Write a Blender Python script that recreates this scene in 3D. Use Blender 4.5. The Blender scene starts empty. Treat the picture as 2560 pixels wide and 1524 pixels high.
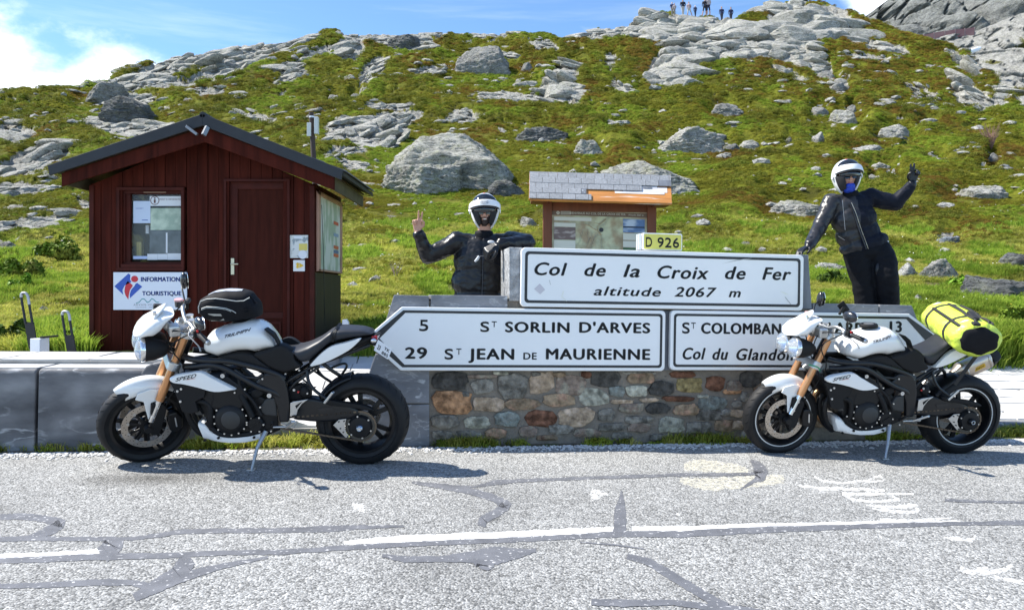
import bpy, bmesh, math, random
import numpy as np
from mathutils import Vector, Matrix
R_ = math.radians
SC = bpy.context.scene
COL = SC.collection

# ------------------------------------------------------------------ camera, sky, sun, exposure
CAMZ, FPX, HOR = 1.2, 1850.0, 735.0
cam = bpy.data.cameras.new('camera'); camo = bpy.data.objects.new('camera', cam); COL.objects.link(camo)
cam.sensor_width = 36; cam.lens = 36*FPX/2560; cam.shift_y = -27/2560
cam.clip_start = .05; cam.clip_end = 3000
camo.location = (0, 0, CAMZ); camo.rotation_euler = (R_(90), 0, 0)
SC.camera = camo
SUN_EL, SUN_AZ = 51.0, 279.5       # degrees; azimuth from north (+Y) clockwise: sun to the left and a little behind the wall
sun = bpy.data.lights.new('sun', 'SUN'); suno = bpy.data.objects.new('sun', sun); COL.objects.link(suno)
sun.energy = 4.9; sun.angle = R_(.55); sun.color = (1, .95, .86)
_d = Vector((math.sin(R_(SUN_AZ))*math.cos(R_(SUN_EL)), math.cos(R_(SUN_AZ))*math.cos(R_(SUN_EL)), math.sin(R_(SUN_EL))))
suno.rotation_euler = _d.to_track_quat('Z', 'Y').to_euler()
W = bpy.data.worlds.new('World'); SC.world = W; W.use_nodes = True
nt = W.node_tree; nd = nt.nodes; lk = nt.links
bg = nd['Background']; bg.inputs['Strength'].default_value = .135
sky = nd.new('ShaderNodeTexSky'); sky.sky_type = 'NISHITA'; sky.sun_disc = False
sky.sun_elevation = R_(SUN_EL); sky.sun_rotation = R_(SUN_AZ); sky.altitude = 2067; sky.air_density = 1.0; sky.dust_density = .25; sky.ozone_density = 1.6
# clouds: white cumulus low over the left horizon, a puff at upper right, thin cirrus streaks; elsewhere scattered by noise, with unseen cloud added behind the camera as fill light
geo = nd.new('ShaderNodeNewGeometry'); neg = nd.new('ShaderNodeVectorMath'); neg.operation = 'SCALE'; neg.inputs['Scale'].default_value = -1
lk.new(geo.outputs['Incoming'], neg.inputs[0])
sep = nd.new('ShaderNodeSeparateXYZ'); lk.new(neg.outputs[0], sep.inputs[0])
def M_(op, a, b=None, c=None, clamp=False):
    n = nd.new('ShaderNodeMath'); n.operation = op; n.use_clamp = clamp
    for i, v in enumerate((a, b, c)):
        if v is None: continue
        if isinstance(v, (int, float)): n.inputs[i].default_value = v
        else: lk.new(v, n.inputs[i])
    return n.outputs[0]
def NZ(scale, detail, rough, sv):
    mp = nd.new('ShaderNodeMapping'); lk.new(neg.outputs[0], mp.inputs['Vector']); mp.inputs['Scale'].default_value = sv
    n = nd.new('ShaderNodeTexNoise'); n.inputs['Scale'].default_value = scale; n.inputs['Detail'].default_value = detail; n.inputs['Roughness'].default_value = rough
    lk.new(mp.outputs[0], n.inputs['Vector']); return n.outputs['Fac']
n1 = NZ(4.6, 9, .60, (1, 1, 1.7))
cir = NZ(3.0, 8, .6, (.7, 1.2, 9))
def puff(x, z, sx, sz):      # a cloud bank around direction (x, z): 1 at its middle, 0 outside
    a = M_('DIVIDE', M_('SUBTRACT', sep.outputs['X'], x), sx); b = M_('DIVIDE', M_('SUBTRACT', sep.outputs['Z'], z), sz)
    r2 = M_('ADD', M_('MULTIPLY', a, a), M_('MULTIPLY', b, b))
    return M_('SUBTRACT', 1, M_('SQRT', r2), clamp=False)
def front(v): return M_('MULTIPLY', v, M_('GREATER_THAN', sep.outputs['Y'], 0))
pa = M_('MAXIMUM', puff(-.575, .205, .165, .10), puff(-.45, .235, .095, .048))
pb = puff(.415, .355, .05, .06)
rear = nd.new('ShaderNodeMapRange'); rear.interpolation_type = 'SMOOTHSTEP'; lk.new(sep.outputs['Y'], rear.inputs['Value']); rear.inputs['From Min'].default_value = .35; rear.inputs['From Max'].default_value = -.25; rear.inputs['To Min'].default_value = -.36; rear.inputs['To Max'].default_value = .02  # thicker cloud added out of view behind the camera, to brighten shaded faces
pc = M_('MAXIMUM', M_('MAXIMUM', pa, pb), rear.outputs[0])
dens = M_('ADD', M_('MULTIPLY', pc, 1.5), M_('MULTIPLY', M_('SUBTRACT', n1, .5), 3.4))
mr = nd.new('ShaderNodeMapRange'); mr.interpolation_type = 'SMOOTHSTEP'; lk.new(dens, mr.inputs['Value'])
mr.inputs['From Min'].default_value = .0; mr.inputs['From Max'].default_value = .8
mc = nd.new('ShaderNodeMapRange'); mc.interpolation_type = 'SMOOTHSTEP'; lk.new(cir, mc.inputs['Value'])
mc.inputs['From Min'].default_value = .50; mc.inputs['From Max'].default_value = .82; mc.inputs['To Max'].default_value = .22
tot = M_('MAXIMUM', mr.outputs[0], mc.outputs[0])
mx = nd.new('ShaderNodeMix'); mx.data_type = 'RGBA'; lk.new(tot, mx.inputs['Factor'])
tint = nd.new('ShaderNodeMix'); tint.data_type = 'RGBA'; tint.blend_type = 'MULTIPLY'; tint.inputs['Factor'].default_value = 1
lk.new(sky.outputs[0], tint.inputs['A']); tint.inputs['B'].default_value = (.78, .94, 1.04, 1)
lk.new(tint.outputs['Result'], mx.inputs['A']); mx.inputs['B'].default_value = (6.6, 7.0, 7.6, 1)
lk.new(mx.outputs['Result'], bg.inputs['Color'])
SC.view_settings.view_transform = 'Standard'; SC.view_settings.look = 'None'; SC.view_settings.gamma = 1
SC.view_settings.use_curve_mapping = False
SC.view_settings.exposure = .93
SC.cycles.max_bounces = 6; SC.cycles.diffuse_bounces = 3; SC.cycles.glossy_bounces = 3; SC.cycles.transmission_bounces = 4; SC.cycles.transparent_max_bounces = 6

# ------------------------------------------------------------------ frames
GS = .0175
def gz(x, y): return -GS*(.988*x + .151*(y-6))
def PX(px, py, Y): return Vector(((px-1280)/FPX*Y, Y, CAMZ-(py-HOR)/FPX*Y))
u_ = Vector((.988, .153, 0)).normalized(); u_.z = -GS; u_.normalize()
n_ = Vector((GS, .003, 1)).normalized(); v_ = n_.cross(u_).normalized(); n_ = u_.cross(v_)
WM = Matrix(((u_.x, v_.x, n_.x, 0), (u_.y, v_.y, n_.y, 5.94), (u_.z, v_.z, n_.z, gz(0, 5.94)), (0, 0, 0, 1)))   # frame of the wall: x along it, y away, z up
def ray_local(M, px, py, y=None, z=None):
    Mi = M.inverted(); o = Mi @ Vector((0, 0, CAMZ)); d = Mi.to_3x3() @ Vector(((px-1280)/FPX, 1, -(py-HOR)/FPX))
    t = (y-o.y)/d.y if z is None else (z-o.z)/d.z
    return o + d*t
def WP(px, py, y=0): p = ray_local(WM, px, py, y); return (p.x, p.z)
def GP(px, py, z=0): return ray_local(WM, px, py, z=z)     # point of the road plane, in wall-frame coordinates

# ------------------------------------------------------------------ numpy noise
def _h(ix, iy, iz, s=0):
    n = (ix.astype(np.int64)*374761393 + iy.astype(np.int64)*668265263 + iz.astype(np.int64)*2147483647 + s*1274126177) & 0xffffffff
    n = ((n ^ (n >> 13))*1274126177) & 0xffffffff; n = ((n ^ (n >> 16))*2246822519) & 0xffffffff
    return ((n ^ (n >> 15)) & 0xffffff)/float(0xffffff)
def noise3(x, y, z=None, s=0):
    x = np.asarray(x, float); y = np.asarray(y, float); z = np.zeros_like(x) if z is None else np.asarray(z, float)
    ix, iy, iz = np.floor(x), np.floor(y), np.floor(z); fx, fy, fz = x-ix, y-iy, z-iz
    q = lambda t: t*t*t*(t*(t*6-15)+10)
    a, b, c = q(fx), q(fy), q(fz); r = 0
    for dx in (0, 1):
        for dy in (0, 1):
            for dz in (0, 1):
                hh = _h(ix+dx, iy+dy, iz+dz, s)*6.2831853; hk = _h(ix+dx, iy+dy, iz+dz, s+7)*2-1
                rr = np.sqrt(1-hk*hk)
                g = (fx-dx)*np.cos(hh)*rr+(fy-dy)*np.sin(hh)*rr+(fz-dz)*hk
                r = r + g*(a if dx else 1-a)*(b if dy else 1-b)*(c if dz else 1-c)
    return r*1.5
def fbm(x, y, z=None, o=4, s=0, g=.5):
    r = 0; a = 1; f = 1
    for i in range(o): r = r + a*noise3(x*f, y*f, None if z is None else z*f, s+i*13); a *= g; f *= 2.03
    return r
def voro(x, y, s=0, tilt=False):          # F1, F2, cell value (and the height of a tilted facet in each cell)
    ix, iy = np.floor(x), np.floor(y); F1 = np.full(x.shape, 9.); F2 = F1.copy(); cid = np.zeros(x.shape); tl = np.zeros(x.shape)
    for dx in (-1, 0, 1):
        for dy in (-1, 0, 1):
            cx, cy = ix+dx, iy+dy; zz = np.zeros_like(cx)
            px_, py_ = cx+_h(cx, cy, zz, s), cy+_h(cx, cy, zz, s+3)
            d = np.hypot(px_-x, py_-y); c = _h(cx, cy, zz, s+5); m = d < F1
            F2 = np.where(m, F1, np.minimum(F2, d)); cid = np.where(m, c, cid); F1 = np.where(m, d, F1)
            if tilt: tl = np.where(m, (_h(cx, cy, zz, s+11)-.5)*2*(x-px_)+(_h(cx, cy, zz, s+12)-.35)*2*(y-py_), tl)
    return (F1, F2, cid, tl) if tilt else (F1, F2, cid)
def sstep(a, b, x): t = np.clip((x-a)/(b-a), 0, 1); return t*t*(3-2*t)

# ------------------------------------------------------------------ materials
MATS = {}
def mat(name, col, rough=.6, metal=0., var=.0, vs=8., bump=0., bs=40., col2=None, c2s=3., c2lo=.5, c2hi=.6, coat=0., spec=.5, trans=0., alpha=1., rnd=0., detail=5, stretch=(1, 1, 1), b2=0., b2s=6.):
    """principled surface with noise-driven value variation, an optional second colour in patches, and bump"""
    if name in MATS: return MATS[name]
    m = bpy.data.materials.new(name); m.use_nodes = True; t = m.node_tree; N = t.nodes; L = t.links
    b = N['Principled BSDF']; b.inputs['Roughness'].default_value = rough; b.inputs['Metallic'].default_value = metal
    b.inputs['Coat Weight'].default_value = coat; b.inputs['Coat Roughness'].default_value = .05; b.inputs['Specular IOR Level'].default_value = spec
    b.inputs['Transmission Weight'].default_value = trans; b.inputs['Alpha'].default_value = alpha
    tc = N.new('ShaderNodeTexCoord'); mp = N.new('ShaderNodeMapping'); L.new(tc.outputs['Object'], mp.inputs[0]); mp.inputs['Scale'].default_value = stretch
    out = None
    rgb = N.new('ShaderNodeRGB'); rgb.outputs[0].default_value = (*col, 1); out = rgb.outputs[0]
    if col2:
        n = N.new('ShaderNodeTexNoise'); n.inputs['Scale'].default_value = c2s; n.inputs['Detail'].default_value = detail; L.new(mp.outputs[0], n.inputs['Vector'])
        r = N.new('ShaderNodeMapRange'); r.inputs['From Min'].default_value = c2lo; r.inputs['From Max'].default_value = c2hi; L.new(n.outputs['Fac'], r.inputs['Value'])
        x = N.new('ShaderNodeMix'); x.data_type = 'RGBA'; L.new(r.outputs[0], x.inputs['Factor']); L.new(out, x.inputs['A']); x.inputs['B'].default_value = (*col2, 1); out = x.outputs['Result']
    if var or rnd:
        hv = N.new('ShaderNodeHueSaturation'); L.new(out, hv.inputs['Color']); out = hv.outputs[0]
        n = N.new('ShaderNodeTexNoise'); n.inputs['Scale'].default_value = vs; n.inputs['Detail'].default_value = detail; L.new(mp.outputs[0], n.inputs['Vector'])
        r = N.new('ShaderNodeMapRange'); r.inputs['From Min'].default_value = .3; r.inputs['From Max'].default_value = .7; r.inputs['To Min'].default_value = 1-var; r.inputs['To Max'].default_value = 1+var; r.clamp = False
        L.new(n.outputs['Fac'], r.inputs['Value']); v = r.outputs[0]
        if rnd:
            oi = N.new('ShaderNodeObjectInfo'); r2 = N.new('ShaderNodeMapRange'); r2.inputs['To Min'].default_value = 1-rnd; r2.inputs['To Max'].default_value = 1+rnd; L.new(oi.outputs['Random'], r2.inputs['Value'])
            mm = N.new('ShaderNodeMath'); mm.operation = 'MULTIPLY'; L.new(v, mm.inputs[0]); L.new(r2.outputs[0], mm.inputs[1]); v = mm.outputs[0]
        L.new(v, hv.inputs['Value'])
    L.new(out, b.inputs['Base Color'])
    if bump:
        n = N.new('ShaderNodeTexNoise'); n.inputs['Scale'].default_value = bs; n.inputs['Detail'].default_value = 4; L.new(mp.outputs[0], n.inputs['Vector'])
        bp = N.new('ShaderNodeBump'); bp.inputs['Strength'].default_value = min(1, bump*10); bp.inputs['Distance'].default_value = .01*bump*10; L.new(n.outputs['Fac'], bp.inputs['Height']); last = bp
        if b2:
            n2 = N.new('ShaderNodeTexNoise'); n2.inputs['Scale'].default_value = b2s; n2.inputs['Detail'].default_value = 3; L.new(mp.outputs[0], n2.inputs['Vector'])
            bq = N.new('ShaderNodeBump'); bq.inputs['Strength'].default_value = 1; bq.inputs['Distance'].default_value = b2; L.new(n2.outputs['Fac'], bq.inputs['Height']); L.new(bp.outputs[0], bq.inputs['Normal']); last = bq
        L.new(last.outputs[0], b.inputs['Normal'])
    MATS[name] = m; return m
def add_veins(m, col, scale, width, rot, stretch, amt=.8):
    """thin mineral veins crossing a stone"""
    N, L, B = m.node_tree.nodes, m.node_tree.links, m.node_tree.nodes['Principled BSDF']; tc = N.new('ShaderNodeTexCoord'); mp = N.new('ShaderNodeMapping'); L.new(tc.outputs['Object'], mp.inputs[0]); mp.inputs['Rotation'].default_value = rot; mp.inputs['Scale'].default_value = stretch
    n = N.new('ShaderNodeTexNoise'); n.inputs['Scale'].default_value = scale; n.inputs['Detail'].default_value = 7; n.inputs['Distortion'].default_value = .4; L.new(mp.outputs[0], n.inputs['Vector'])
    r = N.new('ShaderNodeValToRGB'); L.new(n.outputs['Fac'], r.inputs[0]); e = r.color_ramp.elements; e[0].position = .5-width; e[0].color = (0, 0, 0, 1); e[1].position = .5; e[1].color = (amt, amt, amt, 1); k = e.new(.5+width); k.color = (0, 0, 0, 1)
    n2 = N.new('ShaderNodeTexNoise'); n2.inputs['Scale'].default_value = 4; n2.inputs['Detail'].default_value = 4; L.new(tc.outputs['Object'], n2.inputs['Vector']); r2 = N.new('ShaderNodeMapRange'); r2.inputs['From Min'].default_value = .42; r2.inputs['From Max'].default_value = .6; L.new(n2.outputs['Fac'], r2.inputs['Value'])
    mu = N.new('ShaderNodeMath'); mu.operation = 'MULTIPLY'; L.new(r.outputs[0], mu.inputs[0]); L.new(r2.outputs[0], mu.inputs[1])
    x = N.new('ShaderNodeMix'); x.data_type = 'RGBA'; L.new(mu.outputs[0], x.inputs['Factor']); old = B.inputs['Base Color'].links[0].from_socket; L.new(old, x.inputs['A']); x.inputs['B'].default_value = (*col, 1); L.new(x.outputs['Result'], B.inputs['Base Color'])
def nodes_of(m): return m.node_tree.nodes, m.node_tree.links, m.node_tree.nodes['Principled BSDF']

# ------------------------------------------------------------------ object helpers
def tag(o, label=None, cat=None, group=None, kind=None):
    if label: o['label'] = label
    if cat: o['category'] = cat
    if group: o['group'] = group
    if kind: o['kind'] = kind
    return o
MW = {}
def thing(name, label, cat, loc=(0, 0, 0), group=None, M=None):
    o = bpy.data.objects.new(name, None); COL.objects.link(o); o.empty_display_size = .1
    m = M.copy() if M is not None else Matrix.Translation(Vector(loc))
    o.matrix_world = m; MW[o.name] = m
    return tag(o, label, cat, group)
def mwof(p):
    m = Matrix.Identity(4)
    while p is not None: m = MW.get(p.name, Matrix.Identity(4)) @ m; p = p.parent
    return m
def finish(name, me, m, parent=None, smooth=None, bevel=0, M=None, seg=2):
    o = bpy.data.objects.new(name, me); COL.objects.link(o)
    for k in (m if isinstance(m, (list, tuple)) else [m]): me.materials.append(k)
    if smooth is not None:
        me.polygons.foreach_set('use_smooth', np.ones(len(me.polygons), bool))
        if smooth < 179: me.set_sharp_from_angle(angle=R_(smooth))
    if bevel:
        b = o.modifiers.new('bevel', 'BEVEL'); b.width = bevel; b.segments = seg; b.limit_method = 'ANGLE'; b.angle_limit = R_(35)
    if parent is not None: o.parent = parent
    if M is not None: o.matrix_basis = M; MW[o.name] = M
    return o
def V3(p): return p if isinstance(p, Vector) else Vector(p)
class MB:
    def __init__(s): s.v = []; s.f = []; s.m = []; s.cm = 0
    def add(s, vs, fs, mi=None):
        b = len(s.v); s.v += [tuple(v) for v in vs]; s.f += [tuple(b+i for i in f) for f in fs]; s.m += [s.cm if mi is None else mi]*len(fs); return s
    def box(s, x0, x1, y0, y1, z0, z1, T=None):
        vs = [Vector((x, y, z)) for z in (z0, z1) for y in (y0, y1) for x in (x0, x1)]
        if T is not None: vs = [T @ v for v in vs]
        return s.add(vs, [(0, 2, 3, 1), (4, 5, 7, 6), (0, 1, 5, 4), (2, 6, 7, 3), (0, 4, 6, 2), (1, 3, 7, 5)])
    def bar(s, p0, p1, w, h, up=(0, 0, 1)):
        p0, p1 = V3(p0), V3(p1); d = (p1-p0); L = d.length; d.normalize(); a = d.cross(V3(up)).normalized(); b = a.cross(d)
        vs = [p + a*i*w/2 + b*j*h/2 for p in (p0, p1) for j in (-1, 1) for i in (-1, 1)]
        return s.add(vs, [(0, 1, 3, 2), (4, 6, 7, 5), (0, 4, 5, 1), (2, 3, 7, 6), (0, 2, 6, 4), (1, 5, 7, 3)])
    def tube(s, pts, r, n=10, closed=False, flat=1.):
        pts = [V3(p) for p in pts]; k = len(pts); rs = r if isinstance(r, (list, tuple)) else [r]*k
        b = len(s.v); a = None
        for i in range(k):
            if closed: d = pts[(i+1) % k]-pts[i-1]
            else: d = pts[min(i+1, k-1)]-pts[max(i-1, 0)]
            d.normalize()
            if a is None: a = d.orthogonal().normalized()
            else: a = (a - d*a.dot(d)).normalized()
            c = d.cross(a)
            for j in range(n):
                t = 2*math.pi*j/n; s.v.append(tuple(pts[i] + a*math.cos(t)*rs[i] + c*math.sin(t)*rs[i]*flat))
        for i in range(k if closed else k-1):
            for j in range(n):
                p = b+i*n+j; q = b+i*n+(j+1) % n; i2 = (i+1) % k; s.f.append((p, q, b+i2*n+(j+1) % n, b+i2*n+j)); s.m.append(s.cm)
        if not closed:
            s.f.append(tuple(b+j for j in range(n))[::-1]); s.f.append(tuple(b+(k-1)*n+j for j in range(n))); s.m += [s.cm]*2
        return s
    def cyl(s, p0, p1, r0, r1=None, n=16): return s.tube([p0, p1], [r0, r0 if r1 is None else r1], n)
    def lathe(s, prof, o=(0, 0, 0), ax=(0, 1, 0), n=32, closed=False):     # prof: (radius, along axis)
        o = V3(o); ax = V3(ax).normalized(); a = ax.orthogonal().normalized(); c = ax.cross(a); b = len(s.v); k = len(prof)
        for i in range(n):
            t = 2*math.pi*i/n; e = a*math.cos(t)+c*math.sin(t)
            for r, h in prof: s.v.append(tuple(o+e*r+ax*h))
        for i in range(n):
            i2 = (i+1) % n
            for j in range(k if closed else k-1):
                j2 = (j+1) % k; s.f.append((b+i*k+j, b+i*k+j2, b+i2*k+j2, b+i2*k+j)); s.m.append(s.cm)
        return s
    def prism(s, poly, T):          # poly: list of 2D points; T(p2, side) -> Vector, side 0/1
        k = len(poly); b = len(s.v)
        for sd in (0, 1): s.v += [tuple(T(p, sd)) for p in poly]
        s.f.append(tuple(b+i for i in range(k))[::-1]); s.f.append(tuple(b+k+i for i in range(k)))
        s.f += [(b+i, b+(i+1) % k, b+k+(i+1) % k, b+k+i) for i in range(k)]; s.m += [s.cm]*(k+2); return s
    def ell(s, c, r, n=16, m=10, T=None):
        c = V3(c); b = len(s.v); r = r if isinstance(r, (tuple, list)) else (r, r, r)
        P = lambda v: tuple(c+(T @ v if T is not None else v))
        for i in range(m+1):
            ph = math.pi*i/m
            for j in range(n):
                t = 2*math.pi*j/n; s.v.append(P(Vector((r[0]*math.sin(ph)*math.cos(t), r[1]*math.sin(ph)*math.sin(t), r[2]*math.cos(ph)))))
        for i in range(m):
            for j in range(n): s.f.append((b+i*n+j, b+(i+1)*n+j, b+(i+1)*n+(j+1) % n, b+i*n+(j+1) % n)); s.m.append(s.cm)
        return s
    def loft(s, rings, caps=True, closed=True):
        b = len(s.v); n = len(rings[0])
        for r in rings: s.v += [tuple(p) for p in r]
        for i in range(len(rings)-1):
            for j in range(n if closed else n-1): s.f.append((b+i*n+j, b+i*n+(j+1) % n, b+(i+1)*n+(j+1) % n, b+(i+1)*n+j)); s.m.append(s.cm)
        if caps and closed:
            s.f.append(tuple(b+j for j in range(n))[::-1]); s.f.append(tuple(b+(len(rings)-1)*n+j for j in range(n))); s.m += [s.cm]*2
        return s
    def xf(s, fn): s.v = [tuple(fn(Vector(v))) for v in s.v]; return s
    def build(s, name, m, parent=None, smooth=None, bevel=0, world=False, M=None, fixn=True, seg=2):
        me = bpy.data.meshes.new(name); vs = s.v
        if world: mi = mwof(parent).inverted(); vs = [mi @ Vector(v) for v in vs]
        me.from_pydata([tuple(v) for v in vs], [], s.f); me.validate()
        if len(me.polygons) == len(s.m) and any(s.m): me.polygons.foreach_set('material_index', s.m)
        if fixn:
            bm = bmesh.new(); bm.from_mesh(me); bmesh.ops.remove_doubles(bm, verts=bm.verts, dist=1e-6); bmesh.ops.recalc_face_normals(bm, faces=bm.faces); bm.to_mesh(me); bm.free()
        return finish(name, me, m, parent, smooth, bevel, M, seg)
def catmull(pts, n=6):
    pts = [V3(p) for p in pts]; out = []; P = [pts[0]*2-pts[1]]+pts+[pts[-1]*2-pts[-2]]
    for i in range(1, len(P)-2):
        for j in range(n):
            t = j/n; a, b, c, d = P[i-1:i+3]
            out.append(.5*((2*b)+(c-a)*t+(2*a-5*b+4*c-d)*t*t+(-a+3*b-3*c+d)*t**3))
    out.append(pts[-1]); return out
def interp(pts, x):          # piecewise smooth interpolation of (x, v)
    xs = [p[0] for p in pts]; return float(np.interp(x, xs, [p[1] for p in pts]))
def rrect(x0, x1, z0, z1, r, n=6):
    o = []
    for cx, cz, a0 in ((x1-r, z1-r, 0), (x0+r, z1-r, 90), (x0+r, z0+r, 180), (x1-r, z0+r, 270)):
        for i in range(n+1): a = R_(a0+90*i/n); o.append((cx+r*math.cos(a), cz+r*math.sin(a)))
    return o
def copy_tree(o, parent=None):
    c = o.copy(); COL.objects.link(c); c.parent = parent
    MW[c.name] = MW.get(o.name, Matrix.Identity(4))
    for ch in list(o.children): copy_tree(ch, c)
    return c
_txt = {}
def text_geo(body, off=.02, shear=0., space=1.):
    """outline of a piece of lettering, normalised: baseline at 0, capital height 1"""
    key = (body, off, shear, space)
    if key in _txt: return _txt[key]
    cu = bpy.data.curves.new('t', 'FONT'); cu.body = body; cu.size = 1; cu.offset = off; cu.shear = shear; cu.space_character = space; cu.resolution_u = 4
    o = bpy.data.objects.new('t', cu); COL.objects.link(o); dg = bpy.context.evaluated_depsgraph_get(); dg.update()
    me = bpy.data.meshes.new_from_object(o.evaluated_get(dg))
    v = np.array([x.co[:2] for x in me.vertices]); f = [tuple(p.vertices) for p in me.polygons]
    bpy.data.objects.remove(o); bpy.data.curves.remove(cu); bpy.data.meshes.remove(me)
    _txt[key] = (v, f); return v, f
_cap = {}
def put_text(mb, body, x0, x1, z0, cap, T, off=.02, shear=0., space=1.1, hfull=None):
    """lettering stretched to x0..x1, baseline z0, capital height cap; T(x, z) -> point"""
    bold = off > .006 and not hfull; v, f = text_geo(body, 0., shear, space)
    k = cap/.729
    if hfull: k = hfull/(v[:, 1].max()-v[:, 1].min())
    a, b = v[:, 0].min(), v[:, 0].max(); zz = v[:, 1]*k
    if hfull: zz = zz - zz.min()
    h = abs(cap)*(.060 if off > .015 else .042) if bold else 0.; hx = h*(1. if abs(x1-x0) > 3*abs(cap)*.3 and abs(x1-x0) != 1 else 0.)
    if abs(x1-x0) == 1: hx = .004 if bold else 0.
    for dx, dz in (((-1, 0), (1, 0), (0, 1), (0, -1), (0, 0)) if bold else ((0, 0),)):
        mb.add([T(x0+hx+(x-a)/(b-a)*(x1-x0-2*hx)+dx*hx, z0+h*.5+z*(1-h/abs(cap))+dz*h*.5) for x, z in zip(v[:, 0], zz)], f)
def sdf_mesh(mb, voxel, smooth_it=3, name='tmp', disp=None):
    """one continuous surface grown over overlapping solids"""
    me = bpy.data.meshes.new(name); me.from_pydata(mb.v, [], mb.f); me.validate()
    bm = bmesh.new(); bm.from_mesh(me); bmesh.ops.recalc_face_normals(bm, faces=bm.faces); bm.to_mesh(me); bm.free()
    o = bpy.data.objects.new(name, me); COL.objects.link(o)
    r = o.modifiers.new('r', 'REMESH'); r.mode = 'VOXEL'; r.voxel_size = voxel
    if smooth_it: s_ = o.modifiers.new('s', 'SMOOTH'); s_.iterations = smooth_it; s_.factor = .5
    dg = bpy.context.evaluated_depsgraph_get(); dg.update()
    m2 = bpy.data.meshes.new_from_object(o.evaluated_get(dg)); bpy.data.objects.remove(o)
    if disp is not None:
        n = len(m2.vertices); co = np.empty(n*3); m2.vertices.foreach_get('co', co); co = co.reshape(-1, 3)
        no = np.empty(n*3); m2.vertices.foreach_get('normal', no); no = no.reshape(-1, 3)
        co = co + no*disp(co, no)[:, None]; m2.vertices.foreach_set('co', co.ravel()); m2.update()
    m2.materials.clear(); return m2
# ------------------------------------------------------------------ hillside (heightfield by azimuth and distance)
def A_(px): return (np.asarray(px, float)-1280)/FPX
CY = np.array([6.6, 7.4, 8.2, 9, 10, 12, 15, 19, 25, 33, 43, 55, 66, 75, 82, 92, 110])
CV = np.array([1010, 950, 905, 868, 828, 768, 690, 610, 520, 425, 330, 225, 130, 55, 12, -20, -40.])
SKX = np.array([-700, -200, 0, 54, 134, 199, 217, 274, 289, 325, 361, 422, 433, 505, 578, 585, 668, 758, 823, 900, 918, 1044, 1153, 1247, 1333, 1380, 1405, 1434, 1478, 1586, 1622, 1660, 1689, 1732, 1786, 1840, 1895, 1920, 1949, 1985, 2057, 2118, 2165, 2238, 2292, 2346, 2382, 2418, 2454, 2490, 2526, 2545, 2560, 2700, 3200.])
SKY = np.array([420, 280, 253, 239, 232, 228, 215, 212, 199, 188, 177, 176, 165, 147, 134, 123, 114, 102, 95, 96, 90, 87, 90, 95, 103, 106, 114, 95, 78, 71, 60, 47, 50, 54, 52, 53, 45, 40, 9, 13, 22, 38, 61, 87, 105, 123, 134, 155, 184, 217, 240, 275, 300, 320, 340.])
ROCKS = [  # outcrops: centre, half sizes (photo pixels), tilt
 (469,174,190,22,-17),(650,136,150,22,-12),(390,205,90,20,-15),(415,229,75,12,0),(596,172,140,18,-20),(325,257,60,14,0),(325,322,130,18,3),(36,351,52,26,8),(80,420,95,32,-20),
 (722,185,40,18,-10),(718,213,60,14,-25),(866,340,60,28,-10),(632,311,60,12,10),(877,140,40,30,-10),(516,253,50,10,0),(1062,93,200,9,1),(1207,99,60,8,3),(1035,112,50,15,0),(930,104,90,12,0),
 (1514,92,110,18,-6),(1694,92,130,34,0),(940,180,36,20,-30),(914,215,22,22,-40),(1062,190,48,13,-8),(1416,195,35,30,20),(1405,240,60,34,15),(1290,255,100,16,10),(1687,180,66,45,-10),(1676,214,62,22,0),(1748,150,90,34,0),
 (1528,168,16,26,0),(972,284,60,10,0),(990,313,70,16,-10),(936,342,60,30,-20),(983,350,40,25,-30),(1160,305,45,11,5),(1560,233,45,9,20),
 (1714,83,100,30,0),(1804,76,62,22,0),(1822,108,74,42,0),(1858,150,40,25,0),(1682,198,50,36,0),(1967,36,70,24,10),(2003,76,92,44,0),(1949,120,88,44,0),(2075,72,64,42,10),(2129,97,50,26,20),(1992,155,72,24,10),(1974,200,52,10,20),(2050,175,32,14,0),
 (2227,137,62,16,15),(2165,160,60,10,10),(2097,217,22,12,10),(2274,238,52,9,40),(2320,252,44,7,35),(2411,253,42,26,35),(2454,275,36,20,20),(2436,191,24,25,50),(2400,170,40,13,45),(2505,250,20,40,5),
 (48,500,85,24,-2),(80,572,100,22,-5),(13,630,26,11,0),(181,822,55,8,-16),(207,525,20,7,15),(1240,135,60,8,10),(1360,130,40,12,10),(800,150,60,12,-15),(560,220,60,8,-12),(130,470,40,8,0),(860,395,60,10,-12),(880,425,40,8,-3),
]
def hill_base(px, Y):
    S = np.interp(px, SKX, SKY); C = np.interp(Y, CY, CV)
    w = 7.0; yi = S + w*np.logaddexp(0, (C-S)/w)
    Yr = np.interp(-S, -CV, CY)
    z = CAMZ + (HOR-yi)/FPX*Y - .34*np.maximum(Y-Yr-1.0, 0) - .02*np.maximum(Y-Yr, 0)
    wx_, wy_ = px_wall(px, Y); z = z - .75*sstep(pav_edge(wx_)+.12, pav_edge(wx_)-.12, wy_)
    return z, yi, Yr
def px_wall(px, Y):
    X = A_(px)*Y; return .988*X+.153*(Y-5.94), -.153*X+.988*(Y-5.94)
def pav_edge(wx): return 3.05 - 1.15*sstep(-1, 5, np.asarray(wx, float))
def pav_z(wx, wy):
    r = .085 + (.12+.115*float(sstep(-3, 5, wx)))*max(wy-.3, 0); k = float(1-sstep(-2.66, -1.75, wx))*float(1-sstep(1.1, 1.6, wy)); return r+(.632-r)*k
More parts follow.
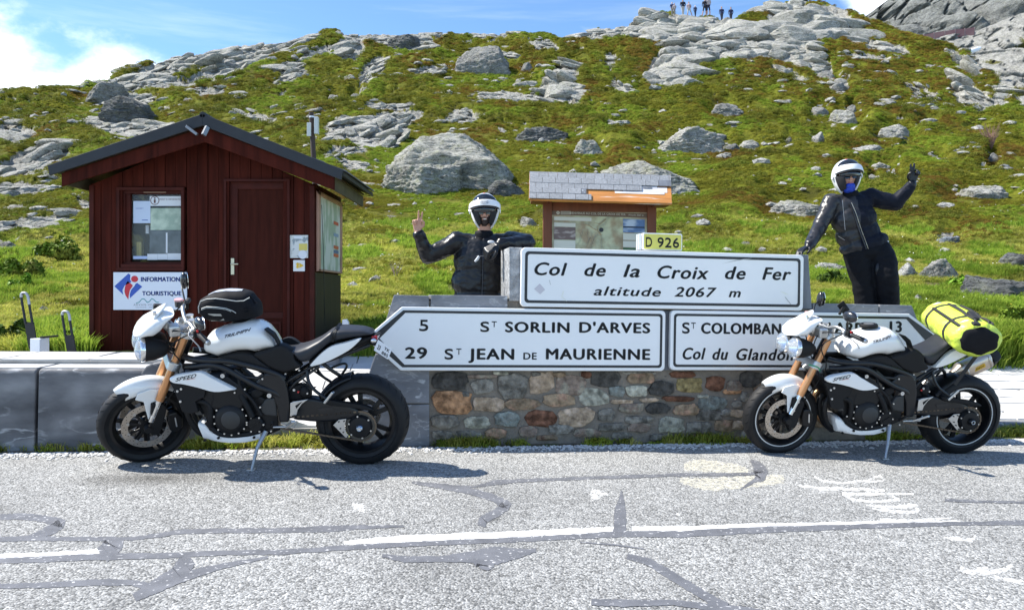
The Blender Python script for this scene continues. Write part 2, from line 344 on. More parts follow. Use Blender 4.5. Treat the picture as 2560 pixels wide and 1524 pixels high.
def rock_mask(px, yi, X, Y):
    wx = px + 26*fbm(X*.55, Y*.55, o=3, s=5)*np.clip(26/Y, .3, 1.4); wy = yi + 15*fbm(X*.6+9, Y*.6, o=3, s=9)*np.clip(26/Y, .3, 1.4)
    m = np.full(np.shape(px), -1.0)
    for cx, cy, rx, ry, an in ROCKS:
        c, s = math.cos(R_(an)), math.sin(R_(an)); dx, dy = wx-cx, wy-cy
        d = 1-np.sqrt(((dx*c+dy*s)/rx)**2+((-dx*s+dy*c)/ry)**2); m = np.maximum(m, d)
    return m
# photo box (x0, y0, x1, y1), stone, what it looks like / where
BO = [
 ((960,321,1300,480),'lichen','largest boulder on the slope, cracked and lichen spotted, behind the waving man','boulder'),
 ((958,392,1180,494),'lichen','low cracked slab forming the left foot of the largest boulder','boulder'),
 ((1225,445,1300,496),'dark','small dark rounded stone under the right end of the largest boulder','boulder'),
 ((1125,108,1287,196),'grey','big square boulder with dark shaded underside high on the middle of the slope','boulder'),
 ((1268,314,1433,358),'dark','long dark flat slab just above right of the largest boulder','boulder'),
 ((1437,350,1510,393),'lichen','rounded lichen covered stone above the kiosk roof','boulder'),
 ((1642,330,1803,390),'pale','long pale wedge boulder on the slope between the kiosk and the right rider','boulder'),
 ((1516,409,1744,488),'lichen','smooth whaleback rock rising directly behind the slate kiosk roof','boulder'),
 ((1777,263,1852,294),'grey','grey split boulder upslope of the long pale wedge boulder','boulder'),
 ((1298,542,1345,573),'pale','angular pale stone in the grass left of the kiosk post','boulder'),
 ((1520,301,1582,322),'white','flat whitish stone above the lichen covered stone over the kiosk','boulder'),
 ((2028,268,2071,294),'grey','boulder seen above the right rider, leftmost of the upper trio','boulder'),
 ((2073,276,2146,314),'pale','jumble of pale slabs in the middle of the upper trio above the right rider','boulder'),
 ((2118,262,2141,286),'grey','small upright stone at the back of the upper trio above the right rider','boulder'),
 ((2299,296,2347,313),'white','low domed white rock at the foot of the right crag','boulder'),
 ((2198,315,2282,350),'pale','overhanging flat topped rock right of the white helmet, upslope','boulder'),
 ((2128,368,2218,384),'white','long flat white slab just above the raised glove of the right rider','boulder'),
 ((2172,407,2235,424),'white','flat white rock between the right helmet and the raised glove','boulder'),
 ((1771,333,1820,351),'grey','dark faced rock above the right tip of the long pale wedge boulder','boulder'),
 ((1808,360,1853,379),'dark','dark lump touching the long pale wedge boulder on its right','boulder'),
 ((1847,352,1893,376),'pale','pale split stone beside the dark lump on the middle slope','boulder'),
 ((1791,379,1828,398),'pale','squat pale stone below the dark lump on the middle slope','boulder'),
 ((1872,381,1906,394),'pale','small flat stone right of the squat pale stone on the middle slope','boulder'),
 ((2030,331,2064,362),'pale','jagged pointed stone upslope left of the right helmet','boulder'),
 ((1964,340,1979,363),'grey','small upright stone left of the jagged pointed stone','boulder'),
 ((2074,203,2119,234),'grey','square grey block at the foot of the summit crag','boulder'),
 ((2470,381,2496,409),'grey','upright grey stone near the bare bush on the right slope','boulder'),
 ((2172,434,2191,456),'pale','round stone just right of the right helmet','boulder'),
 ((1922,504,2047,542),'pale','broad low rock behind the right rider\'s lowered arm','boulder'),
 ((2018,652,2112,692),'white','smooth whitish boulder touching the right end of the name sign','boulder'),
 ((2236,662,2295,703),'white','whitish boulder just right of the right rider\'s knees','boulder'),
 ((2308,638,2398,710),'pale','tall pale block with shaded lower side right of the right rider','boulder'),
 ((2398,686,2590,765),'dark','big tilted dark slab with pale top edge above the yellow bag','boulder'),
 ((2490,621,2610,680),'dark','dark rusty slab at the right edge above the tilted dark slab','boulder'),
 ((2380,467,2524,503),'pale','wide flat cracked rock on the right slope below the bare bush','boulder'),
 ((2338,590,2401,613),'blue','bluish grey stone lying in the grass on the right','boulder'),
 ((2340,505,2381,521),'white','small white stone left of the wide flat cracked rock','boulder'),
 ((2284,738,2310,756),'white','small white rock at the right end of the wall cap','boulder'),
 ((210,214,331,262),'grey','upper of the two big dark boulders left above the hut roof','boulder'),
 ((259,253,403,314),'dark','lower and darker of the two big boulders left above the hut roof','boulder'),
 ((872,235,900,252),'pale','small pale rock in the green patch above the hut pole','boulder'),
 ((820,237,850,258),'grey','small split grey stone left of the pale rock above the hut pole','boulder'),
 ((0,600,45,628),'grey','low grey rock at the left edge beside the green bush','boulder'),
 ((112,806,232,838),'white','long whitish slab behind the steel hoops left of the hut','boulder'),
 ((2040,178,2090,200),'grey','ledge block at the bottom right of the summit crag','boulder'),
 ((1285,200,1342,220),'pale','small pale rock below the shaded square boulder, to its right','boulder'),
 ((1300,156,1330,184),'grey','grey block right of the shaded square boulder','boulder'),
 ((970,97,1080,126),'dark','dark low boulder just under the middle skyline','boulder'),
 ((545,155,600,180),'grey','grey block on the left skyline slabs','boulder'),
 ((1790,50,1840,78),'grey','rounded block under the two standing figures on the right of the ridge group','boulder'),
 ((2245,340,2270,352),'dark','small dark stone under the overhanging flat topped rock','boulder'),
 ((1890,468,1930,482),'white','small whitish stone left of the right rider\'s shoulder','boulder'),
 ((2330,395,2362,404),'white','thin white stone right of the raised glove','boulder'),
 ((2440,420,2475,432),'white','thin white stone above the wide flat cracked rock','boulder'),
 ((2420,316,2460,327),'white','flat white stone at right below the domed white rock','boulder'),
 ((1608,496,1640,507),'pale','flat stone peeping out under the right end of the kiosk roof','boulder'),
]
NJ, NI = 480, 1040
c_rows = np.concatenate([np.linspace(1010, -18, NJ-16), np.linspace(-19, -40, 16)])
Yrows = np.interp(-c_rows, -CV, CY)
PXc = np.concatenate([np.linspace(-900, -60, 90, endpoint=False), np.linspace(-60, 2620, NI-180, endpoint=False), np.linspace(2620, 3500, 90)])
Pg, Yg = np.meshgrid(PXc, Yrows); Xg = A_(Pg)*Yg
Zb, YI, YR = hill_base(Pg, Yg)
rm = rock_mask(Pg, YI, Xg, Yg)
nz = fbm(Xg*.35, Yg*.35, o=5, s=21)
left = sstep(1500, 300, Pg)*.12
far = sstep(520, 300, YI)
scat = fbm(Xg*.9, Yg*1.5, o=4, s=44)
rockm = sstep(-.10, .08, rm)
extra = sstep(.50, .62, scat + left*.8 + far*.10 - .03)*sstep(700, 600, YI)
rockm = np.maximum(rockm, extra*.9)
rockm *= sstep(8.4, 9.2, Yg)
# rock relief: tilted blocks with open joints, strata
q = .8
wa = .45*fbm(Xg*.8, Yg*.8, o=4, s=61); wb = .4*fbm(Xg*.8+5, Yg*.8, o=4, s=62)
ux = Xg*.94+Yg*.34; uy = -Xg*.34*sstep(1700, 900, Pg)+Yg*.94
F1, F2, cid, tl1 = voro(ux*.30+wa*.5, uy*.26+wb*.5, 3, True); G1, G2, gid, tl2 = voro(ux*.85+wa+3, uy*.85+wb, 8, True); J1, J2, jid, tl3 = voro(ux*2.3+wa, uy*2.3+wb, 28, True)
crack = 1-sstep(0, .055, F2-F1); crack2 = 1-sstep(0, .07, G2-G1); crack3 = 1-sstep(0, .09, J2-J1)
dome = lambda f: np.sqrt(np.clip(1-(f*1.05)**2, 0, 1))
relief = .16*(cid-.3) + .22*tl1 + .20*dome(F1) + .10*dome(G1) + .10*tl2 + .03*tl3 - .16*crack - .07*crack2 - .02*crack3 + .12*fbm(Xg*1.2, Yg*1.2, o=5, s=71, g=.6) - .10
crack2 = np.maximum(crack2, .6*crack3)
sc_ = np.clip(Yg/40, .16, 1.25)
Zr = rockm*relief*sc_*1.15
# vegetation cushions
H1, H2, hid = voro(Xg*1.5+.4*fbm(Xg*2, Yg*2, o=2, s=31), Yg*1.0, 15)
cush = np.sqrt(np.clip(1-(H1*1.15)**2, 0, 1))
K1, K2, kid = voro(Xg*.55+.5*fbm(Xg*.7, Yg*.7, o=3, s=32), Yg*.42, 19)
mound = np.sqrt(np.clip(1-(K1*1.1)**2, 0, 1))
vegm = 1-rockm
lowgrass = sstep(13, 24, Yg + 9*nz)
Zv = vegm*((.12*cush*lowgrass*np.clip(Yg/25, .4, 1.5)) + .48*mound*lowgrass*np.clip(Yg/45, .2, 1.3) + .05*fbm(Xg*2.2, Yg*2.2, o=4, s=81))
Zu = .35*fbm(Xg*.16, Yg*.16, o=3, s=91)*sstep(9, 20, Yg)*np.clip(Yg/40, .2, 1)
damp = sstep(8.2, 9.6, Yg)*1.0
calm = np.ones_like(Pg)
for (bx, _a, _b, _c) in BO:
    if bx[0] > 2380 and bx[1] > 600: continue
    ex = max((bx[2]-bx[0])/2, 10)*1.15; ey = max((bx[3]-bx[1])*.7, 9); q_ = np.sqrt(((Pg-(bx[0]+bx[2])/2)/ex)**2+((YI-(bx[3]-.1*(bx[3]-bx[1])))/ey)**2); calm = np.minimum(calm, sstep(.9, 1.7, q_))
Zg = Zb + Zr*damp*(.3+.7*calm) + (Zv+Zu)*damp*calm
def hill_z(X, Y):
    px = 1280+FPX*np.asarray(X, float)/np.asarray(Y, float)
    fi = np.interp(px, PXc, np.arange(len(PXc))); fj = np.interp(Y, Yrows, np.arange(len(Yrows)))
    i = np.clip(fi.astype(int), 0, len(PXc)-2); j = np.clip(fj.astype(int), 0, len(Yrows)-2); a = fi-i; b = fj-j
    return (Zg[j, i]*(1-a)+Zg[j, i+1]*a)*(1-b)+(Zg[j+1, i]*(1-a)+Zg[j+1, i+1]*a)*b
def grid_at(G, X, Y):
    px = 1280+FPX*X/Y; i = np.clip(np.rint(np.interp(px, PXc, np.arange(len(PXc)))).astype(int), 0, len(PXc)-1); j = np.clip(np.rint(np.interp(Y, Yrows, np.arange(len(Yrows)))).astype(int), 0, len(Yrows)-1)
    return G[j, i]
def hill_Y(px, py):          # distance at which the hill surface is seen at this photo position
    Z0, yi, yr = hill_base(np.full(400, float(px)), np.linspace(8.3, 90, 400)); Ys = np.linspace(8.3, 90, 400)
    k = np.argmax((yi <= py) | (Ys > yr)); return float(Ys[k])
def grid_mesh(name, X, Y, Z, attrs, m, mid=None):
    nj, ni = X.shape; me = bpy.data.meshes.new(name); n = nj*ni
    me.vertices.add(n); me.vertices.foreach_set('co', np.stack([X, Y, Z], -1).astype(np.float32).ravel())
    a = np.arange(n).reshape(nj, ni); q = np.stack([a[:-1, :-1], a[:-1, 1:], a[1:, 1:], a[1:, :-1]], -1).reshape(-1, 4)
    me.loops.add(len(q)*4); me.loops.foreach_set('vertex_index', q.ravel().astype(np.int32)); me.polygons.add(len(q)); me.polygons.foreach_set('loop_start', np.arange(0, len(q)*4, 4, dtype=np.int32))
    me.update(calc_edges=True); me.validate()
    for k, v in attrs.items():
        at = me.attributes.new(k, 'FLOAT', 'POINT'); at.data.foreach_set('value', v.astype(np.float32).ravel())
    o = finish(name, me, m, smooth=180); return o
def land_mat(name, rock_a=(.33, .32, .29), rock_b=(.18, .175, .16), greens=None, rock_bump=.25, rs=1.0):
    m = bpy.data.materials.new(name); m.use_nodes = True; N, L, B = nodes_of(m); B.inputs['Roughness'].default_value = .9; B.inputs['Specular IOR Level'].default_value = .08
    def noise(scale, det=6, rough=.6, stretch=None, dist=0):
        n = N.new('ShaderNodeTexNoise'); n.inputs['Scale'].default_value = scale; n.inputs['Detail'].default_value = det; n.inputs['Roughness'].default_value = rough; n.inputs['Distortion'].default_value = dist
        g = N.new('ShaderNodeNewGeometry'); v = g.outputs['Position']
        if stretch: mp = N.new('ShaderNodeMapping'); L.new(v, mp.inputs[0]); mp.inputs['Scale'].default_value = stretch; v = mp.outputs[0]
        L.new(v, n.inputs['Vector']); return n.outputs['Fac']
    def ramp(f, stops):
        r = N.new('ShaderNodeValToRGB'); L.new(f, r.inputs[0]); e = r.color_ramp.elements
        while len(e) < len(stops): e.new(.5)
        for k, (p, c) in enumerate(stops): e[k].position = p; e[k].color = (*c, 1)
        return r.outputs[0]
    def mix(f, a, b, mode='MIX'):
        x = N.new('ShaderNodeMix'); x.data_type = 'RGBA'; x.blend_type = mode
        if isinstance(f, float): x.inputs['Factor'].default_value = f
        else: L.new(f, x.inputs['Factor'])
        L.new(a, x.inputs['A']); L.new(b, x.inputs['B']); return x.outputs['Result']
    at = lambda k: (lambda a: (setattr(a, 'attribute_name', k), a.outputs['Fac'])[1])(N.new('ShaderNodeAttribute'))
    g = greens or [(.30, (.08, .08, .014)), (.42, (.13, .13, .016)), (.5, (.18, .20, .020)), (.66, (.17, .16, .024)), (.84, (.14, .105, .024)), (.95, (.12, .07, .022))]
    veg = ramp(noise(.33, 7, .62), g)
    veg2 = ramp(noise(3.1, 6, .7), [(.3, (.28, .28, .24)), (.5, (.55, .56, .5)), (.7, (1.1, 1.05, .9))]); veg = mix(.8, veg, veg2, 'MULTIPLY')
    lg = ramp(noise(.6, 6, .6), [(.35, (.19, .23, .035)), (.5, (.28, .31, .055)), (.65, (.31, .29, .09))])
    lg2 = ramp(noise(9, 5, .7), [(.3, (.6, .62, .5)), (.55, (1, 1, 1)), (.75, (1.4, 1.35, 1.2))]); lg = mix(.7, lg, lg2, 'MULTIPLY')
    veg = mix(at('low'), lg, veg)
    soil = ramp(noise(5, 6, .7), [(.3, (.05, .035, .022)), (.6, (.13, .10, .075))]); veg = mix(at('soil'), veg, soil)
    rk = ramp(noise(.9*rs, 8, .66, dist=.6), [(.3, rock_b), (.45, rock_a), (.6, tuple(c*1.25 for c in rock_a)), (.75, tuple(c*.8 for c in rock_a))])
    rk2 = ramp(noise(5*rs, 8, .75, (1, 1, 2.2)), [(.32, (.42, .42, .43)), (.5, (1, 1, 1)), (.7, (1.2, 1.2, 1.15))]); rk = mix(.85, rk, rk2, 'MULTIPLY')
    vn = noise(1.7*rs, 5, .6, (1, 1, 2.0), 1.2); vv = ramp(vn, [(.475, (1, 1, 1)), (.497, (.25, .25, .25)), (.503, (.25, .25, .25)), (.525, (1, 1, 1))]); rk = mix(.9, rk, vv, 'MULTIPLY')
    lich = ramp(noise(2.2, 6, .65), [(.56, (0, 0, 0)), (.66, (1, 1, 1))]); lc = N.new('ShaderNodeRGB'); lc.outputs[0].default_value = (.27, .28, .17, 1)
    lf = N.new('ShaderNodeMath'); lf.operation = 'MULTIPLY'; lf.inputs[1].default_value = .45; L.new(lich, lf.inputs[0]); rk = mix(lf.outputs[0], rk, lc.outputs[0])
    dk = N.new('ShaderNodeRGB'); dk.outputs[0].default_value = (.06, .06, .058, 1); rk = mix(at('crack'), rk, dk.outputs[0])
    # break the edge between rock and plants
    ed = N.new('ShaderNodeMath'); ed.operation = 'ADD'; L.new(at('rock'), ed.inputs[0])
    e2 = N.new('ShaderNodeMapRange'); e2.inputs['To Min'].default_value = -.55; e2.inputs['To Max'].default_value = .55; L.new(noise(3.5, 5, .7), e2.inputs['Value']); L.new(e2.outputs[0], ed.inputs[1])
    e3 = N.new('ShaderNodeMapRange'); e3.inputs['From Min'].default_value = .42; e3.inputs['From Max'].default_value = .58; L.new(ed.outputs[0], e3.inputs['Value'])
    L.new(mix(e3.outputs[0], veg, rk), B.inputs['Base Color'])
    b1 = N.new('ShaderNodeBump'); b1.inputs['Distance'].default_value = rock_bump; b1.inputs['Strength'].default_value = .9; L.new(noise(1.8*rs, 8, .7, (1, 1, 1.8), .4), b1.inputs['Height'])
    b2 = N.new('ShaderNodeBump'); b2.inputs['Distance'].default_value = .06; b2.inputs['Strength'].default_value = .8; L.new(noise(9, 6, .75), b2.inputs['Height']); L.new(b1.outputs[0], b2.inputs['Normal'])
    L.new(b2.outputs[0], B.inputs['Normal']); return m
soil = sstep(.30, .42, fbm(Xg*.8, Yg*1.2, o=4, s=55))*sstep(19, 14, Yg)*sstep(8.6, 10, Yg)
LM = land_mat('hillside_cover')
hill = grid_mesh('hillside', Xg, Yg, Zg, {'rock': rockm, 'low': lowgrass, 'crack': np.clip(crack*.8+crack2*.45, 0, 1)*rockm*.75, 'soil': soil*(1-rockm)}, LM)
tag(hill, kind='structure')

# ------------------------------------------------------------------ ranges behind
def far_range(name, skx, sky, px0, px1, ynear, yfar, vbot, m, seed, amp, rockiness, nj=150, ni=260):
    px = np.linspace(px0, px1, ni); t = np.linspace(0, 1, nj); P, T = np.meshgrid(px, t); Y = ynear+(yfar-ynear)*T
    S = np.interp(P, skx, sky); yi = vbot+(S-vbot)*T**.85
    X = A_(P)*Y; Z = CAMZ+(HOR-yi)/FPX*Y
    k = 26./ynear
    r = np.abs(fbm(X*k*.35+T*1.3, Z*k*.22, o=6, s=seed))
    F1, F2, c = voro(X*k*.8+fbm(X*k, Y*k, o=3, s=seed+3)*.8, Z*k*.55, seed)
    rel = amp*(1.4*(r-.25)+.5*(c-.5)-.35*(1-sstep(0, .12, F2-F1)))
    Y2 = Y - rel*1.0; Z2 = Z+rel*.25*(1-T**6)
    rk = sstep(.30, .55, rockiness + .55*fbm(X*k*.3, Z*k*.5, o=4, s=seed+9))
    # close the back so it is a solid ridge
    back = 8; Yb = np.repeat(Y2[-1:], back, 0)+np.linspace(4, yfar*.35, back)[:, None]; Zbk = np.repeat(Z2[-1:], back, 0)-np.linspace(3, yfar*.25, back)[:, None]; Xb = np.repeat(X[-1:], back, 0)
    X = np.vstack([X, Xb]); Y2 = np.vstack([Y2, Yb]); Z2 = np.vstack([Z2, Zbk]); pad = lambda a: np.vstack([a, np.repeat(a[-1:], back, 0)])
    o = grid_mesh(name, X, Y2, Z2, {'rock': pad(rk), 'low': np.ones_like(X), 'crack': pad((1-sstep(0, .1, F2-F1))*.5), 'soil': np.zeros_like(X)}, m); tag(o, kind='structure'); return o
RM = land_mat('mountain_cover', rock_a=(.17, .175, .17), rock_b=(.075, .08, .08), greens=[(.3, (.07, .085, .035)), (.6, (.12, .12, .05)), (.8, (.14, .10, .045))], rock_bump=.9, rs=.22)
far_range('mountain', [2020, 2120, 2155, 2183, 2223, 2300, 2400, 2520, 2700, 3100], [120, 70, 48, 27, -2, -60, -110, -150, -190, -260], 2000, 3100, 250, 330, 330, RM, 5, 13, .72, 200, 300)
RM2 = land_mat('scree_cover', rock_a=(.28, .275, .255), rock_b=(.15, .15, .14), greens=[(.3, (.09, .10, .03)), (.6, (.15, .14, .05)), (.8, (.13, .08, .035))], rock_bump=.5, rs=.5)
far_range('rocky_slope', [2200, 2292, 2330, 2380, 2433, 2480, 2520, 2560, 2700, 3100], [130, 107, 97, 88, 80, 62, 45, 30, -20, -120], 2200, 3100, 112, 175, 400, RM2, 15, 3.4, .55, 170, 260)

# ------------------------------------------------------------------ road, pavement, ground base
def wmesh(mb, name, m, **k): return mb.build(name, m, M=WM, **k)
mR = bpy.data.materials.new('asphalt'); mR.use_nodes = True; N, L, B = nodes_of(mR)
tc = N.new('ShaderNodeTexCoord')
def nz_(s, d=4, r=.6):
    n = N.new('ShaderNodeTexNoise'); n.inputs['Scale'].default_value = s; n.inputs['Detail'].default_value = d; n.inputs['Roughness'].default_value = r; L.new(tc.outputs['Object'], n.inputs['Vector']); return n.outputs['Fac']
def rp_(f, stops):
    r = N.new('ShaderNodeValToRGB'); L.new(f, r.inputs[0]); e = r.color_ramp.elements
    while len(e) < len(stops): e.new(.5)
    for k, (p, c) in enumerate(stops): e[k].position = p; e[k].color = (c, c, c*.99, 1) if isinstance(c, float) else (*c, 1)
    return r.outputs[0]
vo = N.new('ShaderNodeTexVoronoi'); vo.inputs['Scale'].default_value = 105; L.new(tc.outputs['Object'], vo.inputs['Vector'])
hv = N.new('ShaderNodeSeparateColor'); L.new(vo.outputs['Color'], hv.inputs[0])
stone = rp_(hv.outputs[0], [(.0, .10), (.3, .20), (.6, .30), (.85, .38), (1., .48)])
big = rp_(nz_(.8, 6), [(.3, .70), (.45, .92), (.58, 1.02), (.7, 1.14)])
mid = rp_(nz_(14, 6, .75), [(.3, .70), (.5, 1.0), (.7, 1.2)])
def mul(a, b, f=1.):
    x = N.new('ShaderNodeMix'); x.data_type = 'RGBA'; x.blend_type = 'MULTIPLY'; x.inputs['Factor'].default_value = f; L.new(a, x.inputs['A']); L.new(b, x.inputs['B']); return x.outputs['Result']
c_ = mul(mul(stone, big), mid, .9)
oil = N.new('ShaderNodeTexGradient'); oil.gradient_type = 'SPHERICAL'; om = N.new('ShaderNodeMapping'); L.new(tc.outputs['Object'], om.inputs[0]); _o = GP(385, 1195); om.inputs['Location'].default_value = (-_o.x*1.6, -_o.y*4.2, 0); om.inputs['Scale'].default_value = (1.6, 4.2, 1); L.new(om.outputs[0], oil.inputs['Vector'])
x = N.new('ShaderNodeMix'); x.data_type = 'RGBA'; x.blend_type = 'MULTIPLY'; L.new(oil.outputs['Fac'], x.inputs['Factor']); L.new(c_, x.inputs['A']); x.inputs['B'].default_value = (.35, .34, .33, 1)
L.new(x.outputs['Result'], B.inputs['Base Color']); B.inputs['Roughness'].default_value = .85
bp = N.new('ShaderNodeBump'); bp.inputs['Distance'].default_value = .006; bp.inputs['Strength'].default_value = .9; L.new(vo.outputs['Distance'], bp.inputs['Height']); bp.invert = True
b2 = N.new('ShaderNodeBump'); b2.inputs['Distance'].default_value = .008; b2.inputs['Strength'].default_value = .6; L.new(nz_(30, 5, .7), b2.inputs['Height']); L.new(bp.outputs[0], b2.inputs['Normal']); L.new(b2.outputs[0], B.inputs['Normal'])
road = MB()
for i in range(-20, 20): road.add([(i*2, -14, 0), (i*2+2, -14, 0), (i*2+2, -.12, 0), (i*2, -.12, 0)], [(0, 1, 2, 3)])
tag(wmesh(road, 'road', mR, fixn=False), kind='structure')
verge = MB()
for i in range(-20, 20): verge.add([(i*2, -.13, -.006), (i*2+2, -.13, -.006), (i*2+2, .35, .0), (i*2, .35, .0)], [(0, 1, 2, 3)])
tag(wmesh(verge, 'verge', mat('verge_soil', (.10, .085, .055), .95, var=.4, vs=20, bump=.1, bs=50, col2=(.06, .075, .02), c2s=5), fixn=False), kind='structure')
base = MB(); base.add([(-60, -30, -.35), (60, -30, -.35), (60, 30, -.35), (-60, 30, -.35)], [(0, 1, 2, 3)])
tag(wmesh(base, 'ground', mat('ground_soil', (.10, .09, .05), .95, var=.3), fixn=False), kind='structure')
# pavement: sheet of pale stone rising from the verge to the grass, with its visible slabs as pieces
mPav = mat('pale_paving', (.50, .49, .47), .8, var=.14, vs=2.5, bump=.06, bs=30, rnd=.07)
pv = MB()
for i in range(-80, 80):
    for j in range(24):
        P4 = []
        for (x_, k_) in ((i*.25, j/2), (i*.25+.25, j/2), (i*.25+.25, j/2+.5), (i*.25, j/2+.5)):
            yy = .34+(float(pav_edge(x_))+.1-.34)*k_/12; P4.append((x_, yy, pav_z(x_, yy)-.012))
        pv.add(P4, [(0, 1, 2, 3)])
for i in range(-80, 80): pv.add([(i*.25, .34, -.1), (i*.25+.25, .34, -.1), (i*.25+.25, .34, pav_z(i*.25+.25, .34)-.012), (i*.25, .34, pav_z(i*.25, .34)-.012)], [(0, 1, 2, 3)])
pave = tag(wmesh(pv, 'pavement', mat('paving_joint', (.30, .29, .27), .9, var=.2), fixn=False), kind='structure')
rng = random.Random(4)
proto = {}
def slab_piece(parent, name, m, poly, z0f, h, rr):
    mb = MB(); k = len(poly); mb.prism(poly, lambda p, s: Vector((p[0], p[1], z0f(p[0], p[1])-(.03 if s == 0 else 0)+(h if s else 0))))
    return mb.build(name, m, parent, bevel=.005)
for (xa, xb, sx, sy) in ((4.15, 6.6, .46, .21), (-4.6, -.55, .50, .36)):
    y = .36; r = 0
    while y < float(pav_edge((xa+xb)/2))-.1:
        x = xa + (r % 2)*sx*.5 - sx*.3; hh = sy*rng.uniform(.8, 1.25)
        while x < xb:
            w = sx*rng.uniform(.75, 1.3); g = .006; j = lambda: rng.uniform(-.02, .02)
            pl = [(x+g, y+g), (x+w*.5, y+g+j()), (x+w-g, y+g), (x+w-g+j(), y+hh-g), (x+w*.5, y+hh-g+j()), (x+g+j(), y+hh-g)]
            slab_piece(pave, 'paving_slab', mPav, pl, pav_z, rng.uniform(-.002, .004), rng); x += w
        y += hh; r += 1
# crack sealer, painted lines, faded lettering on the road (sheets a few millimetres above it)
mTar = mat('crack_sealer', (.125, .128, .14), .6, var=.22, vs=9, col2=(.45, .45, .45), c2s=42, c2lo=.62, c2hi=.66, bump=.03, bs=60)
mLine = mat('worn_white_paint', (.78, .78, .77), .75, var=.12, vs=30, col2=(.30, .30, .29), c2s=45, c2lo=.60, c2hi=.66)
mFade = bpy.data.materials.new('faded_paint'); mFade.use_nodes = True; N, L, B = nodes_of(mFade); tc = N.new('ShaderNodeTexCoord'); B.inputs['Base Color'].default_value = (.80, .80, .78, 1); B.inputs['Roughness'].default_value = .8
L.new(rp_(nz_(30, 6, .8), [(.42, 0.), (.53, .75)]), B.inputs['Alpha'])
mTar2 = bpy.data.materials.new('thin_sealer'); mTar2.use_nodes = True; N, L, B = nodes_of(mTar2); tc = N.new('ShaderNodeTexCoord'); B.inputs['Base Color'].default_value = (.14, .14, .15, 1); B.inputs['Roughness'].default_value = .6
L.new(rp_(nz_(45, 5, .75), [(.36, 0.), (.46, .85)]), B.inputs['Alpha'])
def stroke(pts, zz, jag=1.2, sub=10):       # pts: (px, py, full thickness in photo pixels vertically) -> ground ribbon
    P = []; rg = random.Random(int(pts[0][0]*7+pts[0][1])); 
    for (a, b) in zip(pts[:-1], pts[1:]):
        for k in range(sub): t = k/sub; P.append([a[i]+(b[i]-a[i])*t for i in range(3)])
    P.append(list(pts[-1])); mb = MB(); L_, R2 = [], []
    for i, (x, y, w) in enumerate(P):
        q = P[min(i+1, len(P)-1)]; p = P[max(i-1, 0)]; dx, dy = q[0]-p[0], q[1]-p[1]; d = math.hypot(dx, dy) or 1; nx, ny = -dy/d, dx/d
        h = w/2 + rg.uniform(-jag, jag)*min(1, w/8); h2 = w/2 + rg.uniform(-jag, jag)*min(1, w/8); h = max(h, .3); h2 = max(h2, .3)
        a = GP(x-nx*h, y-ny*h); b = GP(x+nx*h2, y+ny*h2); L_.append((a.x, a.y, zz)); R2.append((b.x, b.y, zz))
    n = len(P); mb.add(L_+R2, [(i, i+1, n+i+1, n+i) for i in range(n-1)]); return mb
TAR = [
 [(0,1292,14),(60,1290,16),(110,1297,18),(155,1308,24),(130,1322,26),(95,1338,18),(60,1345,8)],
 [(-20,1347,13),(120,1346,12),(240,1347,11),(330,1346,9),(400,1337,10),(450,1329,12),(560,1326,12),(700,1325,12),(820,1322,16),(900,1317,10),(1010,1315,4)],
 [(285,1346,50),(282,1362,48),(268,1378,44),(255,1388,42)],
 [(-20,1402,14),(100,1398,15),(250,1391,17),(400,1389,14),(560,1381,12),(700,1380,12),(860,1369,11),(980,1362,12),(1080,1357,12),(1280,1349,13),(1420,1342,12),(1550,1334,16),(1700,1335,16),(1860,1326,17),(2080,1318,13),(2250,1312,12),(2420,1308,9),(2570,1305,13)],
 [(-20,1466,12),(120,1462,14),(260,1455,17),(330,1456,14),(380,1468,20),(430,1450,30),(480,1434,22),(560,1414,14),(670,1392,6)],
 [(480,1398,24),(462,1412,44),(445,1434,40),(400,1460,36),(335,1494,20)],
 [(1030,1206,6),(1090,1213,13),(1160,1224,17),(1230,1243,18),(1266,1262,24),(1240,1283,20),(1208,1298,22),(1202,1315,20)],
 [(1100,1212,5),(1180,1217,4),(1240,1206,13),(1300,1201,8),(1400,1197,7),(1560,1191,8),(1700,1187,8),(1870,1185,8),(1885,1183,8)],
 [(1877,1150,6),(1892,1162,22),(1902,1178,34),(1900,1192,28),(1888,1200,10),(1850,1224,3)],
 [(1553,1226,3),(1553,1250,14),(1550,1275,28),(1550,1300,30),(1549,1330,32)],
 [(955,1388,8),(1010,1398,16),(1100,1397,14),(1180,1392,30),(1240,1388,46),(1300,1382,22),(1340,1375,8)],
 [(1210,1398,60),(1213,1412,46),(1210,1424,20)],
 [(1568,1390,14),(1620,1404,18),(1660,1428,22),(1720,1464,22),(1780,1500,24),(1810,1524,40)],
 [(1478,1505,16),(1560,1508,18),(1680,1506,14),(1760,1516,16),(1860,1524,16),(1950,1540,16)],
 [(2362,1250,7),(2440,1253,7),(2580,1256,6)],
 [(1450,1355,3),(1540,1362,4),(1610,1372,3)],
]
trs = MB()
for k, s_ in enumerate(TAR): m_ = stroke(s_, .0016+.00006*k); trs.add(m_.v, m_.f)
N, L, B = nodes_of(mTar); tc = N.new('ShaderNodeTexCoord'); L.new(rp_(nz_(40, 6, .8), [(.30, .25), (.38, 1.)]), B.inputs['Alpha'])
tag(wmesh(trs, 'crack_sealing', mTar, fixn=False), kind='structure')
ln = MB()
for s_ in ([(-20,1391,14),(120,1388,16),(248,1382,20)], [(860,1357,9),(960,1349,16),(1100,1343,17),(1300,1334,15),(1500,1325,14),(1545,1323,14)], [(1580,1322,13),(1700,1320,12),(1900,1314,11),(2100,1309,11),(2250,1306,7),(2400,1302,3)]):
    m_ = stroke(s_, .0011, 1.6); ln.add(m_.v, m_.f)
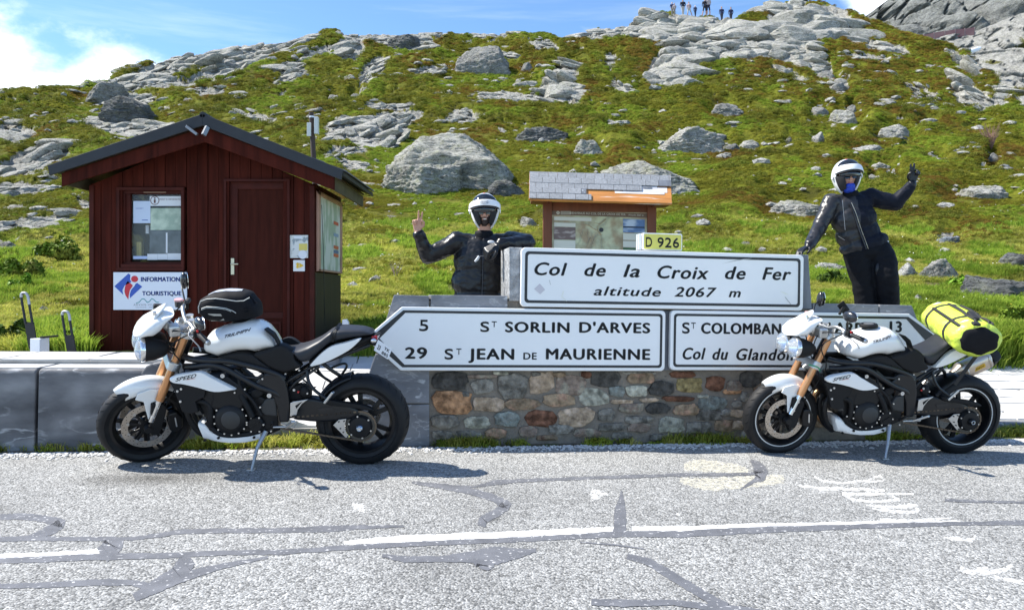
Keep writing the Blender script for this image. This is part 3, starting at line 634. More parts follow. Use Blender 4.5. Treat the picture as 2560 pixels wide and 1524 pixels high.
N, L, B = nodes_of(mLine); tc = N.new('ShaderNodeTexCoord'); L.new(rp_(nz_(34, 6, .8), [(.36, 0.), (.43, .95)]), B.inputs['Alpha'])
tag(wmesh(ln, 'painted_line', mLine, fixn=False), kind='structure')
fd = MB()
for s_ in ([(2035,1191,5),(2060,1203,5),(2110,1207,5),(2170,1200,4),(2200,1188,5),(2210,1200,6),(2160,1206,4)], [(1997,1213,5),(2050,1220,8),(2140,1222,7),(2212,1226,7)], [(2105,1235,9),(2180,1234,7),(2284,1234,4)], [(2110,1236,8),(2130,1248,6),(2180,1254,6),(2250,1249,6),(2230,1240,4)],
           [(2165,1262,4),(2210,1268,9),(2290,1262,10),(2295,1280,8),(2230,1278,7),(2180,1270,4)], [(2200,1298,6),(2300,1300,5),(2380,1293,4)],
           [(2400,1420,12),(2430,1430,14),(2470,1416,6),(2450,1432,8),(2510,1425,12),(2530,1412,8)], [(2480,1440,6),(2560,1455,10)], [(2360,1342,7),(2430,1350,9),(2440,1338,6)],
           [(1478,1228,16),(1500,1236,16),(1478,1248,8)], [(1490,1232,6),(1520,1235,6)], [(880,1262,10),(905,1270,18),(912,1280,5)], [(1690,1284,4),(1700,1286,6)]):
    m_ = stroke(s_, .0009, 2.0); fd.add(m_.v, m_.f)
tag(wmesh(fd, 'faded_road_lettering', mFade, fixn=False), kind='structure')
mYel = bpy.data.materials.new('pale_yellow_stain'); mYel.use_nodes = True; N, L, B = nodes_of(mYel); tc = N.new('ShaderNodeTexCoord'); B.inputs['Base Color'].default_value = (.74, .70, .56, 1); B.inputs['Roughness'].default_value = .8
L.new(rp_(nz_(26, 5, .8), [(.42, 0.), (.6, .75)]), B.inputs['Alpha'])
fy = MB()
for s_ in ([(1710,1165,18),(1750,1162,28),(1830,1170,26),(1870,1176,12)], [(1700,1200,12),(1760,1210,30),(1860,1206,32),(1960,1196,20)]): m_ = stroke(s_, .0007, 3); fy.add(m_.v, m_.f)
tag(wmesh(fy, 'paint_stain', mYel, fixn=False), kind='structure')
tag(wmesh(stroke([(0,0,0),(1,1,1)], .004) if False else stroke([(1440,1118,2),(1700,1114,3),(1960,1109,2),(2560,1104,2)], .0005, .8), 'edge_line', mFade, fixn=False), kind='structure')
# ------------------------------------------------------------------ boulders
def rock_mat(name, a, b, lich=.35, strat=3.2):
    m = bpy.data.materials.new(name); m.use_nodes = True; N, L, B = nodes_of(m); B.inputs['Roughness'].default_value = .9; B.inputs['Specular IOR Level'].default_value = .1
    g = N.new('ShaderNodeNewGeometry'); 
    def noise(scale, det=7, rough=.62, st=None, dist=0.):
        n = N.new('ShaderNodeTexNoise'); n.inputs['Scale'].default_value = scale; n.inputs['Detail'].default_value = det; n.inputs['Roughness'].default_value = rough; n.inputs['Distortion'].default_value = dist; v = g.outputs['Position']
        if st: mp = N.new('ShaderNodeMapping'); L.new(v, mp.inputs[0]); mp.inputs['Scale'].default_value = st; mp.inputs['Rotation'].default_value = (.3, .35, 0); v = mp.outputs[0]
        L.new(v, n.inputs['Vector']); return n.outputs['Fac']
    def ramp(f, stops):
        r = N.new('ShaderNodeValToRGB'); L.new(f, r.inputs[0]); e = r.color_ramp.elements
        while len(e) < len(stops): e.new(.5)
        for k, (p, c) in enumerate(stops): e[k].position = p; e[k].color = (*c, 1)
        return r.outputs[0]
    def mix(f, p, q, mode='MIX'):
        x = N.new('ShaderNodeMix'); x.data_type = 'RGBA'; x.blend_type = mode
        if isinstance(f, float): x.inputs['Factor'].default_value = f
        else: L.new(f, x.inputs['Factor'])
        L.new(p, x.inputs['A']); L.new(q, x.inputs['B']); return x.outputs['Result']
    c = ramp(noise(1.3, 8, .65, dist=.5), [(.3, b), (.48, a), (.7, tuple(min(1, v*1.25) for v in a))])
    c = mix(.85, c, ramp(noise(7, 8, .75, (.7, .7, 2.6), .6), [(.34, (.35, .35, .35)), (.46, (.95, .95, .95)), (.7, (1.2, 1.2, 1.2))]), 'MULTIPLY')
    vv = ramp(noise(2.6, 6, .65, (.7, .7, 2.2), 1.4), [(.47, (1, 1, 1)), (.495, (.16, .16, .16)), (.505, (.16, .16, .16)), (.53, (1, 1, 1))]); c = mix(.9, c, vv, 'MULTIPLY')
    lc = N.new('ShaderNodeRGB'); lc.outputs[0].default_value = (.30, .32, .14, 1)
    lf = ramp(noise(3.4, 6, .7), [(.5, (0, 0, 0)), (.66, (lich,)*3)]); c = mix(lf, c, lc.outputs[0])
    L.new(c, B.inputs['Base Color'])
    b1 = N.new('ShaderNodeBump'); b1.inputs['Distance'].default_value = .16; L.new(noise(3, 9, .72, (.6, .6, strat), .8), b1.inputs['Height'])
    b2 = N.new('ShaderNodeBump'); b2.inputs['Distance'].default_value = .03; L.new(noise(22, 6, .7), b2.inputs['Height']); L.new(b1.outputs[0], b2.inputs['Normal']); L.new(b2.outputs[0], B.inputs['Normal'])
    return m
RKM = {'pale': rock_mat('pale_granite', (.40, .39, .36), (.25, .245, .23)), 'grey': rock_mat('grey_granite', (.30, .295, .28), (.16, .155, .15), .2), 'lichen': rock_mat('lichen_granite', (.40, .395, .355), (.24, .235, .215), .4),
       'dark': rock_mat('dark_schist', (.15, .155, .155), (.07, .07, .072), .15), 'white': rock_mat('whitish_granite', (.44, .435, .41), (.28, .275, .26), .12), 'blue': rock_mat('bluish_schist', (.27, .30, .33), (.15, .17, .19), .05)}
def rock_mesh(name, seed, dims, sub=4, K=16, flat=0., rough=.09, strata=.0, sharp=30):
    bm = bmesh.new(); bmesh.ops.create_icosphere(bm, subdivisions=sub, radius=1); me = bpy.data.meshes.new(name); bm.to_mesh(me); bm.free()
    n = len(me.vertices); v = np.empty(n*3); me.vertices.foreach_get('co', v); v = v.reshape(-1, 3); v /= np.linalg.norm(v, axis=1)[:, None]
    r = np.random.RandomState(seed); N_ = r.normal(size=(K, 3)); N_[:, 2] = np.abs(N_[:, 2])*.9-.15; N_ /= np.linalg.norm(N_, axis=1)[:, None]; H_ = r.uniform(.62, .98, K)
    dot = np.clip(v @ N_.T, 1e-3, None); dist = H_/dot; dist = np.minimum(dist, 1.5)
    rad = -np.log(np.exp(-sharp*dist).sum(1)+math.exp(-sharp*1.12))/sharp
    rad = np.clip(rad, .3, 1.3)
    s = seed*3.7
    p = v*1.6+s
    rad = rad*(1+rough*.9*fbm(p[:, 0], p[:, 1], p[:, 2], o=6, s=seed, g=.6) - rough*.9*np.abs(noise3(p[:, 0]*1.7, p[:, 1]*1.7, p[:, 2]*3.2, s=seed+2))**.6
        - rough*.75*np.abs(noise3(p[:, 0]*4.5, p[:, 1]*4.5, p[:, 2]*9, s=seed+4))**.5 + .022*rough/.1*np.round(2.2*noise3(p[:, 0]*1.1, p[:, 1]*1.1, p[:, 2]*2.6, s=seed+8)))
    co = v*rad[:, None]*np.array(dims)/2/.86
    if strata: co[:, :2] *= (1+strata*np.sign(np.sin(co[:, 2]*9/dims[2]+2*noise3(co[:, 0], co[:, 1], s=seed)))[:, None]*.5)
    me.vertices.foreach_set('co', co.astype(np.float32).ravel()); me.update(); return me
for k, (bx, mk, lab, nm) in enumerate(BO):
    x0, y0, x1, y1 = bx; cx = (x0+x1)/2; Yd = hill_Y(cx, y1-.12*(y1-y0)); w = (x1-x0)/FPX*Yd; h = (y1-y0)/FPX*Yd
    asp = (y1-y0)/(x1-x0); dp = w*(.75 if asp > .35 else .9)
    Yc = Yd+dp*.30; w *= (Yc/Yd); Xc = (cx-1280)/FPX*Yc
    sub = 6 if w > 3.2 else (5 if (x1-x0) > 60 else 4)
    if nm == 'boulder' and asp < .3: h *= 1.5
    me = rock_mesh('boulder', 11+k, (w*1.04, dp, h*1.5), sub, K=(26 if w > 5 else 14) if asp > .35 else 9, rough=.09 if w < 5 else .06, sharp=55)
    o = finish('boulder', me, RKM[mk], smooth=180 if sub < 6 else 180)
    zt = CAMZ-(y0-HOR)/FPX*Yc       # top of the stone
    o.location = (Xc, Yc, zt-h*.78); o.rotation_euler = (0, 0, 0)
    tag(o, lab, nm, 'boulders and stones on the hillside')

# bedrock: slabs and blocks breaking the turf, bedded one against another
PR = []
for i in range(14):
    big_ = i < 7; me = rock_mesh('t', 300+i, (1, .85, .62), 4 if i < 3 else (3 if big_ else 2), K=9, rough=.035, sharp=90); PR.append((np.array([v.co[:] for v in me.vertices]), np.array([p.vertices[:] for p in me.polygons]))); bpy.data.meshes.remove(me)
rb = np.random.RandomState(31); OV, OF, nv = [], [], 0
def put_block(px, py, s, an, tall=1.):
    global nv
    S0 = float(np.interp(px, SKX, SKY)); py = max(py, S0+s*.10)
    Y = hill_Y(px, py); X = float(A_(px))*Y; w = s/FPX*Y; V, F_ = PR[rb.randint(7) if s > 26 else 7+rb.randint(7)]
    z = float(hill_z(X, Y+w*.1)); k = np.array([w*rb.uniform(1.0, 2.0), w*rb.uniform(.8, 1.4), w*rb.uniform(.42, .8)*tall])
    e = Matrix.Rotation(R_(-an+rb.normal()*9), 3, 'Y') @ Matrix.Rotation(R_(14+rb.normal()*9), 3, 'X') @ Matrix.Rotation(rb.uniform(-.5, .5)+(3.14 if rb.rand() < .5 else 0), 3, 'Z')
    P = (V*k) @ np.array(e).T + np.array([X, Y+w*.10, z+k[2]*.02]); OV.append(P); OF.append(F_+nv); nv += len(P)
for (cx, cy, rx, ry, an) in ROCKS:
    if cx < -10: continue
    sz = min(max(ry*1.25, 14), 62); n = int(1.5*math.pi*rx*ry/(sz*sz*.40))+3; tall = 1.3 if (cx > 1640 and cy < 230 and cx < 2140) else 1.
    for k in range(min(n, 60)):
        a = rb.uniform(0, 6.28); u = math.sqrt(rb.rand()); c, s_ = math.cos(R_(an)), math.sin(R_(an)); dx, dy = rx*u*math.cos(a), ry*u*math.sin(a)
        put_block(cx+dx*c-dy*s_, cy+dx*s_+dy*c, sz*rb.choice([.4, .6, .85, 1.2, 1.6]), -an if abs(an) < 60 else 0, tall)
for k in range(520):
    px = rb.uniform(-20, 2580); py = rb.uniform(70, 480); Y = hill_Y(px, py); 
    if float(fbm(np.array([A_(px)*Y*.12]), np.array([Y*.16]), o=3, s=200)[0]) + (.10 if px < 1250 else -.06)+(.05 if py < 260 else 0) < .12: continue
    for j in range(3): put_block(px+rb.normal()*16, py+rb.normal()*6, rb.uniform(9, 24), 12 if px < 900 else 0)
me = bpy.data.meshes.new('rock_outcrops'); V_ = np.concatenate(OV); F_ = np.concatenate(OF); me.vertices.add(len(V_)); me.vertices.foreach_set('co', V_.astype(np.float32).ravel()); me.loops.add(len(F_)*3); me.loops.foreach_set('vertex_index', F_.ravel().astype(np.int32)); me.polygons.add(len(F_)); me.polygons.foreach_set('loop_start', np.arange(0, len(F_)*3, 3, dtype=np.int32)); me.update(calc_edges=True)
tag(finish('rock_outcrops', me, rock_mat('bedrock_granite', (.42, .41, .375), (.24, .235, .215), .25), smooth=22), kind='structure')

# loose stones too many to count
rs = np.random.RandomState(3)
st = MB(); tmpl = []
for i in range(5):
    me = rock_mesh('t', 90+i, (1, 1, .7), 1, K=7); tmpl.append((np.array([v.co[:] for v in me.vertices]), [tuple(p.vertices) for p in me.polygons])); bpy.data.meshes.remove(me)
def scatter_stones(n, f, seed, name, m, label=None):
    r = np.random.RandomState(seed); mb = MB()
    for i in range(n):
        p = f(r)
        if p is None: continue
        x, y, z, s = p; V, F = tmpl[r.randint(5)]; a = r.uniform(0, 6.28); c, s2 = math.cos(a), math.sin(a)
        k = np.array([r.uniform(.8, 1.5), r.uniform(.7, 1.1), r.uniform(.45, .9)])*s; Vk = V*k
        mb.add(np.stack([Vk[:, 0]*c-Vk[:, 1]*s2+x, Vk[:, 0]*s2+Vk[:, 1]*c+y, Vk[:, 2]+z], -1).tolist(), F)
    return mb
def hs(r):
    px = r.uniform(-40, 2600); Y = 9.5+55*r.rand()**1.5; X = float(A_(px))*Y
    if px < 1500 and r.rand() < .35: return None
    d = float(fbm(np.array([X*.2]), np.array([Y*.2]), o=3, s=66)[0])
    if d < -.08+.3*r.rand()-.15: return None
    s = (.05+.30*r.rand()**3)*(.35+Y/26); z = float(hill_z(X, Y))
    if grid_at(rockm, X, Y) > .5: return None
    return X, Y, z+s*.10, s
tag(scatter_stones(1900, hs, 5, '', None).build('loose_stones', RKM['white'], smooth=30), kind='stuff')
def gravel(r):
    x = r.uniform(-4.6, 5.6); y = -.13+abs(r.normal())*-.09+ .02
    p = WM @ Vector((x, y, .004)); return p.x, p.y, p.z, .010+.022*r.rand()**2
tag(scatter_stones(5200, gravel, 8, '', None).build('gravel', mat('pale_gravel', (.56, .55, .53), .85, var=.3, vs=30), smooth=40), kind='stuff')

# ------------------------------------------------------------------ plants: leaf clumps and grass tufts instanced over the hill
def leafmat(name, c, var=.3, tr=.42):
    m = bpy.data.materials.new(name); m.use_nodes = True; N, L, B = nodes_of(m); B.inputs['Roughness'].default_value = .7; B.inputs['Specular IOR Level'].default_value = .1
    oi = N.new('ShaderNodeObjectInfo'); rr = N.new('ShaderNodeValToRGB'); L.new(oi.outputs['Random'], rr.inputs[0]); e = rr.color_ramp.elements
    while len(e) < len(c): e.new(.5)
    for k, q in enumerate(c): e[k].position = k/(len(c)-1); e[k].color = (*q, 1)
    g = N.new('ShaderNodeNewGeometry'); n = N.new('ShaderNodeTexNoise'); n.inputs['Scale'].default_value = .45; n.inputs['Detail'].default_value = 5; L.new(g.outputs['Position'], n.inputs['Vector'])
    h = N.new('ShaderNodeHueSaturation'); mr_ = N.new('ShaderNodeMapRange'); mr_.inputs['From Min'].default_value = .3; mr_.inputs['From Max'].default_value = .7; mr_.inputs['To Min'].default_value = 1-var; mr_.inputs['To Max'].default_value = 1+var; L.new(n.outputs['Fac'], mr_.inputs['Value']); L.new(mr_.outputs[0], h.inputs['Value']); L.new(rr.outputs[0], h.inputs['Color'])
    L.new(h.outputs[0], B.inputs['Base Color'])
    t = N.new('ShaderNodeBsdfTranslucent'); L.new(h.outputs[0], t.inputs['Color']); ms = N.new('ShaderNodeMixShader'); ms.inputs[0].default_value = tr; L.new(B.outputs[0], ms.inputs[1]); L.new(t.outputs[0], ms.inputs[2]); L.new(ms.outputs[0], N['Material Output'].inputs['Surface']); return m
def clump_mesh(seed, n=70, leaf=.13, flat=.55):
    r = np.random.RandomState(seed); mb = MB()
    for i in range(n):
        a = r.uniform(0, 6.28); u = r.rand()**.55; ph = r.uniform(0, 1.45); d = Vector((math.cos(a)*math.sin(ph), math.sin(a)*math.sin(ph), math.cos(ph)*flat))*(.55+.45*u)*.5
        nn = (d.normalized()+Vector(r.normal(size=3)*.55)).normalized(); t = nn.orthogonal().normalized(); t.rotate(Matrix.Rotation(r.uniform(0, 6.28), 3, nn)); b = nn.cross(t); l = leaf*r.uniform(.6, 1.3)
        mb.add([d-t*l*.4, d+b*l*.28, d+t*l*.75, d-b*l*.28], [(0, 1, 2, 3)])
    return mb
def tuft_mesh(seed, n=26, h=.5, lean=.45):
    r = np.random.RandomState(seed); mb = MB()
    for i in range(n):
        a = r.uniform(0, 6.28); p = Vector((math.cos(a), math.sin(a), 0))*r.rand()*.35; d = Vector((math.cos(a+r.normal()*.6), math.sin(a+r.normal()*.6), 0)); hh = h*r.uniform(.5, 1.15); w = .022*r.uniform(.7, 1.4); s = Vector((-d.y, d.x, 0))*w; l = lean*r.uniform(.3, 1.3)*hh
        m_ = p+d*l*.35+Vector((0, 0, hh*.6)); t = p+d*l+Vector((0, 0, hh*(1-.2*l/hh)))
        mb.add([p-s, p+s, m_+s*.8, m_-s*.8, t], [(0, 1, 2, 3), (3, 2, 4)])
    return mb
def hide_src(o): o.hide_render = True; o.hide_viewport = True
def scatter_gn(name, P, S, srcs, m, label_kind='stuff'):
    """a cloud of points carrying one instance of a plant mesh each"""
    me = bpy.data.meshes.new(name); me.vertices.add(len(P)); me.vertices.foreach_set('co', np.asarray(P, np.float32).ravel())
    a = me.attributes.new('sc', 'FLOAT', 'POINT'); a.data.foreach_set('value', np.asarray(S, np.float32))
    r = np.random.RandomState(len(P)); a = me.attributes.new('rz', 'FLOAT', 'POINT'); a.data.foreach_set('value', r.uniform(0, 6.28, len(P)).astype(np.float32))
    o = finish(name, me, m); tag(o, kind='stuff')
    g = bpy.data.node_groups.new(name, 'GeometryNodeTree'); g.interface.new_socket('Geometry', in_out='INPUT', socket_type='NodeSocketGeometry'); g.interface.new_socket('Geometry', in_out='OUTPUT', socket_type='NodeSocketGeometry')
    N = g.nodes; L = g.links; gi = N.new('NodeGroupInput'); go = N.new('NodeGroupOutput'); ip = N.new('GeometryNodeInstanceOnPoints'); L.new(gi.outputs[0], ip.inputs['Points'])
    gj = N.new('GeometryNodeGeometryToInstance')
    for s in reversed(srcs):
        oi = N.new('GeometryNodeObjectInfo'); oi.inputs['Object'].default_value = s; L.new(oi.outputs['Geometry'], gj.inputs[0])
    L.new(gj.outputs[0], ip.inputs['Instance']); ip.inputs['Pick Instance'].default_value = True
    def na(k):
        n = N.new('GeometryNodeInputNamedAttribute'); n.data_type = 'FLOAT'; n.inputs['Name'].default_value = k; return n.outputs[0]
    cv = N.new('ShaderNodeCombineXYZ'); L.new(na('rz'), cv.inputs['Z']); L.new(cv.outputs[0], ip.inputs['Rotation']); L.new(na('sc'), ip.inputs['Scale'])
    L.new(ip.outputs[0], go.inputs[0]); md = o.modifiers.new('g', 'NODES'); md.node_group = g; return o
SRCCOL = bpy.data.collections.new('plant_sources')
def src(mb, m, name):
    o = mb.build(name, m, fixn=False, smooth=None); COL.objects.unlink(o); SRCCOL.objects.link(o); return o
lm = {'olive': leafmat('olive_leaf', [(.132, .136, .016), (.240, .229, .025), (.178, .189, .019), (.295, .271, .039)]),
      'green': leafmat('green_leaf', [(.128, .192, .019), (.224, .296, .029), (.288, .344, .045)]),
      'rust': leafmat('rust_leaf', [(.182, .112, .022), (.252, .168, .034), (.168, .147, .021), (.196, .098, .028)]),
      'grass': leafmat('grass_blade', [(.280, .315, .049), (.385, .403, .070), (.473, .438, .123), (.228, .289, .044)], .35, .4),
      'lush': leafmat('lush_blade', [(.160, .264, .026), (.256, .360, .045), (.320, .384, .061)], .3, .4)}
SR = {k: [src(clump_mesh(10+i+j*7, 90, .12), lm[k], 'clump') for i in range(3)] for j, k in enumerate(('olive', 'green', 'rust'))}
SR['grass'] = [src(tuft_mesh(40+i, 30, .5, .8), lm['grass'], 'tuft') for i in range(3)]
SR['lush'] = [src(tuft_mesh(50+i, 30, .6, .6), lm['lush'], 'tuft') for i in range(3)]
r = np.random.RandomState(77)
def sample(n, y0, y1, p=1.0, lo=-40, hi=2600):
    # even cover in the picture plane, denser far away
    yi = r.uniform(y0, y1, n); px = r.uniform(lo, hi, n); Y = np.interp(-yi, -CV, CY); Y = Y*(1+r.uniform(-.01, .01, n)); X = A_(px)*Y; return px, yi, X, Y
px, yi, X, Y = sample(225000, 780, 20)
yr = np.interp(-np.interp(px, SKX, SKY), -CV, CY); ok = Y < yr+1.5
rk = grid_at(rockm, X, Y); lo_ = grid_at(lowgrass, X, Y); z = hill_z(X, Y)
sel = fbm(X*.22, Y*.22, o=4, s=101); sel2 = fbm(X*.9, Y*.7, o=3, s=102)
ok &= rk < .35+.2*r.rand(len(X)); ok &= (lo_ > r.rand(len(X))); ok &= sel2 > -.28
sz = (.11+.14*r.rand(len(X)))*np.clip(Y/26, .75, 2.6)
hi_ = sstep(500, 150, yi)
kind = np.where(sel + .25*(r.rand(len(X))-.5) > .17, 1, 0); kind = np.where((sel+.22*(r.rand(len(X))-.5) < -.40-.0*hi_+.13*hi_*(px > 1000)), 2, kind)
kind = np.where((px > 1950) & (yi < 270) & (r.rand(len(X)) < .5), 2, kind)
for ki, kn, nm in ((0, 'olive', 'juniper_scrub'), (1, 'green', 'bilberry_scrub'), (2, 'rust', 'heather_scrub')):
    q = ok & (kind == ki); scatter_gn(nm, np.stack([X, Y, z], -1)[q], sz[q], SR[kn], lm[kn])
# low juniper and rhododendron cushions standing above the mat
lm['dark'] = leafmat('dark_cushion_leaf', [(.10, .125, .016), (.16, .165, .022), (.125, .15, .019), (.20, .185, .03)], .35, .3); SR['dark'] = [src(clump_mesh(70+i, 190, .075, .6), lm['dark'], 'cushion') for i in range(3)]
px, yi, X, Y = sample(26000, 640, 40); yr = np.interp(-np.interp(px, SKX, SKY), -CV, CY); rk = grid_at(rockm, X, Y); lo_ = grid_at(lowgrass, X, Y)
cl_ = fbm(X*.30+4, Y*.42, o=4, s=140) + .08*(px < 1500); ok = (Y < yr) & (rk < .4) & (lo_ > .5) & (grid_at(calm, X, Y) > .7) & (cl_ > .07+.10*r.rand(len(X)))
z = hill_z(X, Y); sz = (.30+.45*r.rand(len(X))**1.5)*np.clip(Y/30, .55, 1.7); scatter_gn('cushion_shrubs', np.stack([X, Y, z-.05], -1)[ok], sz[ok], SR['dark'], lm['dark'])
# grass on the nearer meadow
px, yi, X, Y = sample(90000, 905, 560)
lo_ = grid_at(lowgrass, X, Y); rk = grid_at(rockm, X, Y); so = grid_at(soil, X, Y); ok = (lo_ < .4+.6*r.rand(len(X))) & (rk < .3) & (so < .3+.5*r.rand(len(X))) & (Y > 8.55)
z = hill_z(X, Y); near = sstep(11, 9, Y)*np.where((px > 215) & (px < 900), .0, 1.); ok &= ~((px > 225) & (px < 880) & (Y < 10.3)); s_ = .16*(.6+.9*r.rand(len(X)))*(1+.5*near)
lush = fbm(X*.5, Y*.5, o=3, s=120) + .5*near + .25*(px > 2150)*(Y < 13)
q = ok & (lush < .12); scatter_gn('meadow_grass', np.stack([X, Y, z], -1)[q], s_[q], SR['grass'], lm['grass'])
q = ok & (lush >= .12); scatter_gn('lush_grass', np.stack([X, Y, z], -1)[q], s_[q]*1.25, SR['lush'], lm['lush'])
# tufts along the foot of the wall and the kerbs (wall frame)
n = 2300; wx = r.uniform(-4.4, 6.2, n); wy = -.10+.16*r.rand(n)+np.where((wx > -2.4) & (wx < -.75), r.rand(n)*.28, 0)+np.where(wx > 3.3, .1, 0)
d = fbm(wx*1.6, wy*3, o=3, s=130); q = d > .02; wx, wy, d = wx[q], wy[q], d[q]
p3 = np.array([(WM @ Vector((a, b, -.005)))[:] for a, b in zip(wx, wy)]); s_ = (.06+.10*r.rand(len(wx)))*(1+1.2*np.clip(d, 0, .5))
h_ = r.rand(len(wx)) < .5
scatter_gn('verge_grass', p3[h_], s_[h_], SR['grass'], lm['grass']); scatter_gn('verge_weeds', p3[~h_], s_[~h_]*1.0, [SR['olive'][0], SR['green'][1], SR['grass'][2]], lm['green'])
# tiny white and yellow meadow flowers
fl = MB(); r2 = np.random.RandomState(12)
for i in range(1500):
    pxx = r2.uniform(-20, 2580); yy = r2.uniform(860, 520); Yy = float(np.interp(-yy, -CV, CY)); Xx = float(A_(pxx))*Yy
    if noise3(np.array([Xx*.8]), np.array([Yy*.8]), s=9)[0] < .12: continue
    zz = float(hill_z(Xx, Yy))+.07+.04*r2.rand(); s = .011+.01*r2.rand(); fl.cm = 1 if r2.rand() < .25 else 0
    fl.add([(Xx-s, Yy, zz), (Xx, Yy-s, zz+.004), (Xx+s, Yy, zz), (Xx, Yy+s, zz+.008), (Xx, Yy, zz+s)], [(0, 1, 4), (1, 2, 4), (2, 3, 4), (3, 0, 4)])
tag(fl.build('meadow_flowers', [mat('white_petal', (.8, .8, .76), .7), mat('yellow_petal', (.75, .55, .04), .7)], fixn=False), kind='stuff')

# leafy bushes one can tell apart
def leafy_bush(px0, px1, pyb, H, n, lab, m, leaf=.045, seed=1, stretch=1.):
    Yb = hill_Y((px0+px1)/2, pyb); w = (px1-px0)/FPX*Yb; xc = float(A_((px0+px1)/2))*Yb; t = bpy.data.objects.new('shrub', None); COL.objects.link(t); z0 = float(hill_z(xc, Yb)); MW[t.name] = Matrix.Translation((xc, Yb, z0)); t.matrix_world = MW[t.name]; tag(t, lab, 'shrub')
    r = np.random.RandomState(seed); lobes = [(r.uniform(-.42, .42), r.uniform(-.3, .3), r.uniform(.5, 1)) for i in range(9)]; mb = MB(); st_ = MB()
    for i in range(n):
        lx, ly, ls = lobes[r.randint(9)]; a = r.uniform(0, 6.28); ph = math.acos(r.uniform(-.1, 1)); u = r.rand()**.4; d = Vector((math.cos(a)*math.sin(ph), math.sin(a)*math.sin(ph), math.cos(ph))); R0 = .24*ls
        px_ = lx*w+d.x*R0*w*u; py_ = ly*w*.5+d.y*R0*w*.7*u; zz = float(hill_z(xc+px_, Yb+py_))-z0; c = Vector((px_, py_, zz+max(.02, (.35*ls+d.z*.65*ls*u)*H)))
        nn = (d+Vector(r.normal(size=3)*.6)).normalized(); tt = nn.orthogonal().normalized(); tt.rotate(Matrix.Rotation(r.uniform(0, 6.28), 3, nn)); b = nn.cross(tt); l = leaf*r.uniform(.6, 1.4)
        mb.add([c-tt*l, c+b*l*.45, c+tt*l, c-b*l*.45], [(0, 1, 2, 3)])
    o = mb.build('foliage', m, t, fixn=False); o['kind'] = 'stuff'
    for lx, ly, ls in lobes: st_.tube([Vector((lx*w*.3, ly*w*.2, .0)), Vector((lx*w, ly*w*.5, .4*H*ls))], [.012, .005], 5)
    st_.build('stems', mat('shrub_stem', (.08, .05, .03), .8), t)
lg_ = mat('bright_shrub_leaf', (.13, .19, .02), .6, var=.45, vs=7, col2=(.20, .20, .03), c2s=2.5, spec=.1); dg_ = mat('dark_shrub_leaf', (.055, .095, .016), .6, var=.5, vs=7, spec=.1)
leafy_bush(-10, 110, 705, .55, 2600, 'dense green bush at the left picture edge below the smooth slabs', lg_, .055, 2)
leafy_bush(80, 225, 668, .5, 2600, 'yellowish green bush just left of the hut wall', lg_, .055, 3)
leafy_bush(20, 70, 735, .3, 700, 'small bright leafy plant below the left edge bush', mat('vivid_leaf', (.14, .26, .02), .5, var=.3, spec=.1), .05, 4)
leafy_bush(150, 225, 872, .26, 500, 'low leafy plant behind the right steel hoop', mat('vivid_leaf', (0,)*3), .05, 5)
leafy_bush(0, 70, 868, .34, 800, 'low green weeds left of the white cabinet', dg_, .045, 6)
leafy_bush(2375, 2440, 728, .30, 700, 'broad leaved green plant under the tall pale block', mat('vivid_leaf', (0,)*3), .06, 7)
leafy_bush(2040, 2110, 712, .28, 700, 'dark green plant below the whitish boulder beside the right rider', dg_, .05, 8)
leafy_bush(2230, 2262, 385, .35, 260, 'small green bush on the right slope left of the bare bush', dg_, .09, 9)
leafy_bush(2510, 2590, 812, .35, 900, 'leafy plant at the right edge below the dark slabs', lg_, .05, 10)
# ------------------------------------------------------------------ road sign wall
mSlate = mat('blue_grey_slate', (.19, .195, .21), .6, spec=.3, var=.3, vs=3, bump=.06, bs=14, col2=(.48, .49, .50), c2s=9, c2lo=.62, c2hi=.70, stretch=(1, 1, 2.2), b2=.01, b2s=5)
mSlateD = mat('dark_slate', (.14, .15, .17), .45, var=.3, vs=4, bump=.05, bs=18, col2=(.40, .41, .42), c2s=12, c2lo=.64, c2hi=.68, stretch=(2.4, 1, .6))
mMortar = mat('lime_mortar', (.215, .185, .150), .95, var=.25, vs=9, bump=.12, bs=45)
mWhite = mat('sign_white', (.88, .87, .85), .38, var=.02, vs=3)
mBlk = mat('sign_black', (.012, .013, .018), .35)
mAlu = mat('sign_edge', (.72, .73, .75), .4, metal=.3)
O = WP
wall = thing('stone_sign_wall', 'low rubble stone wall with slate capping that carries the white road signs', 'wall', M=WM)
# core behind the facing: stepped outline (photo positions on the wall plane)
outl = [O(868, 1128), O(905, 985), O(940, 880), O(985, 752), O(1272, 752), O(1272, 632), O(2016, 650), O(2026, 768), O(2278, 776), O(2320, 900), O(2420, 1120)]
mb = MB(); mb.prism([(p[0], p[1]-(.15 if i in (0, len(outl)-1) else 0)) for i, p in enumerate(outl)], lambda p, s: Vector((p[0], .004+.44*s, p[1])))
mb.build('wall_core', mMortar, wall)
rg = random.Random(11)
def stone_piece(parent, name, m, poly, y0, y1, rg, bulge=.012, be=.006):
    """a facing stone: uneven outline, edges rounded, face slightly domed"""
    k = len(poly); cx = sum(p[0] for p in poly)/k; cz = sum(p[1] for p in poly)/k; mb = MB(); rings = []
    for f, y in ((1.0, y0), (1.0, y1+.008), (.965, y1+.001), (.80, y1-.003)):
        rings.append([Vector((cx+(p[0]-cx)*f, y, cz+(p[1]-cz)*f)) for p in poly])
    b = len(mb.v); mb.loft(rings, caps=False); mb.v.append((cx+rg.uniform(-.01, .01), y1-bulge*rg.uniform(.4, 1.3), cz)); c = len(mb.v)-1
    for j in range(k): mb.f.append((b+3*k+j, b+3*k+(j+1) % k, c)); mb.m.append(0)
    return mb.build(name, m, parent, smooth=24)
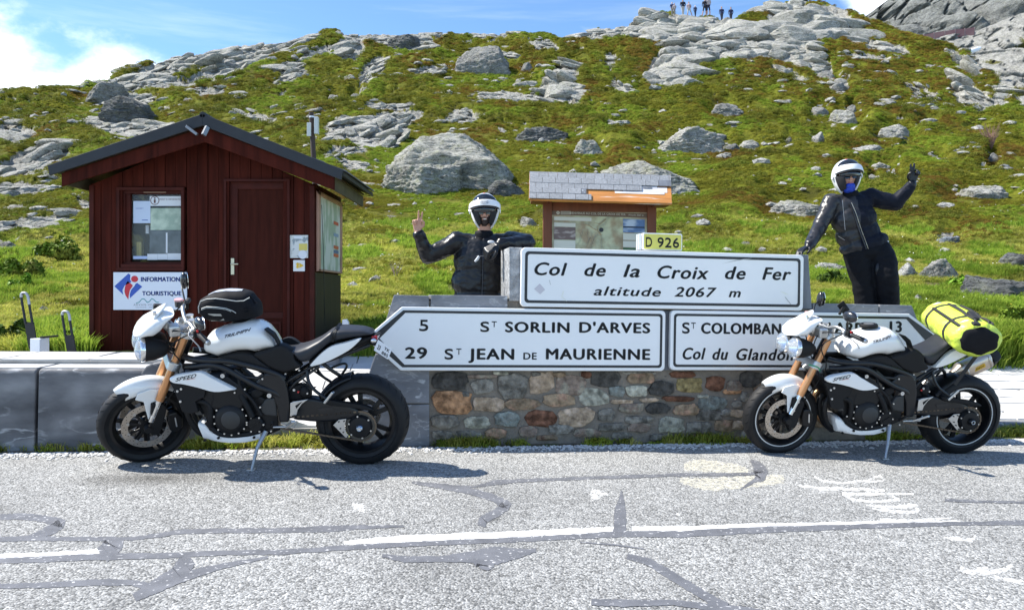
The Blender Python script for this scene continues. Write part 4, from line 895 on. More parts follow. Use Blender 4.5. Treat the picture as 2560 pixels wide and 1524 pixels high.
def blobpoly(cx, cz, w, h, rg, n=13, sq=4.6):
    o = []
    for i in range(n):
        a = 2*math.pi*(i+rg.uniform(-.33, .33))/n; c, s = math.cos(a), math.sin(a); k = (abs(c)**sq+abs(s)**sq)**(-1/sq)*rg.uniform(.84, 1.08)
        o.append((cx+c*k*w/2, cz+s*k*h/2))
    return o
SC_ = {'o': (.46, .25, .13), 'k': (.38, .28, .19), 'g': (.235, .215, .18), 'd': (.085, .078, .068), 'p': (.40, .38, .30), 'b': (.20, .205, .18), 'r': (.20, .095, .058), 'n': (.27, .195, .125), 'y': (.32, .245, .11), 'm': (.24, .18, .14)}
def wst(k, c):
    c2 = tuple(min(1, v*rg.uniform(1.15, 1.45)) for v in c) if k % 2 else tuple(v*.55 for v in c)
    return mat('wall_stone_%d' % k, c, .85, var=.45, vs=22, bump=.2, bs=34, col2=c2, c2s=13, c2lo=.50, c2hi=.62, rnd=.22, b2=.02, b2s=12, detail=8, spec=.15)
SM = {k: wst(i, c) for i, (k, c) in enumerate(SC_.items())}
ST = [  # facing stones: centre and size in the enlarged view of the wall (x, y, w, h), colour
 (525,118,205,105,'d'),(720,95,185,24,'m'),(722,155,140,85,'g'),(900,150,165,140,'g'),(1068,130,145,130,'k'),(1240,150,165,115,'m'),(1330,85,60,40,'r'),(1440,105,175,100,'d'),(1655,105,160,60,'n'),(1640,75,190,20,'g'),
 (540,245,222,130,'o'),(755,260,185,82,'k'),(955,258,200,66,'n'),(1170,232,185,70,'n'),(1372,218,175,98,'p'),(1508,183,90,62,'b'),(1625,182,125,64,'p'),(1770,165,140,85,'d'),(1935,148,155,85,'y'),(1895,85,160,38,'r'),(2090,138,110,85,'r'),(2195,150,90,60,'m'),(2295,110,130,90,'d'),
 (500,358,160,75,'g'),(690,363,150,66,'p'),(865,345,140,84,'b'),(1068,342,185,95,'r'),(1275,330,200,112,'k'),(1445,322,100,72,'g'),(1595,280,145,58,'m'),(1540,242,130,26,'k'),(1700,232,110,24,'k'),(1875,226,190,30,'r'),(2015,212,70,20,'p'),(2187,183,105,30,'o'),(2080,255,170,80,'b'),(1755,282,140,60,'d'),(1915,288,140,66,'n'),
 (2260,215,50,60,'g'),(2215,310,80,46,'k'),(2215,258,60,40,'g'),(2150,305,60,40,'g'),(2050,325,150,60,'g'),(1830,378,155,90,'p'),(1640,350,180,40,'g'),(1640,395,140,50,'m'),(1990,395,150,70,'g'),(2140,385,120,70,'n'),(2220,380,70,50,'k'),(1475,390,150,44,'g'),(1180,405,150,50,'g'),(985,418,110,66,'m'),(800,428,130,60,'n'),(640,435,150,40,'g'),(480,440,120,50,'g'),(1330,425,160,50,'m'),(1100,455,120,30,'n'),
 (2360,170,90,80,'n'),(2460,120,110,70,'g'),(2380,260,110,70,'m'),(2470,220,80,70,'r'),(2400,350,130,70,'g'),(2560,180,120,90,'d'),(2560,290,130,80,'n'),(2530,380,130,60,'g'),(2700,150,130,80,'m'),(2700,250,130,70,'g'),(2690,350,150,80,'n'),(2840,200,120,90,'g'),(2850,320,140,90,'d'),(2960,250,90,90,'m'),(2990,360,110,80,'g'),(2970,150,110,70,'g'),(2830,120,100,50,'n'),(1540,445,120,44,'g'),(1760,450,110,36,'g'),(1940,455,120,34,'m'),(2110,450,120,44,'g'),(2300,440,120,50,'g'),(1035,82,60,30,'g'),(1170,85,80,30,'n'),(830,75,90,24,'p'),(620,200,46,30,'g'),(2330,400,80,40,'k'),
]
for (cx, cy, w, h, k) in ST:
    s = 1060/2493; x, z = O(900+cx*s, 900+cy*s); x2, z2 = O(900+(cx+w/2)*s, 900+(cy+h/2)*s)
    stone_piece(wall, 'stone', SM[k], blobpoly(x, z, 2*(x2-x)*1.04, 2*(z-z2)*1.06, rg), .03, -.012+rg.uniform(-.012, .008), rg)
for i in range(170):       # small packing stones between
    x = rg.uniform(O(1085, 1000)[0], O(2330, 1000)[0]); z = rg.uniform(.02, .66); w = rg.uniform(.03, .09)
    stone_piece(wall, 'stone', SM[rg.choice('gnmkdp')], blobpoly(x, z, w, w*rg.uniform(.35, .7), rg, 7), .03, .008, rg, .004)
def slab(name, pts, m, y0=-.02, y1=.46, bev=.006, lab=None):
    mb = MB(); mb.prism(pts, lambda p, s: Vector((p[0], y1 if s else y0, p[1]))); o = mb.build(name, m, wall, bevel=bev)
    if lab: o['label'] = lab
    return o
s_ = .0035
for (a, b) in ((985, 1073), (1076, 1268)):       # slate capping left of the name sign
    xa = O(a, 737)[0]; t = O(a, 737)[1]; u = O(b, 739)
    if a == 985: slab('cap_slab', [O(940, 880), O(1073, 880), (u[0]-s_, u[1]), (xa, t)], mSlate)
    else: slab('cap_slab', [O(a, 790), O(b, 790), (u[0], u[1]), (xa+s_, t)], mSlate)
slab('end_slab', [O(866, 1130), O(1073, 1120), O(1073, 1010), O(896, 1010)], mSlate, lab='lowest slate slab of the sloping wall end')
slab('end_slab', [O(897, 1007), O(1073, 1007), O(1073, 884), O(939, 884)], mSlate)
slab('corner_slab', [O(1272, 752), O(1305, 752), O(1305, 619), O(1272, 618)], mat('pecked_stone', (.34, .345, .35), .8, var=.35, vs=26, bump=.14, bs=60), lab='pecked grey corner stone left of the name sign')
slab('top_slab', [O(1306, 700), O(1990, 700), O(1990, 638), O(1306, 620)], mSlate)
slab('corner_slab', [O(1993, 772), O(2027, 772), O(2018, 637), O(1992, 636)], mSlateD)
slab('middle_slab', [O(1620, 925), O(1700, 925), O(1700, 776), O(1620, 776)], mSlateD, y0=-.012)
slab('cap_slab', [O(2029, 800), O(2193, 800), O(2193, 761), O(2029, 757)], mSlate); slab('cap_slab', [O(2196, 800), O(2290, 800), O(2276, 763), O(2196, 761)], mSlate)
slab('end_slab', [O(2240, 930), O(2342, 930), O(2291, 803), O(2240, 803)], mSlate)
slab('standing_step', [(2.75, .02), (4.05, .02), (4.05, .66), (2.75, .66)], mSlate, y0=.50, y1=.95)     # ledge behind the wall on which the right rider stands

# ------------------------------------------------------------------ road signs
mRng = mat('sign_grey_back', (.45, .46, .47), .5, metal=.4)
def sign(name, label, outer, blackA, blackB, texts, y=-.075, th=.05):
    M = WM; t = thing(name, label, 'road sign', M=M, group='road signs on the stone wall')
    mb = MB(); mb.prism(outer, lambda p, s: Vector((p[0], y+th if s else y, p[1]))); mb.build('panel', mWhite, t, bevel=.006)
    if blackA:
        mb = MB(); n = len(blackA); mb.add([(p[0], y-.002, p[1]) for p in blackA]+[(p[0], y-.002, p[1]) for p in blackB], [(i, (i+1) % n, n+(i+1) % n, n+i) for i in range(n)]); mb.build('border', mBlk, t, fixn=False)
    for line in texts:
        for w in line:
            mb = MB(); put_text(mb, w[0], w[1], w[2], w[3], w[4], lambda x, z: Vector((x, y-.0022, z)), off=w[5], shear=w[6], space=1.12)
            mb.build('word', mBlk, t, fixn=False)
    for sx in (.12, .88):
        xs = [p[0] for p in outer]; zs = [p[1] for p in outer]; xx = min(xs)+(max(xs)-min(xs))*sx; mb = MB(); mb.box(xx-.02, xx+.02, y+th+.001, .04, min(zs)+.05, max(zs)-.05); mb.build('bracket', mRng, t)
    return t
def wd(txt, x0, x1, yb, cap, off=.02, sh=0.):      # word between photo columns x0..x1, baseline yb, capital height in photo pixels
    a = O(x0, yb); b = O(x1, yb); c = O(x0, yb-cap); return (txt, a[0], b[0], a[1], c[1]-a[1], off, sh)
K = 1160/2493; c5 = lambda x: 1180+x*K; r5 = lambda y: 600+y*K
x0, z1 = O(1300, 620); x1, z0 = O(1997, 775)
L1 = [wd('Col', c5(325), c5(500), 688, 34, .008, .25), wd('de', c5(590), c5(705), 690.5, 34, .008, .25), wd('la', c5(797), c5(885), 693, 34, .008, .25), wd('Croix', c5(978), c5(1252), 696, 34, .008, .25), wd('de', c5(1337), c5(1448), 698, 34, .008, .25), wd('Fer', c5(1535), c5(1690), 699.5, 33, .008, .25)]
L2 = [wd('altitude', c5(640), c5(998), 738, 24, .008, .25), wd('2067', c5(1068), c5(1294), 741, 25.5, .008, .25), wd('m', c5(1357), c5(1422), 742.5, 24, .008, .25)]
xr = O(1997, 700)[0]
sign('road_sign', 'white name panel reading Col de la Croix de Fer altitude 2067 m', rrect(x0, xr, O(1650, 771)[1], O(1650, 629)[1], .035), rrect(x0+.030, xr-.030, O(1650, 771)[1]+.030, O(1650, 629)[1]-.030, .03), rrect(x0+.052, xr-.052, O(1650, 771)[1]+.052, O(1650, 629)[1]-.052, .02), [L1, L2])
def arrow(pts_sq, tip, right=True, r=.03, n=6):
    """pointed outline: tip, then the far corners rounded"""
    return None
def arrow_loop(xt, zt, xs, z1, z0, xe, r, n=6, flip=1):      # tip (xt, zt), shoulders at xs, rounded corners at xe
    o = [(xt, zt), (xs, z1)]
    for cx, cz, a0, a1 in ((xe-flip*r, z1-r, 90, 0), (xe-flip*r, z0+r, 0, -90)):
        for i in range(n+1): a = R_(a0+(a1-a0)*i/n); o.append((cx+flip*r*math.cos(a), cz+r*math.sin(a)))
    o.append((xs, z0)); return o
zT, zB = O(1330, 771)[1], O(1330, 924)[1]; zm = (zT+zB)/2
xe = O(1655, 850)[0]; xs = O(1003, 850)[0]; xt = O(914, 848)[0]
R5 = lambda y: y
k4 = lambda x: 940+x*820/2173
T1 = [wd('5', k4(284), k4(343), 826, 30, .022), wd('S', k4(684), k4(742), 828, 27, .022), wd('T', k4(758), k4(791), 816, 15, .012), wd('SORLIN', k4(845), k4(1268), 829, 28, .022), wd("D'ARVES", k4(1330), k4(1796), 830, 28, .022)]
T2 = [wd('29', k4(190), k4(336), 894, 30, .022), wd('S', k4(450), k4(506), 896, 28, .022), wd('T', k4(527), k4(560), 884, 16, .012), wd('JEAN', k4(605), k4(906), 896, 29, .022), wd('DE', k4(965), k4(1053), 896, 18, .014), wd('MAURIENNE', k4(1112), k4(1796), 896, 29, .022)]
sign('road_sign', 'left arrow sign listing 5 St Sorlin d Arves and 29 St Jean de Maurienne',
     arrow_loop(xt, zm, xs, zT, zB, xe, .035), arrow_loop(xt+.030, zm, xs+.012, zT-.026, zB+.026, xe-.026, .028), arrow_loop(O(949, 848)[0], zm, O(1012, 848)[0], zT-.046, zB+.046, xe-.046, .018), [T1, T2])
xe = O(1668, 850)[0]; xs = O(2258, 850)[0]; xt = O(2352, 852)[0]; zT, zB = O(1960, 779)[1], O(1960, 923)[1]; zm = (zT+zB)/2
T1 = [wd('S', c5(1110), c5(1150), 832, 29, .022), wd('T', c5(1158), c5(1182), 820, 16, .012), wd('COLOMBAN', c5(1210), c5(1636), 832.5, 29, .022), wd('DES', c5(1658), c5(1735), 833, 18, .012), wd('VILLARDS', c5(1765), c5(2120), 831, 29, .022), wd('13', c5(2212), c5(2278), 829, 29, .022)]
T2 = [wd('Col', c5(1112), c5(1235), 896, 31, .010, .25), wd('du', c5(1270), c5(1355), 897, 31, .010, .25), wd('Glandon', c5(1397), c5(1703), 898, 31, .010, .25)]
sign('road_sign', 'right arrow sign reading St Colomban des Villards 13 and Col du Glandon',
     arrow_loop(xt, zm, xs, zT, zB, xe, .035, flip=-1), arrow_loop(xt-.030, zm, xs-.012, zT-.026, zB+.026, xe+.026, .028, flip=-1), arrow_loop(O(2302, 852)[0], zm, O(2250, 852)[0], zT-.046, zB+.046, xe+.046, .018, flip=-1), [T1, T2])
nm_ = [o for o in bpy.context.scene.objects if o.get('label', '').startswith('white name panel')][0]
mSk = mat('torn_sticker', (.62, .58, .60), .6); mSc = mat('sign_scratch', (.42, .42, .40), .6)
for pl in ([(1331, 722), (1345, 709), (1358, 724), (1346, 735)],): MB().add([(lambda q_: Vector((q_[0], -.0772, q_[1])))(O(*p)) for p in pl], [(0, 1, 2, 3)]).build('sticker', mSk, nm_, fixn=False)
for pl in ([(1399, 737), (1402, 726), (1405, 728), (1402, 739)], [(1938, 728), (1950, 730), (1962, 737), (1952, 736)], [(1396, 740), (1399, 738), (1412, 752), (1410, 752)]): MB().add([(lambda q_: Vector((q_[0], -.0772, q_[1])))(O(*p)) for p in pl], [(0, 1, 2, 3)]).build('torn_tape', mat('torn_tape', (.85, .84, .76), .6), nm_, fixn=False)
for pl in ([(1795, 660), (1830, 651), (1868, 646), (1868, 647), (1830, 652.5)], [(1368, 700), (1369, 700), (1372, 712), (1371, 712)], [(1950, 742), (1951, 741), (1966, 760), (1965, 761)]): MB().add([(lambda q_: Vector((q_[0], -.0772, q_[1])))(O(*p)) for p in pl], [tuple(range(len(pl)))]).build('scratch', mSc, nm_, fixn=False)
# small yellow route number on top of the name panel
mYl = mat('sign_yellow', (.72, .66, .13), .4)
t = thing('route_sign', 'small yellow route plate reading D 926 standing on the name panel', 'road sign', M=WM, group='road signs on the stone wall')
ya = -.02; q = lambda x, y: (lambda p: (p.x, p.z))(ray_local(WM, x, y, y=ya))
a, b = q(1607, 626), q(1706, 582); yz0, yz1 = q(1650, 626)[1], q(1650, 583)[1]
mb = MB(); mb.prism(rrect(a[0], b[0], yz0, yz1, .014), lambda p, s: Vector((p[0], ya+.10*s, p[1]))); mb.build('panel', mWhite, t, bevel=.003)
for k in (0, 1): mb = MB(); mb.prism(rrect(a[0]-.022-.0*k, a[0]-.002, yz0+.002, yz1-.006, .006), lambda p, s: Vector((p[0], ya+.03+.05*k+.03*s, p[1]))); mb.build('channel', mAlu, t, bevel=.002)
mb = MB(); mb.prism(rrect(a[0]+.009, b[0]-.009, yz0+.009, yz1-.009, .010), lambda p, s: Vector((p[0], ya-.002+.004*s, p[1]))); mb.build('yellow_face', mYl, t)
mb = MB()
for w, xa, xb in (('D', 1614, 1629.5), ('9', 1643.5, 1658.5), ('2', 1662, 1678), ('6', 1682, 1697)):
    A, Bq = q(xa, 618), q(xb, 618); put_text(mb, w, A[0], Bq[0], q(1650, 618.5)[1], q(1650, 592)[1]-q(1650, 618.5)[1], lambda x, z: Vector((x, ya-.0045, z)), off=.022)
mb.build('lettering', mBlk, t, fixn=False)
for xx in (a[0]+.03, b[0]-.03): mb = MB(); mb.box(xx-.012, xx+.012, ya+.035, ya+.06, yz0-.06, yz0+.01); mb.build('bracket', mRng, t)

# ------------------------------------------------------------------ stone kerb blocks on the left (bench height)
mBlkS = mat('veined_blue_stone', (.150, .150, .155), .75, spec=.2, var=.5, vs=2.2, bump=.05, bs=22, col2=(.215, .215, .215), c2s=2.4, c2lo=.5, c2hi=.7, stretch=(1, 1, 2.4), detail=9)
add_veins(mBlkS, (.46, .46, .46), 1.6, .022, (0, .6, 0), (1, 1, 3.2)); add_veins(mSlate, (.42, .43, .44), 3, .02, (0, .4, 0), (1, 1, 2.6), .6)
mTop = mat('bush_hammered_stone', (.45, .45, .45), .85, var=.15, vs=5, bump=.1, bs=40)
def kerb_block(px0, px1, lab, endup=False):
    a = WP(px0, 1000)[0]; b = WP(px1, 1000)[0]; zt = WP(200, 922)[1]
    t = thing('stone_block', lab, 'stone block', M=WM @ Matrix.Translation((a, 0, 0)), group='long stone blocks edging the road'); L = b-a
    prof = [(0, -.1), (0, zt-.03), (.008, zt-.010), (.035, zt), (.44, zt+.004), (.46, zt-.02), (.46, -.1)]
    mb = MB(); 
    mb.loft([[Vector((x, p[0], p[1])) for p in prof] for x in (0.004, L-.004)]); mb.build('block', [mBlkS], t, bevel=.01)
    mb = MB(); mb.box(.012, L-.012, .04, .435, zt+.0005, zt+.006); mb.build('top_face', mTop, t)
    if endup:
        pr = [(L-.17, zt-.16), (L-.17, zt-.03), (L-.15, zt+.0), (L-.12, zt+.03), (L-.07, zt+.045), (L+.02, zt+.035), (L+.025, zt-.16)]
        mb = MB(); mb.prism(pr, lambda p, s: Vector((p[0], .30+.14*s, p[1]))); 
    return t
kerb_block(-560, -160, 'outermost stone block at the far left, mostly outside the picture')
kerb_block(-156, 89, 'left stone block cut by the picture edge')
kerb_block(93, 372, 'dark veined stone block behind the front wheel of the left motorcycle', True)
mb = MB(); a = WP(352, 950)[0]; zt = WP(360, 915)[1]; mb.prism([(a, .0), (a, zt-.05), (a+.035, zt+.0), (a+.075, zt+.02), (a+.125, zt+.02), (a+.135, zt-.02), (a+.135, .0)], lambda p, s: Vector((p[0], .155+.22*s-.16, p[1])))
o = mb.build('end_stone', mBlkS, bevel=.012, M=WM); tag(o, 'short rounded end stone finishing the row of kerb blocks beside the left front wheel', 'stone')
# gutter rail behind the blocks, kerb on the right
mb = MB(); z_ = WP(100, 922)[1]; mb.box(-7, -2.9, 1.18, 1.26, z_-.25, z_+.005); mb.build('drain_rail', mat('galvanised', (.38, .39, .40), .45, metal=.7), M=WM); tag(bpy.context.scene.objects['drain_rail'], 'long galvanised rail edging the grass behind the stone blocks', 'rail')
mb = MB()
for i in range(9): x = 3.45+i*.6; p = [(x, .2), (x+.592, .2), (x+.592, .34), (x, .34)]; o = MB().prism(p, lambda q_, s: Vector((q_[0], q_[1], -.06+s*(.06+.088)))).build('kerb_stone', mSlate, M=WM, bevel=.01); tag(o, ('kerb stone nearest the wall, first', 'second kerb stone from the wall', 'third kerb stone from the wall', 'fourth kerb stone from the wall', 'fifth kerb stone from the wall', 'sixth kerb stone from the wall', 'seventh kerb stone from the wall', 'eighth kerb stone from the wall', 'kerb stone at the picture edge, last')[i]+' in the flush slate row', 'kerb', 'slate kerb stones on the right')
# dark slate step between blocks and wall
mb = MB(); mb.prism([(-3.0, 2.55), (-1.55, 2.55), (-1.55, 3.0), (-3.0, 3.0)], lambda p, s: Vector((p[0], p[1], .25 + .22*s))); tag(mb.build('slate_step', mSlateD, M=WM, bevel=.02), 'dark slate step on the paving right of the hut base', 'step')

# ------------------------------------------------------------------ hut
mWd = mat('oxblood_wood', (.052, .0095, .0055), .75, var=.42, vs=5, bump=.03, bs=30, stretch=(3, 3, .25), rnd=.18, spec=.1)
mWdD = mat('oxblood_trim', (.052, .0085, .0048), .65, var=.25, vs=5, bump=.02, bs=30, spec=.2)
mRoof = mat('anthracite_metal', (.030, .033, .038), .55, var=.1, spec=.3)
HY = 8.8
def S3(cx, cy, Y=HY): return PX(80+cx*860/1934, 260+cy*860/1934, Y)
hx0, hx1 = S3(326, 500).x, S3(1590, 500).x; hz0 = S3(335, 1412).z; ap = S3(945, 185, 8.8)
hut = thing('information_hut', 'small dark red wooden tourist hut with gable roof and panelled door', 'hut', (hx0, HY, hz0))
def ztop(x):        # underside of the roof along the front
    c = (hx0+hx1)/2; e = S3(326, 455).z; a_ = S3(945, 190).z; return a_-(a_-e)*abs(x-c)/((hx1-hx0)/2)
# solid body behind the boards, with a window recess
wx0, wx1, wz0, wz1 = S3(500, 700).x, S3(845, 700).x, S3(600, 925).z, S3(600, 480).z
dx0, dx1, dz1 = S3(1095, 600).x, S3(1437, 600).x, S3(1200, 436).z
mb = MB(); prof = [(hx0+.03, hz0+.08), (hx1-.03, hz0+.08), (hx1-.03, ztop(hx1)+.02), ((hx0+hx1)/2, ztop((hx0+hx1)/2)+.02), (hx0+.03, ztop(hx0)+.02)]
mb.prism(prof, lambda p, s: Vector((p[0], HY+.20+s*1.12, p[1]))); mb.build('wall', mWdD, hut, world=True)
# vertical boards, interrupted by window and door
bw = (hx1-hx0)/21
for i in range(21):
    a, b = hx0+i*bw+.002, hx0+(i+1)*bw-.002; segs = [(hz0, None)]
    mid = (a+b)/2
    if wx0 < mid < wx1: segs = [(hz0, wz0-.03), (wz1+.03, None)]
    if dx0 < mid < dx1: segs = [(dz1+.03, None)]
    for z0, z1 in segs:
        za = ztop(a) if z1 is None else z1; zb = ztop(b) if z1 is None else z1; y0 = HY+.008*(i % 2)
        m2 = MB(); m2.prism([(a, z0), (b, z0), (b, zb), (a, za)], lambda p, s: Vector((p[0], y0+.205*s if s else y0, p[1]))); m2.build('board', mWd, hut, world=True, bevel=.003)
for x in (hx0, hx1-.055): MB().box(x, x+.055, HY-.022, HY-.001, hz0, ztop(x+.03)-.02).build('corner_trim', mWdD, hut, world=True, bevel=.003)
# right side wall: slats below, boards above
for i in range(26):
    y0 = HY+.03+i*.05; MB().box(hx1-.028, hx1+.004, y0, y0+.034, hz0, S3(1590, 945).z).build('slat', mat('dark_brown_slat', (.035, .028, .016), .6, rnd=.2), hut, world=True)
for i in range(10):
    y0 = HY+.02+i*.132; MB().box(hx1-.028, hx1+.002, y0, y0+.128, S3(1590, 940).z, ztop(hx1)+.02).build('side_board', mWd, hut, world=True)
for i in range(10):
    y0 = HY+.02+i*.132; MB().box(hx0-.002, hx0+.028, y0, y0+.128, hz0, ztop(hx0)+.02).build('side_board', mWd, hut, world=True)
# stone feet
for x in (hx0+.2, (hx0+hx1)/2, hx1-.3): MB().box(x-.14, x+.14, HY+.06, HY+.4, hz0-.3, hz0+.078).build('foot', mSlateD, hut, world=True)
# roof: two slopes, metal verge, barge boards, slate eaves
rA = PX(507, 287, 8.45); rL = PX(120, 416, 8.45); rR_ = PX(858, 427, 8.45); yb_ = 10.25
def roof_side(E, sgn):
    A = rA; d = (E-A); m2 = MB(); th = .10
    m2.prism([(A.x, A.z), (E.x, E.z), (E.x, E.z-.05), (A.x, A.z-.05)], lambda p, s: Vector((p[0], 8.47+s*(yb_-8.47), p[1]-.004))); m2.build('roof_slope', mRoof, hut, world=True)
    m2 = MB(); m2.prism([(A.x, A.z+.01), (E.x, E.z+.01), (E.x-sgn*.02, E.z-.105), (A.x, A.z-.125)], lambda p, s: Vector((p[0], 8.44+s*.028, p[1]))); o = m2.build('verge_trim', mRoof, hut, world=True, bevel=.004)
    for k in (.12, .5, .9):
        p = A+(E-A)*k; MB().cyl((p.x, 8.432, p.z-.05), (p.x, 8.441, p.z-.05), .011, n=8).build('screw', mRoof, o)
    m2 = MB(); k0 = 1.0; q0 = A; q1 = A+(E-A)*.93
    m2.prism([(q0.x, q0.z-.13), (q1.x, q1.z-.11), (q1.x, q1.z-.26), (q0.x, q0.z-.30)], lambda p, s: Vector((p[0], 8.50+s*.03, p[1]))); m2.build('barge_board', mWd, hut, world=True, bevel=.004)
    # soffit boards
    m2 = MB(); m2.prism([(q0.x, q0.z-.08), (q1.x, q1.z-.07), (q1.x, q1.z-.09), (q0.x, q0.z-.10)], lambda p, s: Vector((p[0], 8.53+s*(yb_-8.56), p[1]))); m2.build('soffit', mat('brown_soffit', (.07, .035, .018), .7, var=.2), hut, world=True)
    # eave fascia and shingle course
    m2 = MB(); m2.box(E.x-sgn*.14-.012, E.x-sgn*.14+.012, 8.54, yb_-.02, E.z-.20, E.z-.055); m2.build('fascia', mat('weathered_fascia', (.085, .070, .038), .8, var=.3, vs=6), hut, world=True)
    for r in range(3):
        for j in range(9):
            y0 = 8.49+j*.19+(.06 if r % 2 else 0); x = E.x-sgn*(.02+r*.13); zz = E.z+(A.z-E.z)*abs(x-E.x)/abs(A.x-E.x)
            dz = (A.z-E.z)/abs(A.x-E.x)*.17
            MB().prism([(x+sgn*.05, zz-dz*.30+.008), (x-sgn*.12, zz+dz*.70+.004), (x-sgn*.12, zz+dz*.70+.014), (x+sgn*.05, zz-dz*.30+.022)], lambda p, s: Vector((p[0], y0+s*.182, p[1]+.001*j))).build('shingle', mSlateD, hut, world=True)
roof_side(rL, -1); roof_side(rR_, 1)
MB().tube([(rA.x, 8.44, rA.z+.0), (rA.x, yb_, rA.z+.0)], .035, 8).build('ridge_cap', mRoof, hut, world=True, smooth=60)
mSt = mat('dull_steel', (.22, .23, .25), .4, metal=.8)
f0 = PX(466, 316, 8.42); f1 = PX(494, 337, 8.40); MB().bar(f0, f1, .035, .03).build('floodlight', mSt, hut, world=True, bevel=.004)
f0 = PX(519, 317, 8.42); f1 = PX(509, 338, 8.38); MB().bar(f0, f1, .035, .05).build('floodlight', mSt, hut, world=True, bevel=.004)
f0 = PX(500, 308, 8.43); f1 = PX(500, 345, 8.43); MB().bar(f0, f1, .10, .02).build('floodlight_bracket', mat('black_steel', (.012, .012, .014), .4), hut, world=True, bevel=.004)
# window
wn = MB(); Yf = HY-.018
def frame(mb, x0, x1, z0, z1, w, y0, y1): mb.box(x0, x1, y0, y1, z1-w, z1); mb.box(x0, x1, y0, y1, z0, z0+w); mb.box(x0, x0+w, y0, y1, z0+w, z1-w); mb.box(x1-w, x1, y0, y1, z0+w, z1-w)
frame(wn, S3(478, 0).x, S3(857, 0).x, S3(0, 937).z, S3(0, 468).z, .035, Yf, HY+.03); win = wn.build('window', mWdD, hut, world=True, bevel=.004)
gx0, gx1, gz0, gz1 = S3(540, 0).x, S3(834, 0).x, S3(0, 873).z, S3(0, 503).z
m2 = MB(); frame(m2, wx0-.01, wx1+.012, gz0-.075, gz1+.05, .045, HY+.03, HY+.09); 
m2.box(wx0, gx0, HY+.05, HY+.1, gz0-.04, gz1+.02); m2.box(gx1, wx1, HY+.05, HY+.1, gz0-.04, gz1+.02); m2.build('sash', mWdD, win, world=True, bevel=.004)
MB().box(wx0, wx1, HY-.01, HY+.1, gz0-.10, gz0-.055).build('sill', mWdD, win, world=True, bevel=.005)
MB().box(S3(622, 0).x, S3(748, 0).x, HY+.022, HY+.03, S3(0, 498).z, S3(0, 492).z).build('vent_strip', mat('pale_brown', (.22, .13, .08), .6), win, world=True)
MB().box(wx0, wx1, HY+.19, HY+.198, gz0-.05, gz1+.05).build('interior_backdrop', mat('dim_interior', (.035, .032, .022), .8, col2=(.16, .14, .04), c2s=6, c2lo=.55, c2hi=.6), win, world=True)
MB().box(gx0, gx1, HY+.085, HY+.089, gz0, gz1).build('pane', mat('window_glass', (.9, .95, .95), .03, trans=.9, alpha=.25, spec=.8), win, world=True)
def C2(x, y): return PX(270+x*210/944, 460+y*210/944, HY)
def sheet(x0, y0, x1, y1, y, m, name, parent): a, b = C2(x0, y0), C2(x1, y1); return MB().box(a.x, b.x, y, y+.002, b.z, a.z).build(name, m, parent, world=True)
mPap = mat('white_paper', (.66, .70, .74), .6); mGrn = mat('map_print_green', (.30, .40, .32), .6, col2=(.48, .58, .47), c2s=9, c2lo=.4, c2hi=.6, detail=8)
p_ = sheet(432, 127, 806, 237, HY+.080, mPap, 'notice', win); sheet(442, 262, 808, 510, HY+.080, mGrn, 'map_sheet', win); sheet(246, 182, 440, 432, HY+.079, mat('bluish_paper', (.52, .62, .78), .6), 'notice', win)
sheet(430, 515, 810, 775, HY+.0805, mat('grey_film', (.10, .12, .13), .25, var=.3), 'film', win); sheet(616, 540, 634, 770, HY+.078, mPap, 'tape', win); sheet(405, 780, 520, 848, HY+.079, mPap, 'notice', win); sheet(522, 780, 632, 846, HY+.0785, mPap, 'notice', win); sheet(634, 775, 815, 848, HY+.079, mPap, 'notice', win); sheet(245, 805, 404, 838, HY+.079, mat('pale_blue_paper', (.45, .55, .8), .6), 'notice', win)
sheet(355, 450, 388, 545, HY+.15, mPap, 'card', win); sheet(245, 640, 300, 800, HY+.16, mat('yellow_leaflet', (.45, .38, .12), .6), 'leaflet', win)
mt = MB(); TT = lambda x, z: Vector((x, HY+.0785, z))
a, b = C2(545, 172), C2(798, 172); put_text(mt, 'POINT D INFORMATION', a.x, b.x, a.z, .022, TT, off=.005)
c = C2(490, 175); m3 = MB(); m3.lathe([(.054, 0), (.046, 0)], (c.x, HY+.0788, c.z), n=20); m3.tube([(c.x, HY+.0785, c.z-.03), (c.x, HY+.0785, c.z+.01)], .010, 6); m3.ell((c.x, HY+.0785, c.z+.027), .009, 8, 6)
mt.add(m3.v, m3.f); mt.build('print', mat('dark_red_print', (.10, .03, .03), .6), p_, world=True, fixn=False)
mt = MB(); a, b = C2(345, 398), C2(412, 398); m4 = MB(); m4.bar((a.x, HY+.0775, a.z), (b.x, HY+.0775, a.z), .001, .008); a, b = C2(275, 272), C2(362, 272); put_text(mt, 'OUVERT', a.x, b.x, a.z, .014, lambda x, z: Vector((x, HY+.0775, z)), off=0); mt.add(m4.v, m4.f); mt.build('print', mat('blue_print', (.02, .08, .35), .6), p_, world=True, fixn=False)
